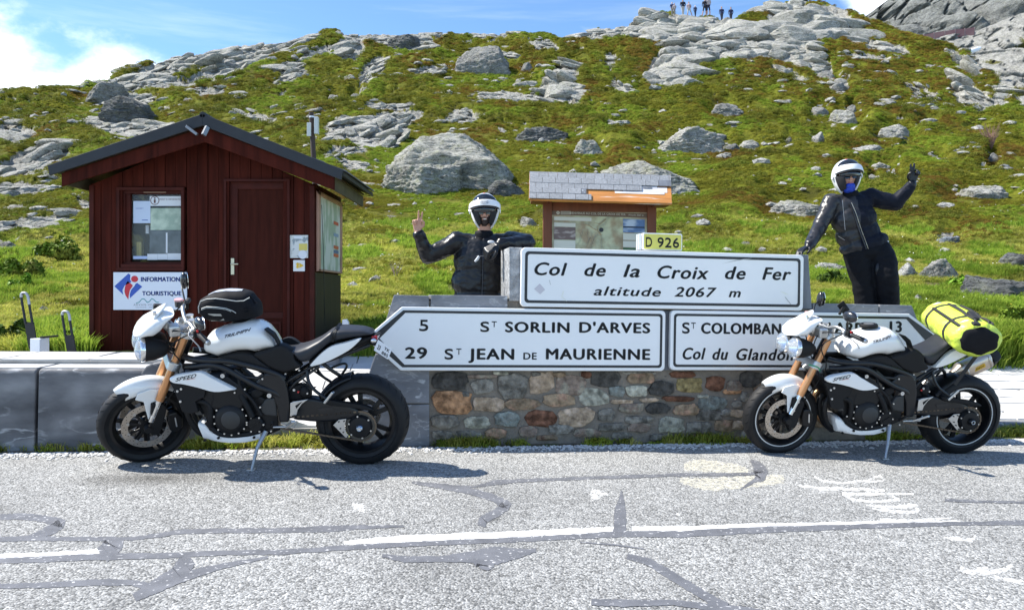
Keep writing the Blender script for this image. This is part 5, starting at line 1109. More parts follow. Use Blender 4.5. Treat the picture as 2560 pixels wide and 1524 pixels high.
# door
dz0 = hz0+.05
m2 = MB(); frame(m2, dx0-.03, dx1+.03, dz0-.05, dz1+.03, .03, HY-.02, HY+.04); door = m2.build('door', mWdD, hut, world=True, bevel=.003)
mDr = mat('door_brown', (.045, .010, .006), .75, spec=.1, var=.2, vs=7, stretch=(3, 3, .3), bump=.015, bs=40)
m2 = MB(); px0, px1 = S3(1150, 0).x, S3(1412, 0).x; mzs = S3(0, 1170).z
m2.box(dx0, px0, HY+.035, HY+.075, dz0, dz1); m2.box(px1, dx1, HY+.035, HY+.075, dz0, dz1); m2.box(px0, px1, HY+.035, HY+.075, S3(0, 476).z, dz1); m2.box(px0, px1, HY+.035, HY+.075, S3(0, 1205).z, mzs); m2.box(px0, px1, HY+.035, HY+.075, dz0, dz0+.12)
m2.build('leaf_frame', mWdD, door, world=True, bevel=.004)
MB().box(px0, px1, HY+.05, HY+.07, dz0, dz1-.05).build('leaf_panel', mDr, door, world=True)
m2 = MB(); frame(m2, px0+.04, px1-.04, dz0+.16, S3(0, 1225).z, .02, HY+.040, HY+.05); m2.build('lower_moulding', mWdD, door, world=True, bevel=.003)
mBr = mat('satin_brass', (.55, .50, .38), .3, metal=.8); c = S3(1123, 912)
m2 = MB(); m2.box(c.x-.020, c.x+.020, HY+.022, HY+.034, S3(0, 958).z, S3(0, 866).z); m2.tube([(c.x, HY+.02, S3(0, 900).z), (c.x, HY-.02, S3(0, 900).z), (c.x+.02, HY-.03, S3(0, 900).z), (S3(1165, 0).x, HY-.03, S3(0, 900).z)], .010, 8); m2.cyl((c.x, HY+.019, S3(0, 935).z), (c.x, HY+.022, S3(0, 935).z), .006, n=8)
m2.build('handle', mBr, door, world=True, bevel=.002)
# information panel under the window
def sgn(name, label, cat, x0, x1, z0, z1, y, th, m, group=None, ax='y'):
    t = thing(name, label, cat, (x0, y, z0), group); MB().box(x0, x1, y-th, y, z0, z1).build('panel', m, t, world=True, bevel=.002); return t
C3 = lambda x, y: PX(270+x*210/944, 460+y*210/944, HY-.03)
a, b = C3(62, 990), C3(888, 1412); Yp = HY-.035
t = sgn('information_sign', 'white and blue panel reading Information Touristique below the hut window', 'sign', a.x, b.x, b.z, a.z, Yp+.012, .012, mat('sign_pale', (.66, .71, .79), .4))
mBl = mat('logo_blue', (.025, .085, .42), .45); mRd = mat('logo_red', (.52, .02, .035), .45)
def flat(pts, y): mb = MB(); mb.add([(p.x, y, p.z) for p in pts], [tuple(range(len(pts)))]); return mb
yy = Yp-.0015
D = [C3(75, 1148), C3(232, 1005), C3(255, 1022), C3(250, 1070), C3(265, 1100), C3(190, 1140), C3(165, 1190), C3(175, 1243)]
flat(D, yy).build('logo', mBl, t, world=True, fixn=False)
D = [C3(330, 1110), C3(388, 1152), C3(250, 1282), C3(247, 1240), C3(262, 1190), C3(300, 1145), C3(312, 1122)]
flat(D, yy).build('logo', mBl, t, world=True, fixn=False)
D = [C3(225, 1088), C3(283, 1138), C3(250, 1190), C3(236, 1250), C3(232, 1297), C3(200, 1250), C3(187, 1205), C3(195, 1150), C3(210, 1110)]
flat(D, yy).build('logo', mRd, t, world=True, fixn=False)
c = C3(302, 1066); flat([Vector((c.x+.042*math.cos(k/24*6.2832), 0, c.z+.038*math.sin(k/24*6.2832))) for k in range(24)], yy-.0005).build('logo', mRd, t, world=True, fixn=False)
mt = MB(); TT = lambda x, z: Vector((x, yy, z)); a, b = C3(372, 1095), C3(812, 1095); put_text(mt, 'INFORMATION', a.x, b.x, a.z, C3(0, 1040).z-a.z, TT, off=.028, space=1.05); mt.build('word', mBl, t, world=True, fixn=False); mt = MB()
a, b = C3(385, 1252), C3(828, 1252); put_text(mt, 'TOURISTIQUE', a.x, b.x, a.z, C3(0, 1200).z-a.z, TT, off=.028, space=1.05); mt.build('word', mBl, t, world=True, fixn=False)
mt = MB(); pp = [C3(x, y) for x, y in ((318, 1338), (355, 1325), (385, 1288), (410, 1290), (445, 1330), (470, 1318), (495, 1285), (515, 1295), (545, 1325), (575, 1328))]
for a_, b_ in zip(pp[:-1], pp[1:]): mt.bar((a_.x, yy, a_.z), (b_.x, yy, b_.z), .001, .009)
mt.build('mountain_emblem', mat('teal_print', (.05, .28, .30), .5), t, world=True)
mt = MB(); a, b = C3(290, 1367), C3(640, 1367); put_text(mt, 'ARVAN-VILLARDS', a.x, b.x, a.z, .026, TT, off=.004, space=1.25); mt.build('lettering', mat('grey_print', (.22, .24, .27), .5), t, world=True, fixn=False); mt = MB(); a, b = C3(315, 1390), C3(620, 1390); put_text(mt, 'STATIONS - MONTAGNES', a.x, b.x, a.z, .013, TT, off=.002); mt.build('lettering', mat('grey_print', (.22, .24, .27), .5), t, world=True, fixn=False)
# two notices beside the door
a, b = S3(1447, 737), S3(1553, 865); mPo = mat('trail_map_print', (.60, .62, .60), .5, col2=(.25, .30, .32), c2s=12, c2lo=.55, c2hi=.6, detail=6)
t = sgn('map_poster', 'small paper map poster pinned right of the hut door', 'poster', a.x, b.x, b.z, a.z, HY-.003, .003, mPo)
c = S3(1528, 818); MB().box(c.x-.055, c.x+.045, HY-.0085, HY-.0065, c.z-.01, c.z+.07).build('yellow_inset', mat('yellow_print', (.62, .52, .12), .5), t, world=True)
MB().cyl((c.x-.01, HY-.0125, c.z-.06), (c.x-.01, HY-.009, c.z-.06), .052, n=20).build('round_inset', mPap, t, world=True)
MB().box(S3(1475, 0).x, S3(1520, 0).x, HY-.0085, HY-.0065, S3(0, 757).z, S3(0, 743).z).build('title', mPap, t, world=True)
a, b = S3(1470, 877), S3(1535, 940); t = sgn('trail_marker', 'small white plaque with two yellow dots and a triangle beside the door', 'sign', a.x, b.x, b.z, a.z, HY-.004, .006, mat('plaque_white', (.70, .72, .72), .5))
mt = MB()
for x, y in ((1495, 900), (1495, 915)): c = S3(x, y); mt.cyl((c.x, HY-.0125, c.z), (c.x, HY-.0105, c.z), .018, n=14)
q1, q2, q3 = S3(1505, 893), S3(1505, 922), S3(1530, 908); mt.add([(p.x, HY-.0125, p.z) for p in (q1, q2, q3)], [(0, 1, 2)]); mt.build('symbol', mat('trail_yellow', (.70, .46, .03), .5), t, world=True, fixn=False)
# framed regional map on the side wall (receding)
def SD(px, py): Y = hx1*FPX/(px-1280); return Vector((hx1, Y, CAMZ-(py-HOR)/FPX*Y))
yA, yB = HY+.04, HY+1.26; zA, zB = SD(790, 677).z, SD(790, 477).z
t = thing('side_map_panel', 'tall framed hiking map on the right side wall of the hut', 'map board', (hx1, yA, zA))
mPk = mat('pinkish_wood', (.42, .24, .17), .6, var=.15, vs=5); m2 = MB(); w = .05
for y0, y1, z0, z1 in ((yA, yB, zB-w, zB), (yA, yB, zA, zA+.025), (yA, yA+.09, zA, zB), (yB-w, yB, zA, zB)): m2.box(hx1+.006, hx1+.04, y0, y1, z0, z1)
m2.build('frame', mPk, t, world=True, bevel=.004)
MB().box(hx1+.01, hx1+.02, yA+.09, yB-w, zA+.025, zB-w).build('map_sheet', mat('hiking_map_print', (.62, .64, .58), .5, col2=(.36, .44, .34), c2s=5, c2lo=.47, c2hi=.56, detail=9, stretch=(1, 1, .5)), t, world=True)
for z0, c_ in ((.66, (.55, .10, .06)), (.5, (.25, .35, .5)), (.33, (.55, .12, .06)), (.27, (.10, .16, .3)), (.22, (.6, .12, .06))): MB().box(hx1+.022, hx1+.024, yB-.42, yB-.16, zA+(zB-zA)*z0, zA+(zB-zA)*(z0+.045)).build('photo_inset', mat('inset_%d' % (z0*100), c_, .5), t, world=True)
MB().tube([(hx1+.05, HY+.12, S3(0, 560).z), (hx1+.05, HY+.2, S3(0, 800).z), (hx1+.05, HY+.28, S3(0, 1250).z)], .004, 5).build('hanging_cable', mBlk); tag(bpy.context.scene.objects['hanging_cable'], 'thin black cable hanging in front of the side map', 'cable')
# pole with two boxes behind the hut
t = thing('utility_pole', 'leaning brown pole with two white boxes rising behind the hut roof', 'pole', PX(797, 640, 13)); a, b = PX(798, 660, 13), PX(778, 281, 13)
MB().tube([a, b], [.05, .042], 10).build('pole', mat('pole_brown', (.05, .028, .02), .6), t, world=True, smooth=50)
for x0, y0, x1, y1 in ((769, 308, 779, 342), (787, 293, 796, 336)): p, q2 = PX(x0, y1, 12.98), PX(x1, y0, 12.98); MB().box(p.x, q2.x, 12.93, 13.03, p.z, q2.z).build('junction_box', mat('box_white', (.68, .68, .66), .5), t, world=True, bevel=.004)
MB().lathe([(.047, 0), (.047, .03)], PX(779.5, 295, 13), (0, 0, 1), 12).build('band', mAlu, t, world=True)
# steel hoops and white box behind the kerb blocks
mHp = mat('black_steel_post', (.012, .012, .013), .45)
for (x0, y0, x1, y1, lab) in ((83, 872, 60, 733, 'left taller steel hoop post leaning beside the white box'), (180, 890, 163, 779, 'right shorter steel hoop post next to the hut corner')):
    Yh = 6.95; b_, t_ = PX(x0, y1*0+y0, Yh), PX(x1, y1, Yh); d = t_-b_; t = thing('hoop_post', lab, 'post', b_, 'steel hoop posts'); s = Vector((1, 0, 0)); w = .032
    MB().prism([(0, 0), (1, 0), (1, .48), (0, .48)], lambda p, sd: b_+d*p[1]+s*((p[0]-.5)*.085)+Vector((0, .012*sd, 0))).build('plate', mHp, t, world=True)
    hp = [b_+d*k+s*(-w) for k in (.46, .7, .92)]+[b_+d*.985+s*(-w*.7), b_+d*1.0, b_+d*.985+s*(w*.7)]+[b_+d*k+s*w for k in (.92, .7, .46)]
    MB().tube(catmull(hp, 3), .011, 8).build('hoop', mHp, t, world=True, smooth=60)
    MB().tube(catmull([b_+d*.80+s*(w), b_+d*.93+s*w]+[b_+d*.992+s*(w*.7), b_+d*1.008, b_+d*.992-s*(w*.7)]+[b_+d*.93-s*w], 3), .0125, 8).build('worn_rim', mRng, t, world=True, smooth=60)
t = thing('white_box', 'small white cabinet with dark lid standing behind the left stone blocks', 'cabinet', PX(100, 889, 6.9)); a, b = PX(75, 889, 6.85), PX(108, 846, 6.85); c = PX(133, 889, 7.05)
MB().prism([(a.x, 6.85), (b.x, 6.80), (c.x, 6.95), (c.x-.1, 7.15), (a.x, 7.1)], lambda p, s: Vector((p[0], p[1], a.z-.1 if s == 0 else b.z))).build('body', mat('cabinet_white', (.62, .66, .72), .5), t, world=True, bevel=.004)
MB().box(b.x-.01, c.x+.005, 6.84, 7.1, b.z+.002, b.z+.02).build('lid', mHp, t, world=True)
p = PX(862, 806, 7.6); t = MB().prism([(-.03, -.3), (.03, -.3), (.035, .0), (.015, .035), (-.025, .03)], lambda q_, s: Vector((p.x+q_[0], p.y+.05*s, p.z+q_[1]))).build('white_stub', mat('cabinet_white', (0, 0, 0))); tag(t, 'small white stub at the right foot of the hut', 'marker')

# ------------------------------------------------------------------ welcome kiosk with slate roof
KY = 9.5
def K1(cx, cy, Y=KY): return PX(1310+cx*410/2493, 420+cy*410/2493, Y)
kio = thing('welcome_kiosk', 'wooden welcome board with slate shingle roof and a bare repaired strip', 'notice board', K1(1100, 3000))
mOr = mat('varnished_orange_wood', (.50, .21, .055), .4, var=.2, vs=6, stretch=(.4, 3, 3), col2=(.62, .54, .48), c2s=5, c2lo=.60, c2hi=.68, bump=.01)
mBw = mat('reddish_brown_wood', (.16, .048, .018), .6, var=.2, vs=6, stretch=(3, 3, .3), bump=.02, bs=30)
kz = float(hill_z(K1(400, 0).x, KY))-.2
# roof plane: lower edge nearer the viewer
def roofp(u, v): # u 0..1 left-right, v 0 (lower edge) .. 1 (ridge)
    a = K1(75, 470, KY-.42); b = K1(2250, 535, KY-.36); c = K1(85, 70, KY-.02); d = K1(2228, 130, KY+.04)
    lo = a+(b-a)*u; hi = c+(d-c)*u; return lo+(hi-lo)*v
nrm = (roofp(1, 0)-roofp(0, 0)).cross(roofp(0, 1)-roofp(0, 0)).normalized()
def rquad(u0, u1, v0, v1, lift, th): return MB().prism([(u0, v0), (u1, v0), (u1, v1), (u0, v1)], lambda p, s: roofp(*p)+nrm*(lift+(th if s else 0)))
rquad(0, 1, .0, 1, -.03, .03).build('roof_deck', mOr, kio, world=True, bevel=.003)
MB().prism([(-.0, 0), (1, 0), (1, 1), (0, 1)], lambda p, s: roofp(p[0], 1)+Vector((0, .20*p[1], -.24*p[1]))+Vector((0, .02*s, .02*s))).build('rear_slope', mSlateD, kio, world=True)
mShg = mat('grey_slate_shingle', (.235, .245, .26), .6, var=.22, vs=40, rnd=.10, bump=.05, bs=60)
rows = [(0, .2, .435, 5.0, .45), (.2, .40, .40, 5.0, 0), (.39, .60, .79, 5.0, .5), (.58, .80, 1, 5.0, 0), (.78, 1.0, 1, 7.0, 0)]
for r_, (v0, v1, ue, per, offs) in enumerate(rows):
    wv = 1/11. if r_ < 4 else 1/15.2; u = -offs*wv
    while u < ue-.005:
        a_, b_ = max(u, 0), min(u+wv, ue if r_ < 4 else 1)
        if b_-a_ > .01: rquad(a_+.0012, b_-.0012, v0+.003, v1, .002+.006*(1-0)+(.004 if r_ % 2 else 0), .009).build('shingle', mShg if not (r_ == 3 and b_ > .95) and not (r_ == 1 and b_ > .38) else mSlateD, kio, world=True)
        u += wv
for j in range(5): u = .44+j*.0; 
rquad(.80, .86, .50, .585, .004, .008).build('broken_shingle', mSlateD, kio, world=True)
for k, (u0, u1, v0, v1) in enumerate(((.66, .97, .37, .56), (.60, .95, .30, .38), (.72, .90, .50, .60))): rquad(u0, u1, v0, v1, .0015+.001*k, .0015).build('bare_patch', mat('weathered_patch', (.62, .60, .61), .6, var=.25, vs=9, stretch=(.5, 3, 3)), kio, world=True)
def kbar(p, q2, w, h, name, m, up=(0, 0, 1)): return MB().bar(p, q2, w, h, up).build(name, m, kio, world=True, bevel=.006)
xl, xr2 = K1(355, 0).x, K1(1945, 0).x; zt_ = K1(0, 505).z; w_ = .115
kbar((xl, KY, kz), (xl, KY, zt_), .115, .12, 'post', mBw, (0, 1, 0)); kbar((xr2, KY+.06, kz), (xr2, KY+.06, K1(0, 545).z), .115, .12, 'post', mBw, (0, 1, 0))
kbar((xl+.055, KY, K1(0, 585).z), (xr2-.055, KY+.06, K1(0, 612).z), .06, .115, 'top_rail', mBw)
for p in ((100, 505), (2160, 560)):
    q_ = K1(*p); e = (xl if p[0] < 1000 else xr2); kbar((q_.x, KY-.1, q_.z), (e, KY-.1, q_.z), .3, .07, 'purlin', mBw)
a, b = K1(422, 655), K1(1890, 1250); pz0 = a.z-1.0
MB().prism([(0, 0), (1, 0), (1, 1), (0, 1)], lambda p, s: Vector((a.x+(b.x-a.x)*p[0], KY-.02+.05*p[0]+.02*s, (pz0 if p[1] == 0 else a.z+.02)-.035*p[0]))).build('poster', mat('relief_map_print', (.52, .54, .36), .5, col2=(.36, .28, .17), c2s=3.5, c2lo=.45, c2hi=.58, detail=7, var=.2, vs=9), kio, world=True)
pst = [o for o in kio.children if o.name.startswith('poster')][0]
def kp(cx, cy, l=.003): q_ = K1(cx, cy); u = (q_.x-a.x)/(b.x-a.x); return Vector((q_.x, KY-.022+.05*u-l, q_.z))
def ksheet(x0, y0, x1, y1, m, name, l=.003): MB().add([kp(x0, y0, l), kp(x1, y0+(x1-x0)*.027, l), kp(x1, y1+(x1-x0)*.027, l), kp(x0, y1, l)], [(0, 1, 2, 3)]).build(name, m, pst, world=True, fixn=False)
ksheet(422, 650, 1880, 715, mat('title_brown', (.16, .10, .065), .5), 'title_band', .001)
ksheet(455, 740, 1025, 795, mat('pale_text_block', (.66, .66, .58), .5), 'text_block'); ksheet(455, 830, 782, 890, mat('pale_text_block', (0,)*3), 'text_block'); ksheet(450, 1095, 780, 1250, mat('pale_text_block', (0,)*3), 'text_block')
ksheet(452, 895, 782, 1085, mat('sepia_photo', (.17, .12, .11), .5, col2=(.42, .36, .33), c2s=6, c2lo=.5, c2hi=.6, stretch=(1, 1, 3)), 'photograph'); ksheet(1508, 770, 1840, 975, mat('lake_photo', (.10, .19, .38), .5, col2=(.50, .60, .74), c2s=3.5, c2lo=.48, c2hi=.62, stretch=(1, 1, 2.5)), 'photograph')
ksheet(1508, 880, 1840, 905, mat('far_hill_print', (.03, .05, .09), .5), 'photograph', .004)
ksheet(1508, 990, 1840, 1090, mat('pale_text_block', (0,)*3), 'text_block'); ksheet(1508, 1105, 1840, 1200, mat('pale_text_block', (0,)*3), 'text_block'); ksheet(1508, 1208, 1840, 1400, mat('green_photo', (.04, .12, .05), .5), 'photograph')
def kline(pts, w, m, l=.0045):
    mb = MB(); 
    for p, q2 in zip(pts[:-1], pts[1:]): mb.bar(kp(*p, l), kp(*q2, l), .0008, w*1.7, (0, -1, 0))
    mb.build('map_route', m, pst, world=True)
kline([(920, 860), (990, 870), (1050, 920), (1120, 950), (1180, 1020)], .008, mat('route_orange', (.55, .24, .06), .5)); kline([(1120, 950), (1110, 890), (1200, 820), (1250, 770), (1210, 790), (1150, 850), (1060, 830)], .006, mat('route_orange', (0,)*3))
for bs_ in ([(1300, 745), (1250, 800), (1240, 850), (1130, 910)], [(1020, 1240), (1060, 1100), (1080, 1030), (1150, 1010), (1190, 1060), (1170, 1150), (1190, 1230)], [(1000, 1240), (1040, 1090), (1100, 1040)], [(900, 940), (870, 1010), (850, 1100), (800, 1180)], [(980, 920), (960, 1000), (990, 1100), (930, 1200)], [(1040, 960), (1020, 1050), (960, 1130)]): kline(bs_, .007, mat('map_white_line', (.60, .60, .55), .5), .004)
c = kp(1175, 940, .005); MB().cyl(c, c+Vector((0, .002, 0)), .028, n=18).build('map_pin', mBlk, pst, world=True)
mt = MB(); l_, r_ = kp(695, 700), kp(1545, 722)
v1_, f1_ = text_geo('BIENVENUE AU COL DE LA CROIX DE FER', .004, 0, 1.05); put_text(mt, 'BIENVENUE AU COL DE LA CROIX DE FER', 0, 1, 0, .028, lambda x, z: l_+(r_-l_)*x+Vector((0, -.002, z)), off=.006, space=1.05)
mt.build('lettering', mat('cream_print', (.62, .60, .52), .5), pst, world=True, fixn=False); mt = MB(); l2, r2_ = kp(1590, 722), kp(1820, 727); put_text(mt, 'Altitude 2067 m', 0, 1, 0, .022, lambda x, z: l2+(r2_-l2)*x+Vector((0, -.002, z)), off=0, space=1.05); mt.build('lettering', mat('cream_print', (.62, .60, .52), .5), pst, world=True, fixn=False)
c = kp(516, 682, .004); mt = MB(); 
for k in range(6): an = k*math.pi/3; mt.cyl(c+Vector((.014*math.cos(an), 0, .014*math.sin(an))), c+Vector((.014*math.cos(an), .001, .014*math.sin(an))), .010, n=8)
for k in range(4): q_ = kp(555, 665+k*14, .004); mt.box(q_.x, q_.x+.13, q_.y, q_.y+.001, q_.z, q_.z+.005)
mt.build('emblem', mat('cream_print', (0,)*3), pst, world=True)

# ------------------------------------------------------------------ summit monument, avalanche fence, snow patch, bush
sm = Vector(PX(2000, 16, hill_Y(2000, 22)+.5)); mon = thing('summit_monument', 'dark stone cross base with pillars standing on the rocky summit', 'monument', sm)
mMs = mat('monument_stone', (.22, .22, .21), .8, var=.3, vs=3); Ym = sm.y
def mp(x, y): return PX(x, y, Ym)
for (x0, y0, x1, y1, nm) in ((1991, 8, 2011, 15.5, 'base_block'), (1993, -1, 2009, 2, 'plinth_course'), (1996, 2, 1999, 8, 'pillar'), (2003, 2, 2006, 8, 'pillar'), (1994, -24, 2008, -1.5, 'cross_shaft')):
    p, q2 = mp(x0, y1+1), mp(x1, y0); MB().box(p.x, q2.x, Ym-.3, Ym+.4, p.z, q2.z).build(nm, mMs, mon, world=True, bevel=.02)
mDk = mat('dark_cladding', (.03, .03, .035), .7)
for x0, x1 in ((1981, 1984.5), (1987, 1990.5), (2012, 2018)): p, q2 = mp(x0, 13), mp(x1, -14); MB().box(p.x, q2.x, Ym-.2, Ym+.3, p.z-.3, q2.z).build('iron_panel', mDk, mon, world=True)
Yf_ = 175; fe = thing('avalanche_fence', 'thin pinkish net fence running across the foot of the far cliff', 'fence', PX(2300, 104, Yf_))
pts = [(2293, 103), (2310, 97), (2335, 92), (2362, 88), (2388, 84), (2412, 82), (2436, 79)]
mNt = mat('pink_net', (.34, .17, .17), .8, alpha=.72)
for i, (x, y) in enumerate(pts): p = PX(x, y+2, Yf_); MB().box(p.x-.09, p.x+.09, p.y-.09, p.y+.09, p.z-1, p.z+1.25).build('post', mat('post_grey', (.25, .18, .18), .7), fe, world=True)
for (x, y), (x2, y2) in zip(pts[:-1], pts[1:]):
    p, q2 = PX(x, y, Yf_), PX(x2, y2, Yf_); MB().prism([(0, -.9), (1, -.9), (1, .95), (0, .95)], lambda v, s: p+(q2-p)*v[0]+Vector((0, .04*s, v[1]))).build('net', mNt, fe, world=True)
Ys_ = 146; mb = MB(); pl = [(2408, 134), (2424, 124), (2444, 117), (2456, 118), (2448, 128), (2430, 134), (2414, 138)]
mb.prism(pl, lambda p, s: PX(p[0], p[1], Ys_-.6-.8*s)); tag(mb.build('snow_patch', mat('old_snow', (.80, .82, .86), .6), bevel=.3), 'small patch of old snow on the far rocky slope', 'snow patch')
def bush(px, py, H, n, lab, m, leaf=0):
    Yb = hill_Y(px, py); p0 = Vector((float(A_(px))*Yb, Yb, float(hill_z(float(A_(px))*Yb, Yb)))); t = thing('bush', lab, 'bush', p0); r = random.Random(int(px)); mb = MB()
    for i in range(n):
        a = r.uniform(0, 6.28); l = H*r.uniform(.6, 1.1); s = r.uniform(.15, .75); q1 = p0+Vector((math.cos(a)*s*l*.35, math.sin(a)*s*l*.35, l*.5)); q2 = q1+Vector((math.cos(a+r.uniform(-.6, .6))*s*l*.4, math.sin(a)*s*l*.3, l*.45))
        mb.tube([p0, q1, q2], [.012*H, .008*H, .002*H], 4)
        for k in range(3): b0 = p0.lerp(q1, r.uniform(.5, 1)) if k else q1; mb.tube([b0, b0+Vector((r.uniform(-.25, .25)*l, r.uniform(-.2, .2)*l, r.uniform(.1, .35)*l))], [.006*H, .0015*H], 3)
    mb.build('twigs', m, t, world=True, fixn=False); return t
mTw = mat('bare_twig', (.30, .22, .19), .8)
bush(2478, 384, 1.35, 34, 'bare reddish twiggy bush on the right slope', mat('reddish_twig', (.26, .15, .12), .8)); bush(988, 705, .42, 9, 'small pale dead twig plant left of the waving man', mTw); bush(975, 560, .35, 6, 'thin dead stalks in the meadow right of the hut', mTw)
# ------------------------------------------------------------------ motorcycles (built in their own frame: x forward, y rider's left, z up, rear contact at the origin)
WB_, RF, RR = 1.465, .30, .322
def bike_frame(X, Y, al, ph):
    al, ph = R_(al), R_(ph); f = Vector((-math.cos(al), -math.sin(al), GS*math.cos(al))).normalized(); l = Vector((math.sin(al), -math.cos(al), 0)); l = (l-f*l.dot(f)).normalized(); u = f.cross(l)
    l2 = l*math.cos(ph)-u*math.sin(ph); u2 = l*math.sin(ph)+u*math.cos(ph)
    return Matrix(((f.x, l2.x, u2.x, X), (f.y, l2.y, u2.y, Y), (f.z, l2.z, u2.z, gz(X, Y)-.004), (0, 0, 0, 1)))
BL = bike_frame(-1.045, 5.2, 3.5, 9); BR = bike_frame(3.53, 5.92, 5, 9)
KA, KB = 840/2266, 720/2226
def A3(cx, cy, y=0): return ray_local(BL, 220+cx*KA, 660+cy*KA, y)        # left bike, seen in its enlarged view
def B3(cx, cy, y=0): return ray_local(BR, 1840+cx*KB, 720+cy*KB, y)       # right bike
RAKE = R_(22.8)
def steer(v, s):
    s = R_(s); a = Vector((-math.sin(RAKE), 0, math.cos(RAKE))); o = Vector((WB_+.091, 0, 0)); w = v-o
    return o+w*math.cos(s)+a.cross(w)*math.sin(s)+a*a.dot(w)*(1-math.cos(s))
mPW = mat('pearl_white_paint', (.80, .80, .785), .22, coat=.7, var=.015, vs=2); mBK = mat('satin_black', (.006, .006, .007), .4, spec=.35); mBP = mat('matt_black_plastic', (.009, .009, .010), .6, bump=.012, bs=120, spec=.25)
mFr = mat('frame_black', (.006, .007, .009), .33, spec=.45); mEn = mat('engine_black', (.008, .008, .009), .5, bump=.008, bs=90, spec=.3); mRub = mat('tyre_rubber', (.010, .010, .011), .6, var=.25, vs=14, spec=.3)
mGold = mat('gold_anodised', (.60, .30, .14), .3, metal=.75); mChr = mat('bright_metal', (.72, .73, .74), .15, metal=1.); mAl = mat('brushed_aluminium', (.55, .55, .54), .35, metal=.85); mTi = mat('titanium_can', (.52, .45, .38), .3, metal=.9)
mSeat = mat('grey_seat_vinyl', (.022, .024, .030), .45, spec=.35, var=.15, vs=8, bump=.01, bs=150); mDisc = mat('brake_disc_steel', (.50, .44, .38), .35, metal=.8, var=.1); mLens = mat('clear_lens', (.85, .9, .95), .03, trans=.7, coat=.6, alpha=.55, spec=.9); mRefl = mat('reflector_chrome', (.85, .87, .9), .12, metal=1., bump=.02, bs=22)
mBolt = mat('bolt_head', (.65, .65, .64), .3, metal=.8); mRed = mat('red_plastic', (.5, .03, .03), .4); mRadi = mat('radiator_fin', (.03, .03, .03), .5)
mDkL = mat('decal_black', (.01, .01, .012), .4)
def plate(pts, y, th, parent, name, m, bev=.006, fn=None, sm=None):
    """panel of the given side outline lying between y and y+th"""
    mb = MB(); mb.prism([(p.x, p.z) for p in pts], lambda p, s: Vector((p[0], y+th*s, p[1])))
    if fn: mb.xf(fn)
    return mb.build(name, m, parent, bevel=bev, smooth=sm)
def puffp(pts, y, th, parent, name, m, fn=None, both=False, inset=.16, bulge=1.0):
    """panel with softly rounded outer face"""
    n = len(pts); cx = sum(p.x for p in pts)/n; cz = sum(p.z for p in pts)/n; P = catmull_closed([(p.x, 0, p.z) for p in pts], 4); sg = 1 if th > 0 else -1
    rings = []
    for f, yy in ((1, 0), (1, .45), (.985, .72), (.95, .9), (1-inset*.7, .98), (1-inset*1.6, 1.0*bulge)): rings.append([Vector((cx+(p.x-cx)*f, y+th*yy, cz+(p.z-cz)*f)) for p in P])
    mb = MB(); mb.loft(rings); 
    if fn: mb.xf(fn)
    return mb.build(name, m, parent, smooth=50)
def catmull_closed(pts, n=4):
    P = [V3(p) for p in pts]; k = len(P); o = []
    for i in range(k):
        a, b, c, d = P[i-1], P[i], P[(i+1) % k], P[(i+2) % k]
        for j in range(n): t = j/n; o.append(.5*((2*b)+(c-a)*t+(2*a-5*b+4*c-d)*t*t+(-a+3*b-3*c+d)*t**3)*1.0 if (b-c).length < .16 and j else b.lerp(c, t))
    return o
def body_loft(top, bot, wid, n=26, ex=2.4, m=20, parent=None, name='', mt=None, fn=None, shift=0., sm=60, exb=None, taper=True):
    """symmetric body: top and bottom side profiles (x, z), half width along x"""
    top = sorted(((p.x, p.z) for p in top)); bot = sorted(((p.x, p.z) for p in bot)); x0 = max(top[0][0], bot[0][0]); x1 = min(top[-1][0], bot[-1][0]); rings = []
    for i in range(n+1):
        t = i/n; x = x0+(x1-x0)*(.5-.5*math.cos(math.pi*t)) if n > 8 else x0+(x1-x0)*t
        zt, zb = interp(top, x), interp(bot, x); w = interp(wid, x); e_ = min(1., max(.02, math.sin(math.pi*min(max(t, .0), 1.))*2.2)); w *= e_**.5 if taper else 1
        c, h = (zt+zb)/2, max((zt-zb)/2, .002); r = []
        for j in range(m):
            a = 2*math.pi*j/m; ca, sa = math.cos(a), math.sin(a); e = ex if sa > 0 or exb is None else exb
            r.append(Vector((x, shift+w*math.copysign(abs(ca)**(2/e), ca), c+h*math.copysign(abs(sa)**(2/e), sa))))
        rings.append(r)
    mb = MB(); mb.loft(rings)
    if fn: mb.xf(fn)
    return mb.build(name, mt, parent, smooth=sm)
def bolts(pts, y, r, parent, fn=None, m=None):
    for p in pts:
        mb = MB(); mb.cyl((p.x, y-.004, p.z), (p.x, y+.006, p.z), r, n=8)
        if fn: mb.xf(fn)
        mb.build('bolt', m or mBolt, parent)
def tyre_profile(R, w, rim):
    o = []
    for i in range(15):
        a = math.pi*(i/14)-math.pi/2; c, s = math.cos(a), math.sin(a); o.append((R-w*.36+w*.36*max(c, 0)**.9, s*w/2))
    o = [(rim, -w*.36), (rim+.03, -w*.44)]+o+[(rim+.03, w*.44), (rim, w*.36)]
    return o
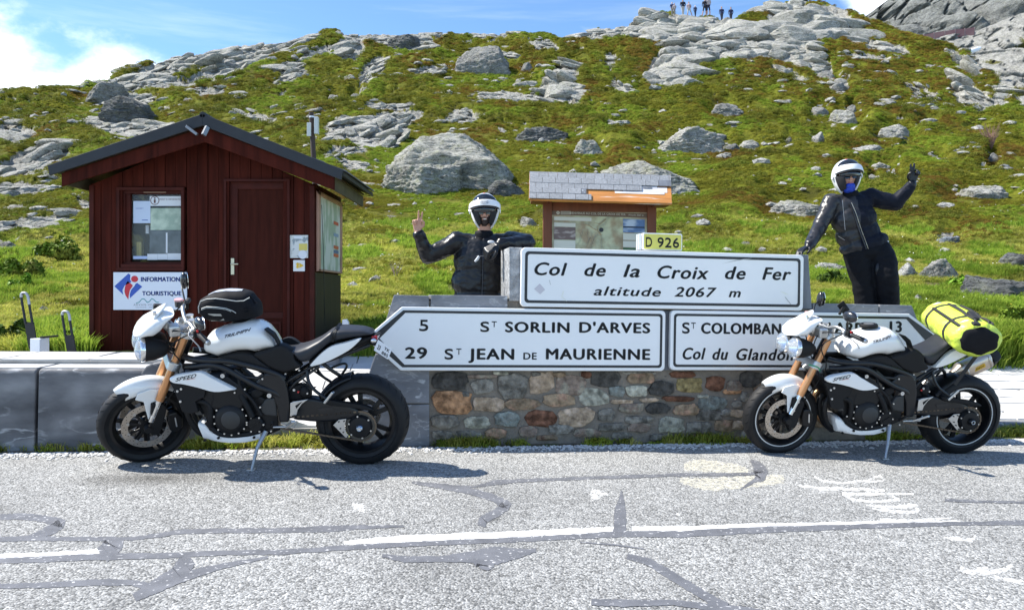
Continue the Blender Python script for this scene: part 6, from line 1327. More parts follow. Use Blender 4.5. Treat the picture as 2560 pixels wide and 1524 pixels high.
def wheel(t, cx, R, w, name, rimw, spokes, fn, stripe, front):
    c = Vector((cx, 0, R)); ax = (0, 1, 0); rim = .216
    def bd(mb, nm, m, par, sm=45, bevel=0):
        if fn: mb.xf(fn)
        return mb.build(nm, m, par, smooth=sm, bevel=bevel)
    tb = MB(); tb.lathe(tyre_profile(R, w, rim+.004), c, ax, 72, closed=True); tyre = bd(tb, 'tyre', mRub, t)
    gr = MB()       # tread grooves, short slanting cuts shown as thin raised-dark lozenges
    for k in range(30):
        for sd in (-1, 1):
            a = 2*math.pi*(k+.25*sd)/30
            P = []
            for q in range(4):
                aa = a+q*.035; yy = sd*w*(.12+.085*q); rr = R-w*.36+w*.36*math.sqrt(max(0, 1-(yy/(w/2))**2))+.0012; P.append(c+Vector((math.cos(aa)*rr, yy, math.sin(aa)*rr)))
            gr.tube(P, [.001, .0035, .003, .001], 4)
    bd(gr, 'tread_groove', mat('groove_black', (.004, .004, .004), .8), tyre, None)
    rb = MB(); rb.lathe([(rim+.012, -rimw/2-.004), (rim+.012, -rimw/2+.004), (rim-.002, -rimw/2+.012), (rim-.018, -rimw*.2), (rim-.022, rimw*.2), (rim-.002, rimw/2-.012), (rim+.012, rimw/2-.004), (rim+.012, rimw/2+.004), (rim-.006, rimw/2+.004), (rim-.030, rimw*.2), (rim-.030, -rimw*.2), (rim-.006, -rimw/2-.004)], c, ax, 64, closed=True); rimo = bd(rb, 'rim', mBK, t)
    if stripe:
        sb = MB(); sb.lathe([(rim+.016, rimw/2+.0048), (rim+.008, rimw/2+.0048), (rim+.008, rimw/2+.0062), (rim+.016, rimw/2+.0062)], c, ax, 64, closed=True); bd(sb, 'rim_stripe', mat('silver_stripe', (.6, .6, .58), .35), rimo)
    for k in range(spokes):
        a0 = 2*math.pi*k/spokes
        for sd in (-1, 1):
            sp = MB(); a1 = a0+sd*.26 if front else a0+sd*.20; p0 = c+Vector((math.cos(a0+sd*.1)*.05, 0 if front else .01, math.sin(a0+sd*.1)*.05)); p1 = c+Vector((math.cos(a1)*(rim-.02), 0 if front else -.01, math.sin(a1)*(rim-.02)))
            sp.bar(p0, p1, .030 if front else .034, .017, (0, 1, 0)); sp.v = sp.v; bd(sp, 'spoke', mBK, rimo, None, .003)
    hb = MB(); hb.lathe([(.001, -.075), (.030, -.075), (.046, -.04), (.040, 0), (.046, .04), (.030, .075), (.001, .075)], c, ax, 28); bd(hb, 'hub', mEn, t)
    return rimo
def disc(t, cx, R, y, r0, r1, fn, holes=True, name='brake_disc', nb=10):
    c = Vector((cx, y, R)); mb = MB(); mb.lathe([(r1, -.0025), (r1, .0025), (r0, .0025), (r0, -.0025)], c, (0, 1, 0), 48, closed=True)
    if fn: mb.xf(fn)
    d = mb.build(name, mDisc, t, smooth=40)
    hm = MB(); sgn_ = 1 if y > 0 else -1
    for k in range(48):
        a = 2*math.pi*k/48; rr = r0+(r1-r0)*(.3, .55, .8)[k % 3]; p = c+Vector((math.cos(a)*rr, 0, math.sin(a)*rr)); hm.cyl(p-Vector((0, .0031, 0)), p+Vector((0, .0031, 0)), .0034, n=6)
    if fn: hm.xf(fn)
    hm.build('drilled_hole', mat('hole_dark', (.02, .02, .02), .8), d)
    cr = MB()
    for k in range(nb):
        a = 2*math.pi*(k+.5)/nb; cr.bar(c+Vector((math.cos(a)*.045, 0, math.sin(a)*.045)), c+Vector((math.cos(a)*(r0-.004), 0, math.sin(a)*(r0-.004))), .016, .005, (0, 1, 0))
    cr.lathe([(.05, -.004), (.05, .006), (.03, .006), (.03, -.004)], c, (0, 1, 0), 24, closed=True)
    if fn: cr.xf(fn)
    cr.build('disc_carrier', mBK, d)
    for k in range(nb):
        a = 2*math.pi*(k+.5)/nb; p = c+Vector((math.cos(a)*(r0+.004), 0, math.sin(a)*(r0+.004))); bm_ = MB(); bm_.lathe([(.009, -.005), (.009, .005), (.004, .005), (.004, -.005)], p, (0, 1, 0), 10, closed=True)
        if fn: bm_.xf(fn)
        bm_.build('bobbin', mAl, d, smooth=40)
def motorcycle(M, label, s, right):
    t = thing('motorcycle', label, 'motorcycle', M=M, group='white naked motorcycles parked before the wall')
    F = lambda v: steer(v, s)
    FB = lambda cx, cy, y=0: steer(B3(cx, cy, y), -5)     # front-end point measured on the right bike, turned straight
    A = A3
    # ---- wheels
    wheel(t, 0, RR, .190, 'rear', .14, 5, None, right, False)
    rimf = wheel(t, WB_, RF, .120, 'front', .088, 5, F, right, True)
    for sd in (-1, 1): disc(t, WB_, RF, sd*.066, .118, .160, F)
    disc(t, 0, RR, -.115, .075, .110, None, nb=6)
    # ---- fork
    ad = Vector((-math.sin(RAKE), 0, math.cos(RAKE))); ax0 = Vector((WB_, 0, RF))
    for sd in (-1, 1):
        b = ax0+Vector((.0, sd*.104, 0)); 
        MB().tube([b+ad*.055, b+ad*.24], .019, 16).xf(F).build('fork_slider', mChr, t, smooth=50)
        g = MB(); g.tube([b+ad*.215, b+ad*.232, b+ad*.24, b+ad*.30, b+ad*.44, b+ad*.705], [.0275, .0275, .0285, .0285, .026, .0255], 18); g.xf(F).build('fork_tube', mGold, t, smooth=35)
        MB().tube([b+ad*.705, b+ad*.735], [.0295, .0275], 16).xf(F).build('fork_cap', mAl, t, smooth=40)
        # foot and caliper bracket
        fb = [FB(390, 810), FB(455, 825), FB(470, 855), FB(435, 950), FB(395, 1040), FB(350, 1035), FB(345, 985), FB(358, 940)]
        plate([Vector((p.x, 0, p.z)) for p in fb], sd*.088, sd*.030, t, 'fork_foot', mBP, .006, F)
        bolts([FB(415, 838), FB(381, 903)], sd*.12, .008, t, F)
        MB().lathe([(.001, .02), (.022, .02), (.026, .0), (.026, -.03)], b+Vector((0, sd*.01, 0)), (0, sd, 0), 18).xf(F).build('axle_end', mEn, t, smooth=40)
        cp = [FB(470, 905), FB(520, 900), FB(548, 950), FB(540, 1020), FB(500, 1045), FB(462, 1030), FB(455, 960)]
        c_ = plate([Vector((p.x, 0, p.z)) for p in cp], sd*.050, sd*.060, t, 'brake_caliper', mBK, .010, F)
        MB().bar(FB(505, 935)+Vector((0, sd*.115, 0))-Vector((0, FB(505, 935).y, 0)), FB(505, 1000)+Vector((0, sd*.115, 0))-Vector((0, FB(505, 1000).y, 0)), .012, .008).xf(F).build('caliper_mark', mBolt, c_)
    for (dist, th_, nm) in ((.475, .055, 'lower_clamp'), (.70, .03, 'upper_clamp')):
        o = ax0+ad*dist; T = Matrix(((math.cos(RAKE), 0, -math.sin(RAKE)), (0, 1, 0), (math.sin(RAKE), 0, math.cos(RAKE))))
        mb = MB(); mb.prism(rrect(-.045, .040, -.145, .145, .035), lambda p, q: o+T @ Vector((p[0], p[1], th_*(q-.5)))); mb.xf(F).build(nm, mAl, t, bevel=.004)
        if nm == 'lower_clamp':
            for sd in (-1, 1): MB().cyl(o+Vector((0, sd*.104, 0))-ad*.03, o+Vector((0, sd*.104, 0))+ad*.03, .036, n=20).xf(F).build('clamp_ring', mAl, t, smooth=40)
    MB().tube([ax0+ad*.45-Vector((.06, 0, 0)), ax0+ad*.72-Vector((.06, 0, 0))], .033, 16).build('steering_head', mFr, t, smooth=40)
    # ---- front mudguard: shell over the tyre with a fang down each side
    rings = []
    for k in range(19):
        a = R_(57+k*(140-57)/18); tt = k/18
        drop = .035+.055*math.sin(min(1, (1-tt)*1.6)*math.pi/2) if tt < .7 else .035+.05*(1-tt)
        rr = RF+.022+(.012*math.sin(tt*math.pi)); wd_ = .074*(1-.45*abs(2*tt-1)**5)*(1-.25*max(0, (.35-tt))*2)
        r = []
        for j in range(13):
            u = -1+2*j/12; yy = u*wd_; dz = (abs(u)**3.2)*drop; r.append(ax0+Vector((math.cos(a)*(rr-dz), yy, math.sin(a)*(rr-dz))))
        rings.append(r)
    mb = MB(); mb.loft(rings, caps=False, closed=False); mb.xf(F); fen = mb.build('front_mudguard', mPW, t, smooth=60); sm_ = fen.modifiers.new('s', 'SOLIDIFY'); sm_.thickness = .004; sm_.offset = 1
    for sd in (-1, 1):
        fg = [FB(300, 775), FB(345, 800), FB(350, 930), FB(362, 925), FB(385, 815), FB(440, 800), FB(480, 795), FB(478, 735), FB(400, 715), FB(320, 735)]
        plate([Vector((p.x, 0, p.z)) for p in fg], sd*.078, sd*.010, t, 'mudguard_fang', mPW, .004, F)
    # ---- headlights
    for sd in (-1, 1):
        cy_ = sd*.083; c0 = FB(455, 455, .083); c0 = Vector((c0.x, cy_, c0.z)); hx = Vector((1, 0, .08)).normalized()
        hb = MB(); hb.lathe([(.004, -.15), (.030, -.145), (.055, -.11), (.074, -.05), (.078, 0), (.078, .012), (.073, .014)], c0, hx, 32); hl = hb.xf(F).build('headlight', mBP, t, smooth=60)
        MB().lathe([(.079, .0), (.081, .006), (.080, .024), (.074, .028), (.072, .02)], c0, hx, 36).xf(F).build('chrome_ring', mChr, hl, smooth=60)
        MB().lathe([(.071, .02), (.060, -.012), (.040, -.035), (.016, -.045), (.001, -.046)], c0, hx, 36).xf(F).build('reflector', mRefl, hl, smooth=60)
        MB().lathe([(.001, -.02), (.014, -.018), (.018, -.03), (.018, -.045)], c0, hx, 16).xf(F).build('bulb_shield', mChr, hl, smooth=60)
        MB().lathe([(.074, .022), (.062, .042), (.040, .054), (.018, .059), (.001, .060)], c0, hx, 36).xf(F).build('lens', mLens, hl, smooth=70)
        MB().tube([c0-hx*.08, c0-hx*.11-Vector((0, sd*.04, 0)), ax0+ad*.56+Vector((.0, sd*.05, 0))], .014, 8).xf(F).build('lamp_bracket', mBK, t, smooth=60)
    # ---- flyscreen cowl and screen
    tp = [FB(366, 352), FB(385, 322), FB(415, 288), FB(450, 255), FB(500, 228), FB(560, 217), FB(620, 220), FB(668, 228)]
    bt = [FB(366, 362, .08), FB(430, 372, .10), FB(500, 378, .12), FB(545, 382, .12), FB(585, 358, .12), FB(612, 305, .10), FB(668, 234, .08)]
    xs = sorted([p.x for p in tp]); a, b = xs[0], xs[-1]
    body_loft(tp, bt, [(a, .085), (a+.10, .105), (a+.2, .135), (a+.26, .12), (b, .05)], n=24, ex=2.6, m=22, parent=t, name='headlight_cowl', mt=mPW, fn=F)
    sc = [FB(492, 232), FB(530, 200), FB(585, 162)]; mb = MB(); rr = []
    for p, w in zip(sc, (.085, .07, .035)): rr.append([Vector((p.x+.012*abs(u)**2-.0, u*w, p.z-.018*abs(u)**2)) for u in (-1, -.5, 0, .5, 1)])
    mb.loft(rr, caps=False, closed=False); o = mb.xf(F).build('screen', mPW, t, smooth=60); o.modifiers.new('s', 'SOLIDIFY').thickness = .006
    c0 = FB(538, 215, .05); MB().tube([Vector((c0.x, .05, c0.z-.01)), Vector((c0.x, .05, c0.z+.012))], [.013, .010], 10).xf(F).build('screen_knob', mChr, t, smooth=50)
    # ---- instruments
    ci = steer(A(520, 395, .02), -30) if not right else FB(600, 300, 0); ci = Vector((1.275, 0, .995)); nx = Vector((-.80, 0, .60)).normalized()
    ins = MB().lathe([(.001, -.045), (.045, -.04), (.062, -.01), (.064, .008), (.058, .012), (.054, .006)], ci, nx, 32).xf(F).build('instrument', mAl, t, smooth=50)
    MB().lathe([(.001, .004), (.056, .004)], ci, nx, 28).xf(F).build('dial', mat('dial_dark', (.02, .025, .04), .15, coat=.5), ins); MB().box(ci.x-.05, ci.x+.02, .055, .135, ci.z-.045, ci.z+.03).xf(F).build('display', mAl, t, bevel=.012)
    # ---- handlebar
    hc = ax0+ad*.745+Vector((-.035, 0, .02))
    bar = [hc+Vector((x_, y_, z_)) for x_, y_, z_ in ((-.040, .390, -.008), (.0, .27, .010), (.03, .15, .035), (.035, .06, .005), (.035, 0, .005), (.035, -.06, .005), (.03, -.15, .035), (.0, -.27, .010), (-.040, -.390, -.008))]
    MB().tube(catmull(bar, 4), .0125, 10).xf(F).build('handlebar', mAl, t, smooth=60)
    for sd in (-1, 1):
        P = [bar[0], bar[1]] if sd > 0 else [bar[-1], bar[-2]]; e, i_ = P[0], P[1]; d = (i_-e).normalized(); 
        MB().tube([e, e+d*.11], [.0185, .017], 14).xf(F).build('grip', mat('grip_rubber', (.02, .02, .022), .75), t, smooth=50)
        MB().tube([e-d*.016, e-d*.001], [.014, .0175], 12).xf(F).build('bar_end', mAl, t, smooth=50)
        MB().box(-.022, .022, -.02, .035, -.03, .022).xf(lambda v: e+d*.135+Vector((v.x, v.y*0+v.y*d.y, v.z))).xf(F).build('switch_cluster', mBP, t, bevel=.006)
        MB().box(-.006, .006, .02*sd-.006, .02*sd+.006, .012, .026).xf(lambda v: e+d*.135+v).xf(F).build('switch_button', mRed, t)
        lv = [e+d*.16+Vector((.03, 0, .0)), e+d*.12+Vector((.055, 0, -.005)), e+d*.06+Vector((.055, 0, -.012)), e+d*.015+Vector((.048, 0, -.028)), e-d*.01+Vector((.05, 0, -.05))]
        MB().tube(catmull(lv, 4), [.009]*2+[.0065]*14+[.009], 8, flat=.6).xf(F).build('brake_lever' if sd < 0 else 'clutch_lever', mAl, t, smooth=60)
        MB().box(-.012, .03, -.018, .018, -.014, .014).xf(lambda v: e+d*.165+Vector((v.x, v.y, v.z))).xf(F).build('lever_clamp', mAl, t, bevel=.005)
        # bar clamps
        MB().tube([hc+Vector((0, sd*.045, -.04)), hc+Vector((0, sd*.045, .018))], [.020, .024], 12).xf(F).build('bar_clamp', mAl, t, smooth=50)
    rb = bar[-2]+Vector((.045, .05, .03))
    MB().lathe([(.001, -.022), (.024, -.022), (.026, .02), (.001, .02)], rb, (0, 0, 1), 18).xf(F).build('fluid_reservoir', mat('smoked_cup', (.05, .05, .05), .2, coat=.5), t, smooth=40); MB().lathe([(.001, .032), (.027, .032), (.028, .021), (.001, .021)], rb, (0, 0, 1), 18).xf(F).build('reservoir_cap', mat('cap_red_silver', (.6, .35, .35), .3), t, smooth=40)
    # ---- mirrors
    mrs = [(-1, bar[-2]+Vector((-.0, .03, .02)), FB(650, 85, -.36)), (1, bar[1]+Vector((0, -.03, .02)), FB(880, 222, .36))]
    if not right: mrs = [(-1, bar[-2]+Vector((0, .03, .02)), steer(A(648, 112, -.36), -30)), (1, bar[1]+Vector((0, -.03, .02)), steer(A(752, 400, .36), -30))]
    for sd, b0, c0 in mrs:
        mid = b0.lerp(c0, .6)+Vector((.015, 0, .01)); MB().tube(catmull([b0, mid, c0+Vector((.01, 0, -.02))], 5), .006, 8).xf(F).build('mirror_stem', mBK, t, smooth=60)
        T = Matrix.Rotation(R_(12*sd), 3, 'Z'); up = sd < 0
        sh = MB().ell(c0, (.026, .040 if up else .062, .062 if up else .040), 20, 12, T).xf(F).build('mirror', mat('mirror_shell', (.016, .017, .020), .25, coat=.4), t, smooth=80)
        MB().lathe([(.001, 0), (1, 0), (1.04, .1), (1.0, .14)], (0, 0, 0), (-1, 0, 0), 24).xf(lambda v: c0+Vector((-.020+v.x*.03, v.y*(.037 if up else .058), v.z*(.058 if up else .036)))).xf(F).build('mirror_glass', mat('mirror_glass', (.8, .82, .82), .02, metal=1.), sh)
    # cables
    for k, pts in enumerate(([bar[1]+Vector((.03, -.03, 0)), ax0+ad*.72+Vector((.10, .12, .02)), ax0+ad*.58+Vector((.06, .08, 0)), ax0+ad*.5+Vector((-.07, .03, 0))], [bar[-2]+Vector((.03, .03, 0)), ax0+ad*.74+Vector((.12, -.06, 0)), ax0+ad*.6+Vector((.05, -.02, 0)), ax0+ad*.45+Vector((-.05, .02, 0))], [bar[1]+Vector((.0, -.05, 0)), ax0+ad*.66+Vector((.08, .17, .0)), ax0+ad*.5+Vector((-.04, .16, 0)), ax0+ad*.38+Vector((-.1, .12, 0))], [ax0+ad*.47+Vector((-.02, .07, 0)), ax0+ad*.36+Vector((-.07, .13, 0)), ax0+ad*.24+Vector((-.055, .12, 0)), ax0+ad*.12+Vector((-.06, .10, 0))])):
        MB().tube(catmull(pts, 5), .0045, 6).xf(F).build('cable', mBP, t, smooth=60)
    # ---- tank
    tp = [A(772, 590), A(790, 545), A(815, 490), A(850, 440), A(930, 405), A(1020, 380), A(1100, 368), A(1165, 374), A(1215, 402), A(1262, 462), A(1290, 520), A(1305, 552)]
    bt = [A(772, 592, .1), A(812, 618, .12), A(868, 638, .13), A(940, 612, .14), A(1000, 600, .14), A(1060, 598, .14), A(1110, 606, .13), A(1200, 585, .12), A(1290, 568, .10), A(1305, 560, .08)]
    xs = [p.x for p in tp]; a, b = min(xs), max(xs)
    body_loft(tp, bt, [(a, .095), (a+.1, .135), (a+.22, .165), (b-.18, .170), (b-.08, .14), (b, .10)], n=34, ex=2.15, m=28, parent=t, name='fuel_tank', mt=mPW, exb=2.6)
    tk = [o for o in t.children if o.name.startswith('fuel_tank')][0]
    c0 = A(1040, 377, 0) if not right else B3(1025, 280, 0)
    capm = MB().lathe([(.001, .006), (.040, .008), (.046, .012), (.060, .010), (.066, .004), (.066, -.014)], (c0.x, 0, c0.z-.004), (.08, 0, 1), 32).build('filler_cap', mBP, tk, smooth=40)
    MB().lathe([(.001, .010), (.036, .010), (.036, .004)], (c0.x, 0, c0.z-.002), (.08, 0, 1), 24).build('cap_insert', mAl, tk, smooth=40)
    # lettering on the tank side, laid on the surface
    def surf_y(x, z, tpp, btp, wd_, ex=2.15):
        zt, zb = interp(sorted((p.x, p.z) for p in tpp), x), interp(sorted((p.x, p.z) for p in btp), x); h = (zt-zb)/2; cz = (zt+zb)/2; q = min(.98, abs(z-cz)/h); e = ex if z > cz else 2.6
        return interp(wd_, x)*(1-q**e)**(1/e)
    wdt = [(a, .095), (a+.1, .135), (a+.22, .165), (b-.18, .170), (b-.08, .14), (b, .10)]
    l0, l1 = (A(925, 495, .15), A(1092, 452, .15)); 
    def TT(x, z):
        p = l0.lerp(l1, x); X, Z = p.x, p.z+z; return Vector((X, surf_y(X, Z, tp, bt, wdt)+.0035, Z))
    mb = MB(); put_text(mb, 'TRIUMPH', 0, 1, 0, .020, TT, off=.01, shear=.3, space=1.0); mb.build('maker_lettering', mDkL, tk, fixn=False)
    # knee panel (black) behind the tank, side panels
    plate([A(1195, 430, .10), A(1215, 425, .08), A(1262, 462, .09), A(1295, 530, .10), A(1285, 548, .12), A(1262, 500, .12), A(1230, 470, .12)], .07, .075, t, 'tank_pad', mBP, .01)
    for sd in (-1, 1):
        puffp([A(872, 632, .13), A(990, 597, .13), A(1060, 597, .13), A(1118, 612, .13), A(1180, 660, .13), A(1240, 705, .13), A(1150, 694, .13), A(1000, 660, .13)], sd*.085, sd*.062, t, 'side_panel', mBP)
        puffp([A(1112, 607, .13), A(1210, 575, .13), A(1305, 540, .13), A(1385, 590, .13), A(1400, 640, .13), A(1440, 690, .13), A(1385, 715, .13), A(1320, 728, .13), A(1225, 695, .13), A(1165, 650, .13)], sd*.075, sd*.070, t, 'side_panel', mBP)
        # white radiator shroud
        sh = puffp([A(546, 772, .2), A(590, 748, .2), A(680, 732, .2), A(760, 726, .2), A(830, 762, .2), A(920, 808, .2), A(985, 842, .2), A(975, 852, .2), A(860, 864, .2), A(740, 833, .2), A(640, 810, .2), A(562, 798, .2)], sd*.165, sd*.040, t, 'radiator_shroud', mPW, inset=.10)
        if sd > 0:
            s0, s1 = A(590, 792, .206), A(732, 762, .206); mb = MB(); put_text(mb, 'SPEED', 0, 1, 0, .026, lambda x, z: Vector((s0.x+(s1.x-s0.x)*x, .2072, s0.z+(s1.z-s0.z)*x+z)), off=.012, shear=.35, space=1.0); mb.build('model_lettering', mDkL, sh, fixn=False)
            MB().bar(Vector((A(665, 775, .2).x, .207, A(665, 778, .2).z)), Vector((A(725, 763, .2).x, .207, A(725, 768, .2).z)), .001, .004, (0, 1, 0)).build('red_underline', mRed, sh)
        plate([A(545, 800, .19), A(640, 812, .19), A(745, 835, .19), A(790, 850, .19), A(780, 900, .19), A(720, 930, .19), A(740, 1000, .19), A(690, 1012, .19), A(632, 1000, .19), A(605, 930, .19), A(580, 860, .19)], sd*.15, sd*.032, t, 'radiator_side', mBP, .005)
        bolts([A(627, 842, .19), A(622, 926, .19), A(602, 857, .19)], sd*.185, .008, t)
    # radiator core with fins
    p0, p1 = A(585, 800, 0), A(700, 1010, 0); mb = MB(); 
    f_ = [FB(605, 655, 0), FB(700, 900, 0)]; q0, q1 = Vector((f_[0].x, 0, f_[0].z)), Vector((f_[1].x-.02, 0, f_[1].z))
    mb.prism([(q0.x, q0.z), (q1.x, q1.z), (q1.x-.04, q1.z), (q0.x-.04, q0.z)], lambda p, s_: Vector((p[0], -.15+.30*s_, p[1]))); rad = mb.build('radiator', mRadi, t)
    mb = MB()
    for k in range(22): p = q0.lerp(q1, (k+.5)/22); mb.box(p.x-.002, p.x+.006, -.148, .148, p.z-.0018, p.z+.0018)
    mb.build('radiator_fins', mEn, rad)
    # ---- frame
    for sd in (-1, 1):
        MB().tube(catmull([A(640, 620, .09)*1, A(700, 640, .12), A(800, 650, .14), A(950, 655, .145), A(1100, 688, .145), A(1240, 728, .14), A(1330, 770, .13)], 5), .021, 14).xf(lambda v: Vector((v.x, v.y*sd, v.z))).build('frame_rail', mFr, t, smooth=60)
        MB().tube(catmull([A(650, 690, .10), A(720, 690, .13), A(830, 680, .145), A(930, 705, .15), A(1040, 765, .15), A(1150, 825, .15), A(1260, 865, .14), A(1310, 905, .13)], 5), .022, 14).xf(lambda v: Vector((v.x, v.y*sd, v.z))).build('frame_rail', mFr, t, smooth=60)
        MB().tube([A(990, 712, .15), A(1060, 760, .15), A(1145, 768, .15), A(1185, 742, .15)], .012, 10).xf(lambda v: Vector((v.x, v.y*sd, v.z))).build('frame_brace', mFr, t, smooth=60)
        plate([A(1185, 735, .15), A(1290, 735, .15), A(1330, 780, .15), A(1350, 860, .15), A(1362, 950, .15), A(1355, 1065, .15), A(1290, 1068, .15), A(1275, 960, .15), A(1250, 900, .15), A(1180, 850, .15), A(1100, 815, .15), A(1150, 780, .15)], sd*.115, sd*.040, t, 'pivot_plate', mFr, .012)
        MB().tube([A(1330, 800, .11), A(1420, 745, .11), A(1560, 668, .10), A(1720, 615, .09), A(1900, 545, .06)], .013, 10).xf(lambda v: Vector((v.x, v.y*sd, v.z))).build('subframe_tube', mFr, t, smooth=60)
        MB().tube([A(1320, 880, .11), A(1400, 800, .11), A(1500, 720, .11)], .012, 10).xf(lambda v: Vector((v.x, v.y*sd, v.z))).build('subframe_tube', mFr, t, smooth=60)
        MB().tube(catmull([A(1478, 720, .13), A(1488, 790, .15), A(1530, 850, .16), A(1605, 905, .17)], 4), .012, 10, flat=.8).xf(lambda v: Vector((v.x, v.y*sd, v.z))).build('footrest_hanger', mFr, t, smooth=60)
        MB().tube([A(1560, 690, .13), A(1620, 800, .16), A(1612, 905, .17)][0:1]+[A(1445, 770, .13), A(1530, 850, .16), A(1605, 905, .17)], .010, 10).xf(lambda v: Vector((v.x, v.y*sd, v.z))).build('footrest_hanger', mFr, t, smooth=60)
        MB().bar(A(1598, 935, .17), A(1655, 862, .19), .03, .016).xf(lambda v: Vector((v.x, v.y*sd, v.z))).build('pillion_peg', mAl, t, bevel=.004)
        br = [A(1362, 938, .17), A(1385, 928, .17), A(1485, 912, .17), A(1440, 945, .17), A(1412, 985, .17), A(1405, 1018, .17), A(1362, 1025, .17)]
        plate(br, sd*.155, sd*.010, t, 'heel_plate', mAl, .003)
        plate([A(1396, 955, .17), A(1445, 925, .17), A(1405, 975, .17)], sd*.1655, sd*.0015, t, 'heel_plate_cutout', mBP, 0)
        MB().bar(A(1340, 1098, .16), A(1385, 1060, .25), .028, .016).xf(lambda v: Vector((v.x, v.y*sd, v.z))).build('rider_peg', mAl, t, bevel=.004)
    # left subframe struts running up from the footrest (right side visible through)
    MB().tube([A(1580, 668, .06), A(1650, 720, .05), A(1730, 770, -.02)], .013, 8).build('exhaust_hanger', mFr, t, smooth=60); MB().tube(catmull([A(1640, 700, -.05), A(1720, 670, -.08), A(1745, 690, -.08), A(1700, 760, -.08)], 4), .009, 8).build('exhaust_hanger', mFr, t, smooth=60)
    # ---- seat, tail
    tp = [A(1270, 500), A(1300, 545), A(1350, 558), A(1420, 552), A(1500, 525), A(1580, 485), A(1640, 440), A(1680, 420)]; bt = [A(1270, 560, .1), A(1320, 585, .1), A(1385, 600, .13), A(1425, 672, .14), A(1475, 676, .14), A(1530, 625, .14), A(1600, 560, .13), A(1640, 535, .12), A(1680, 520, .11)]
    xs = [p.x for p in tp]; a, b = min(xs), max(xs)
    body_loft(tp, bt, [(a, .11), (a+.12, .125), (a+.22, .15), (b-.08, .13), (b, .08)], n=28, ex=3.2, m=26, parent=t, name='rider_seat', mt=mSeat)
    tp = [A(1650, 432), A(1680, 418), A(1740, 417), A(1800, 420), A(1860, 425), A(1905, 440), A(1930, 458)]; bt = [A(1650, 525, .1), A(1700, 515, .1), A(1780, 500, .1), A(1850, 492, .09), A(1900, 480, .08), A(1930, 466, .07)]
    xs = [p.x for p in tp]; a, b = min(xs), max(xs)
    body_loft(tp, bt, [(a, .085), (a+.12, .11), (b-.05, .125), (b, .10)], n=24, ex=3.0, m=26, parent=t, name='pillion_seat', mt=mSeat)
    for dx in (0, 8, 16): 
        P = [A(1640+dx, 525, .125), A(1650+dx, 470, .125), A(1672+dx, 425, .07), A(1680+dx, 418, .0)]; MB().tube(catmull(P+[Vector((p.x, -p.y, p.z)) for p in P[-2::-1]], 3), .0025, 6).build('seat_seam', mBK, t, smooth=60)
    tp = [A(1480, 650), A(1540, 600), A(1600, 545), A(1700, 510), A(1850, 480), A(1960, 462), A(1975, 470)]; bt = [A(1480, 680, .1), A(1560, 680, .1), A(1640, 650, .1), A(1750, 600, .09), A(1850, 555, .08), A(1930, 500, .07), A(1975, 475, .05)]
    xs = [p.x for p in tp]; a, b = min(xs), max(xs)
    body_loft(tp, bt, [(a, .05), (a+.15, .075), (b-.1, .105), (b, .11)], n=22, ex=3, m=18, parent=t, name='tail_unit', mt=mBP)
    for sd in (-1, 1): puffp([A(1492, 688, .12), A(1530, 640, .12), A(1585, 588, .12), A(1645, 550, .12), A(1740, 525, .12), A(1838, 500, .12), A(1815, 535, .12), A(1760, 580, .12), A(1680, 625, .12), A(1600, 662, .12), A(1540, 682, .12)], sd*.090, sd*.040, t, 'tail_fairing', mPW, inset=.08)
    MB().box(A(1940, 470, 0).x-.02, A(1940, 470, 0).x+.02, -.07, .07, A(1940, 480, 0).z-.02, A(1940, 480, 0).z+.01).build('tail_lamp', mat('red_lens', (.35, .01, .01), .15, coat=.6), t, bevel=.006)
    for sd in (-1, 1): MB().ell(A(1925, 515, .09)+Vector((0, 0 if sd > 0 else -.18, 0)), (.022, .016, .016), 12, 8).build('turn_signal', mChr, t, smooth=80)
    if not right:
        pc = [A(1957, 508, .07), A(2052, 572, .01), A(2022, 642, .03), A(1928, 580, .09)]; n_ = (pc[1]-pc[0]).cross(pc[3]-pc[0]).normalized(); n_ = n_ if n_.y > 0 else -n_
        mb = MB(); mb.add([p for p in pc]+[p-n_*.003 for p in pc], [(0, 1, 2, 3), (7, 6, 5, 4), (0, 4, 5, 1), (1, 5, 6, 2), (2, 6, 7, 3), (3, 7, 4, 0)]); pl_ = mb.build('number_plate', mat('plate_white', (.72, .74, .78), .4), t, bevel=.001)
        def PT(u, v): return pc[0].lerp(pc[1], u).lerp(pc[3].lerp(pc[2], u), v)+n_*.001
        mb = MB(); put_text(mb, '23', .10, .30, 0, .20, lambda x, z: PT(x+.02, .75-z*2.1), off=.02); put_text(mb, 'YK', .52, .90, 0, .14, lambda x, z: PT(x, .46-z*2.1), off=.02); put_text(mb, '885', .48, .92, 0, .14, lambda x, z: PT(x, .90-z*2.1), off=.02); mb.build('plate_lettering', mDkL, pl_, fixn=False)
        MB().tube([A(1900, 530, .0), A(1960, 545, .0), A(1990, 560, .02)], .012, 8).build('plate_bracket', mBP, t, smooth=60)
    # ---- engine
    eng = thing_part = None
    ep = [A(735, 870, .1), A(860, 850, .1), A(1000, 830, .1), A(1100, 850, .1), A(1200, 900, .1), A(1285, 980, .1), A(1290, 1090, .1), A(1180, 1130, .1), A(980, 1148, .1), A(850, 1120, .1), A(800, 1040, .1), A(760, 960, .1)]
    en = plate(ep, -.125, .25, t, 'engine_block', mEn, .012)
    hp = [A(740, 760, .1), A(960, 740, .1), A(1040, 800, .1), A(1100, 870, .1), A(1050, 960, .1), A(860, 960, .1), A(780, 880, .1)]
    plate(hp, -.16, .32, en, 'cylinder_head', mEn, .012)
    for k in range(5): p0, p1 = A(800+6*k, 880+18*k, .13), A(1010+10*k, 868+20*k, .13); MB().bar((p0.x, 0, p0.z), (p1.x, 0, p1.z), .27, .006, (0, 1, 0)).build('cooling_fin', mEn, en)
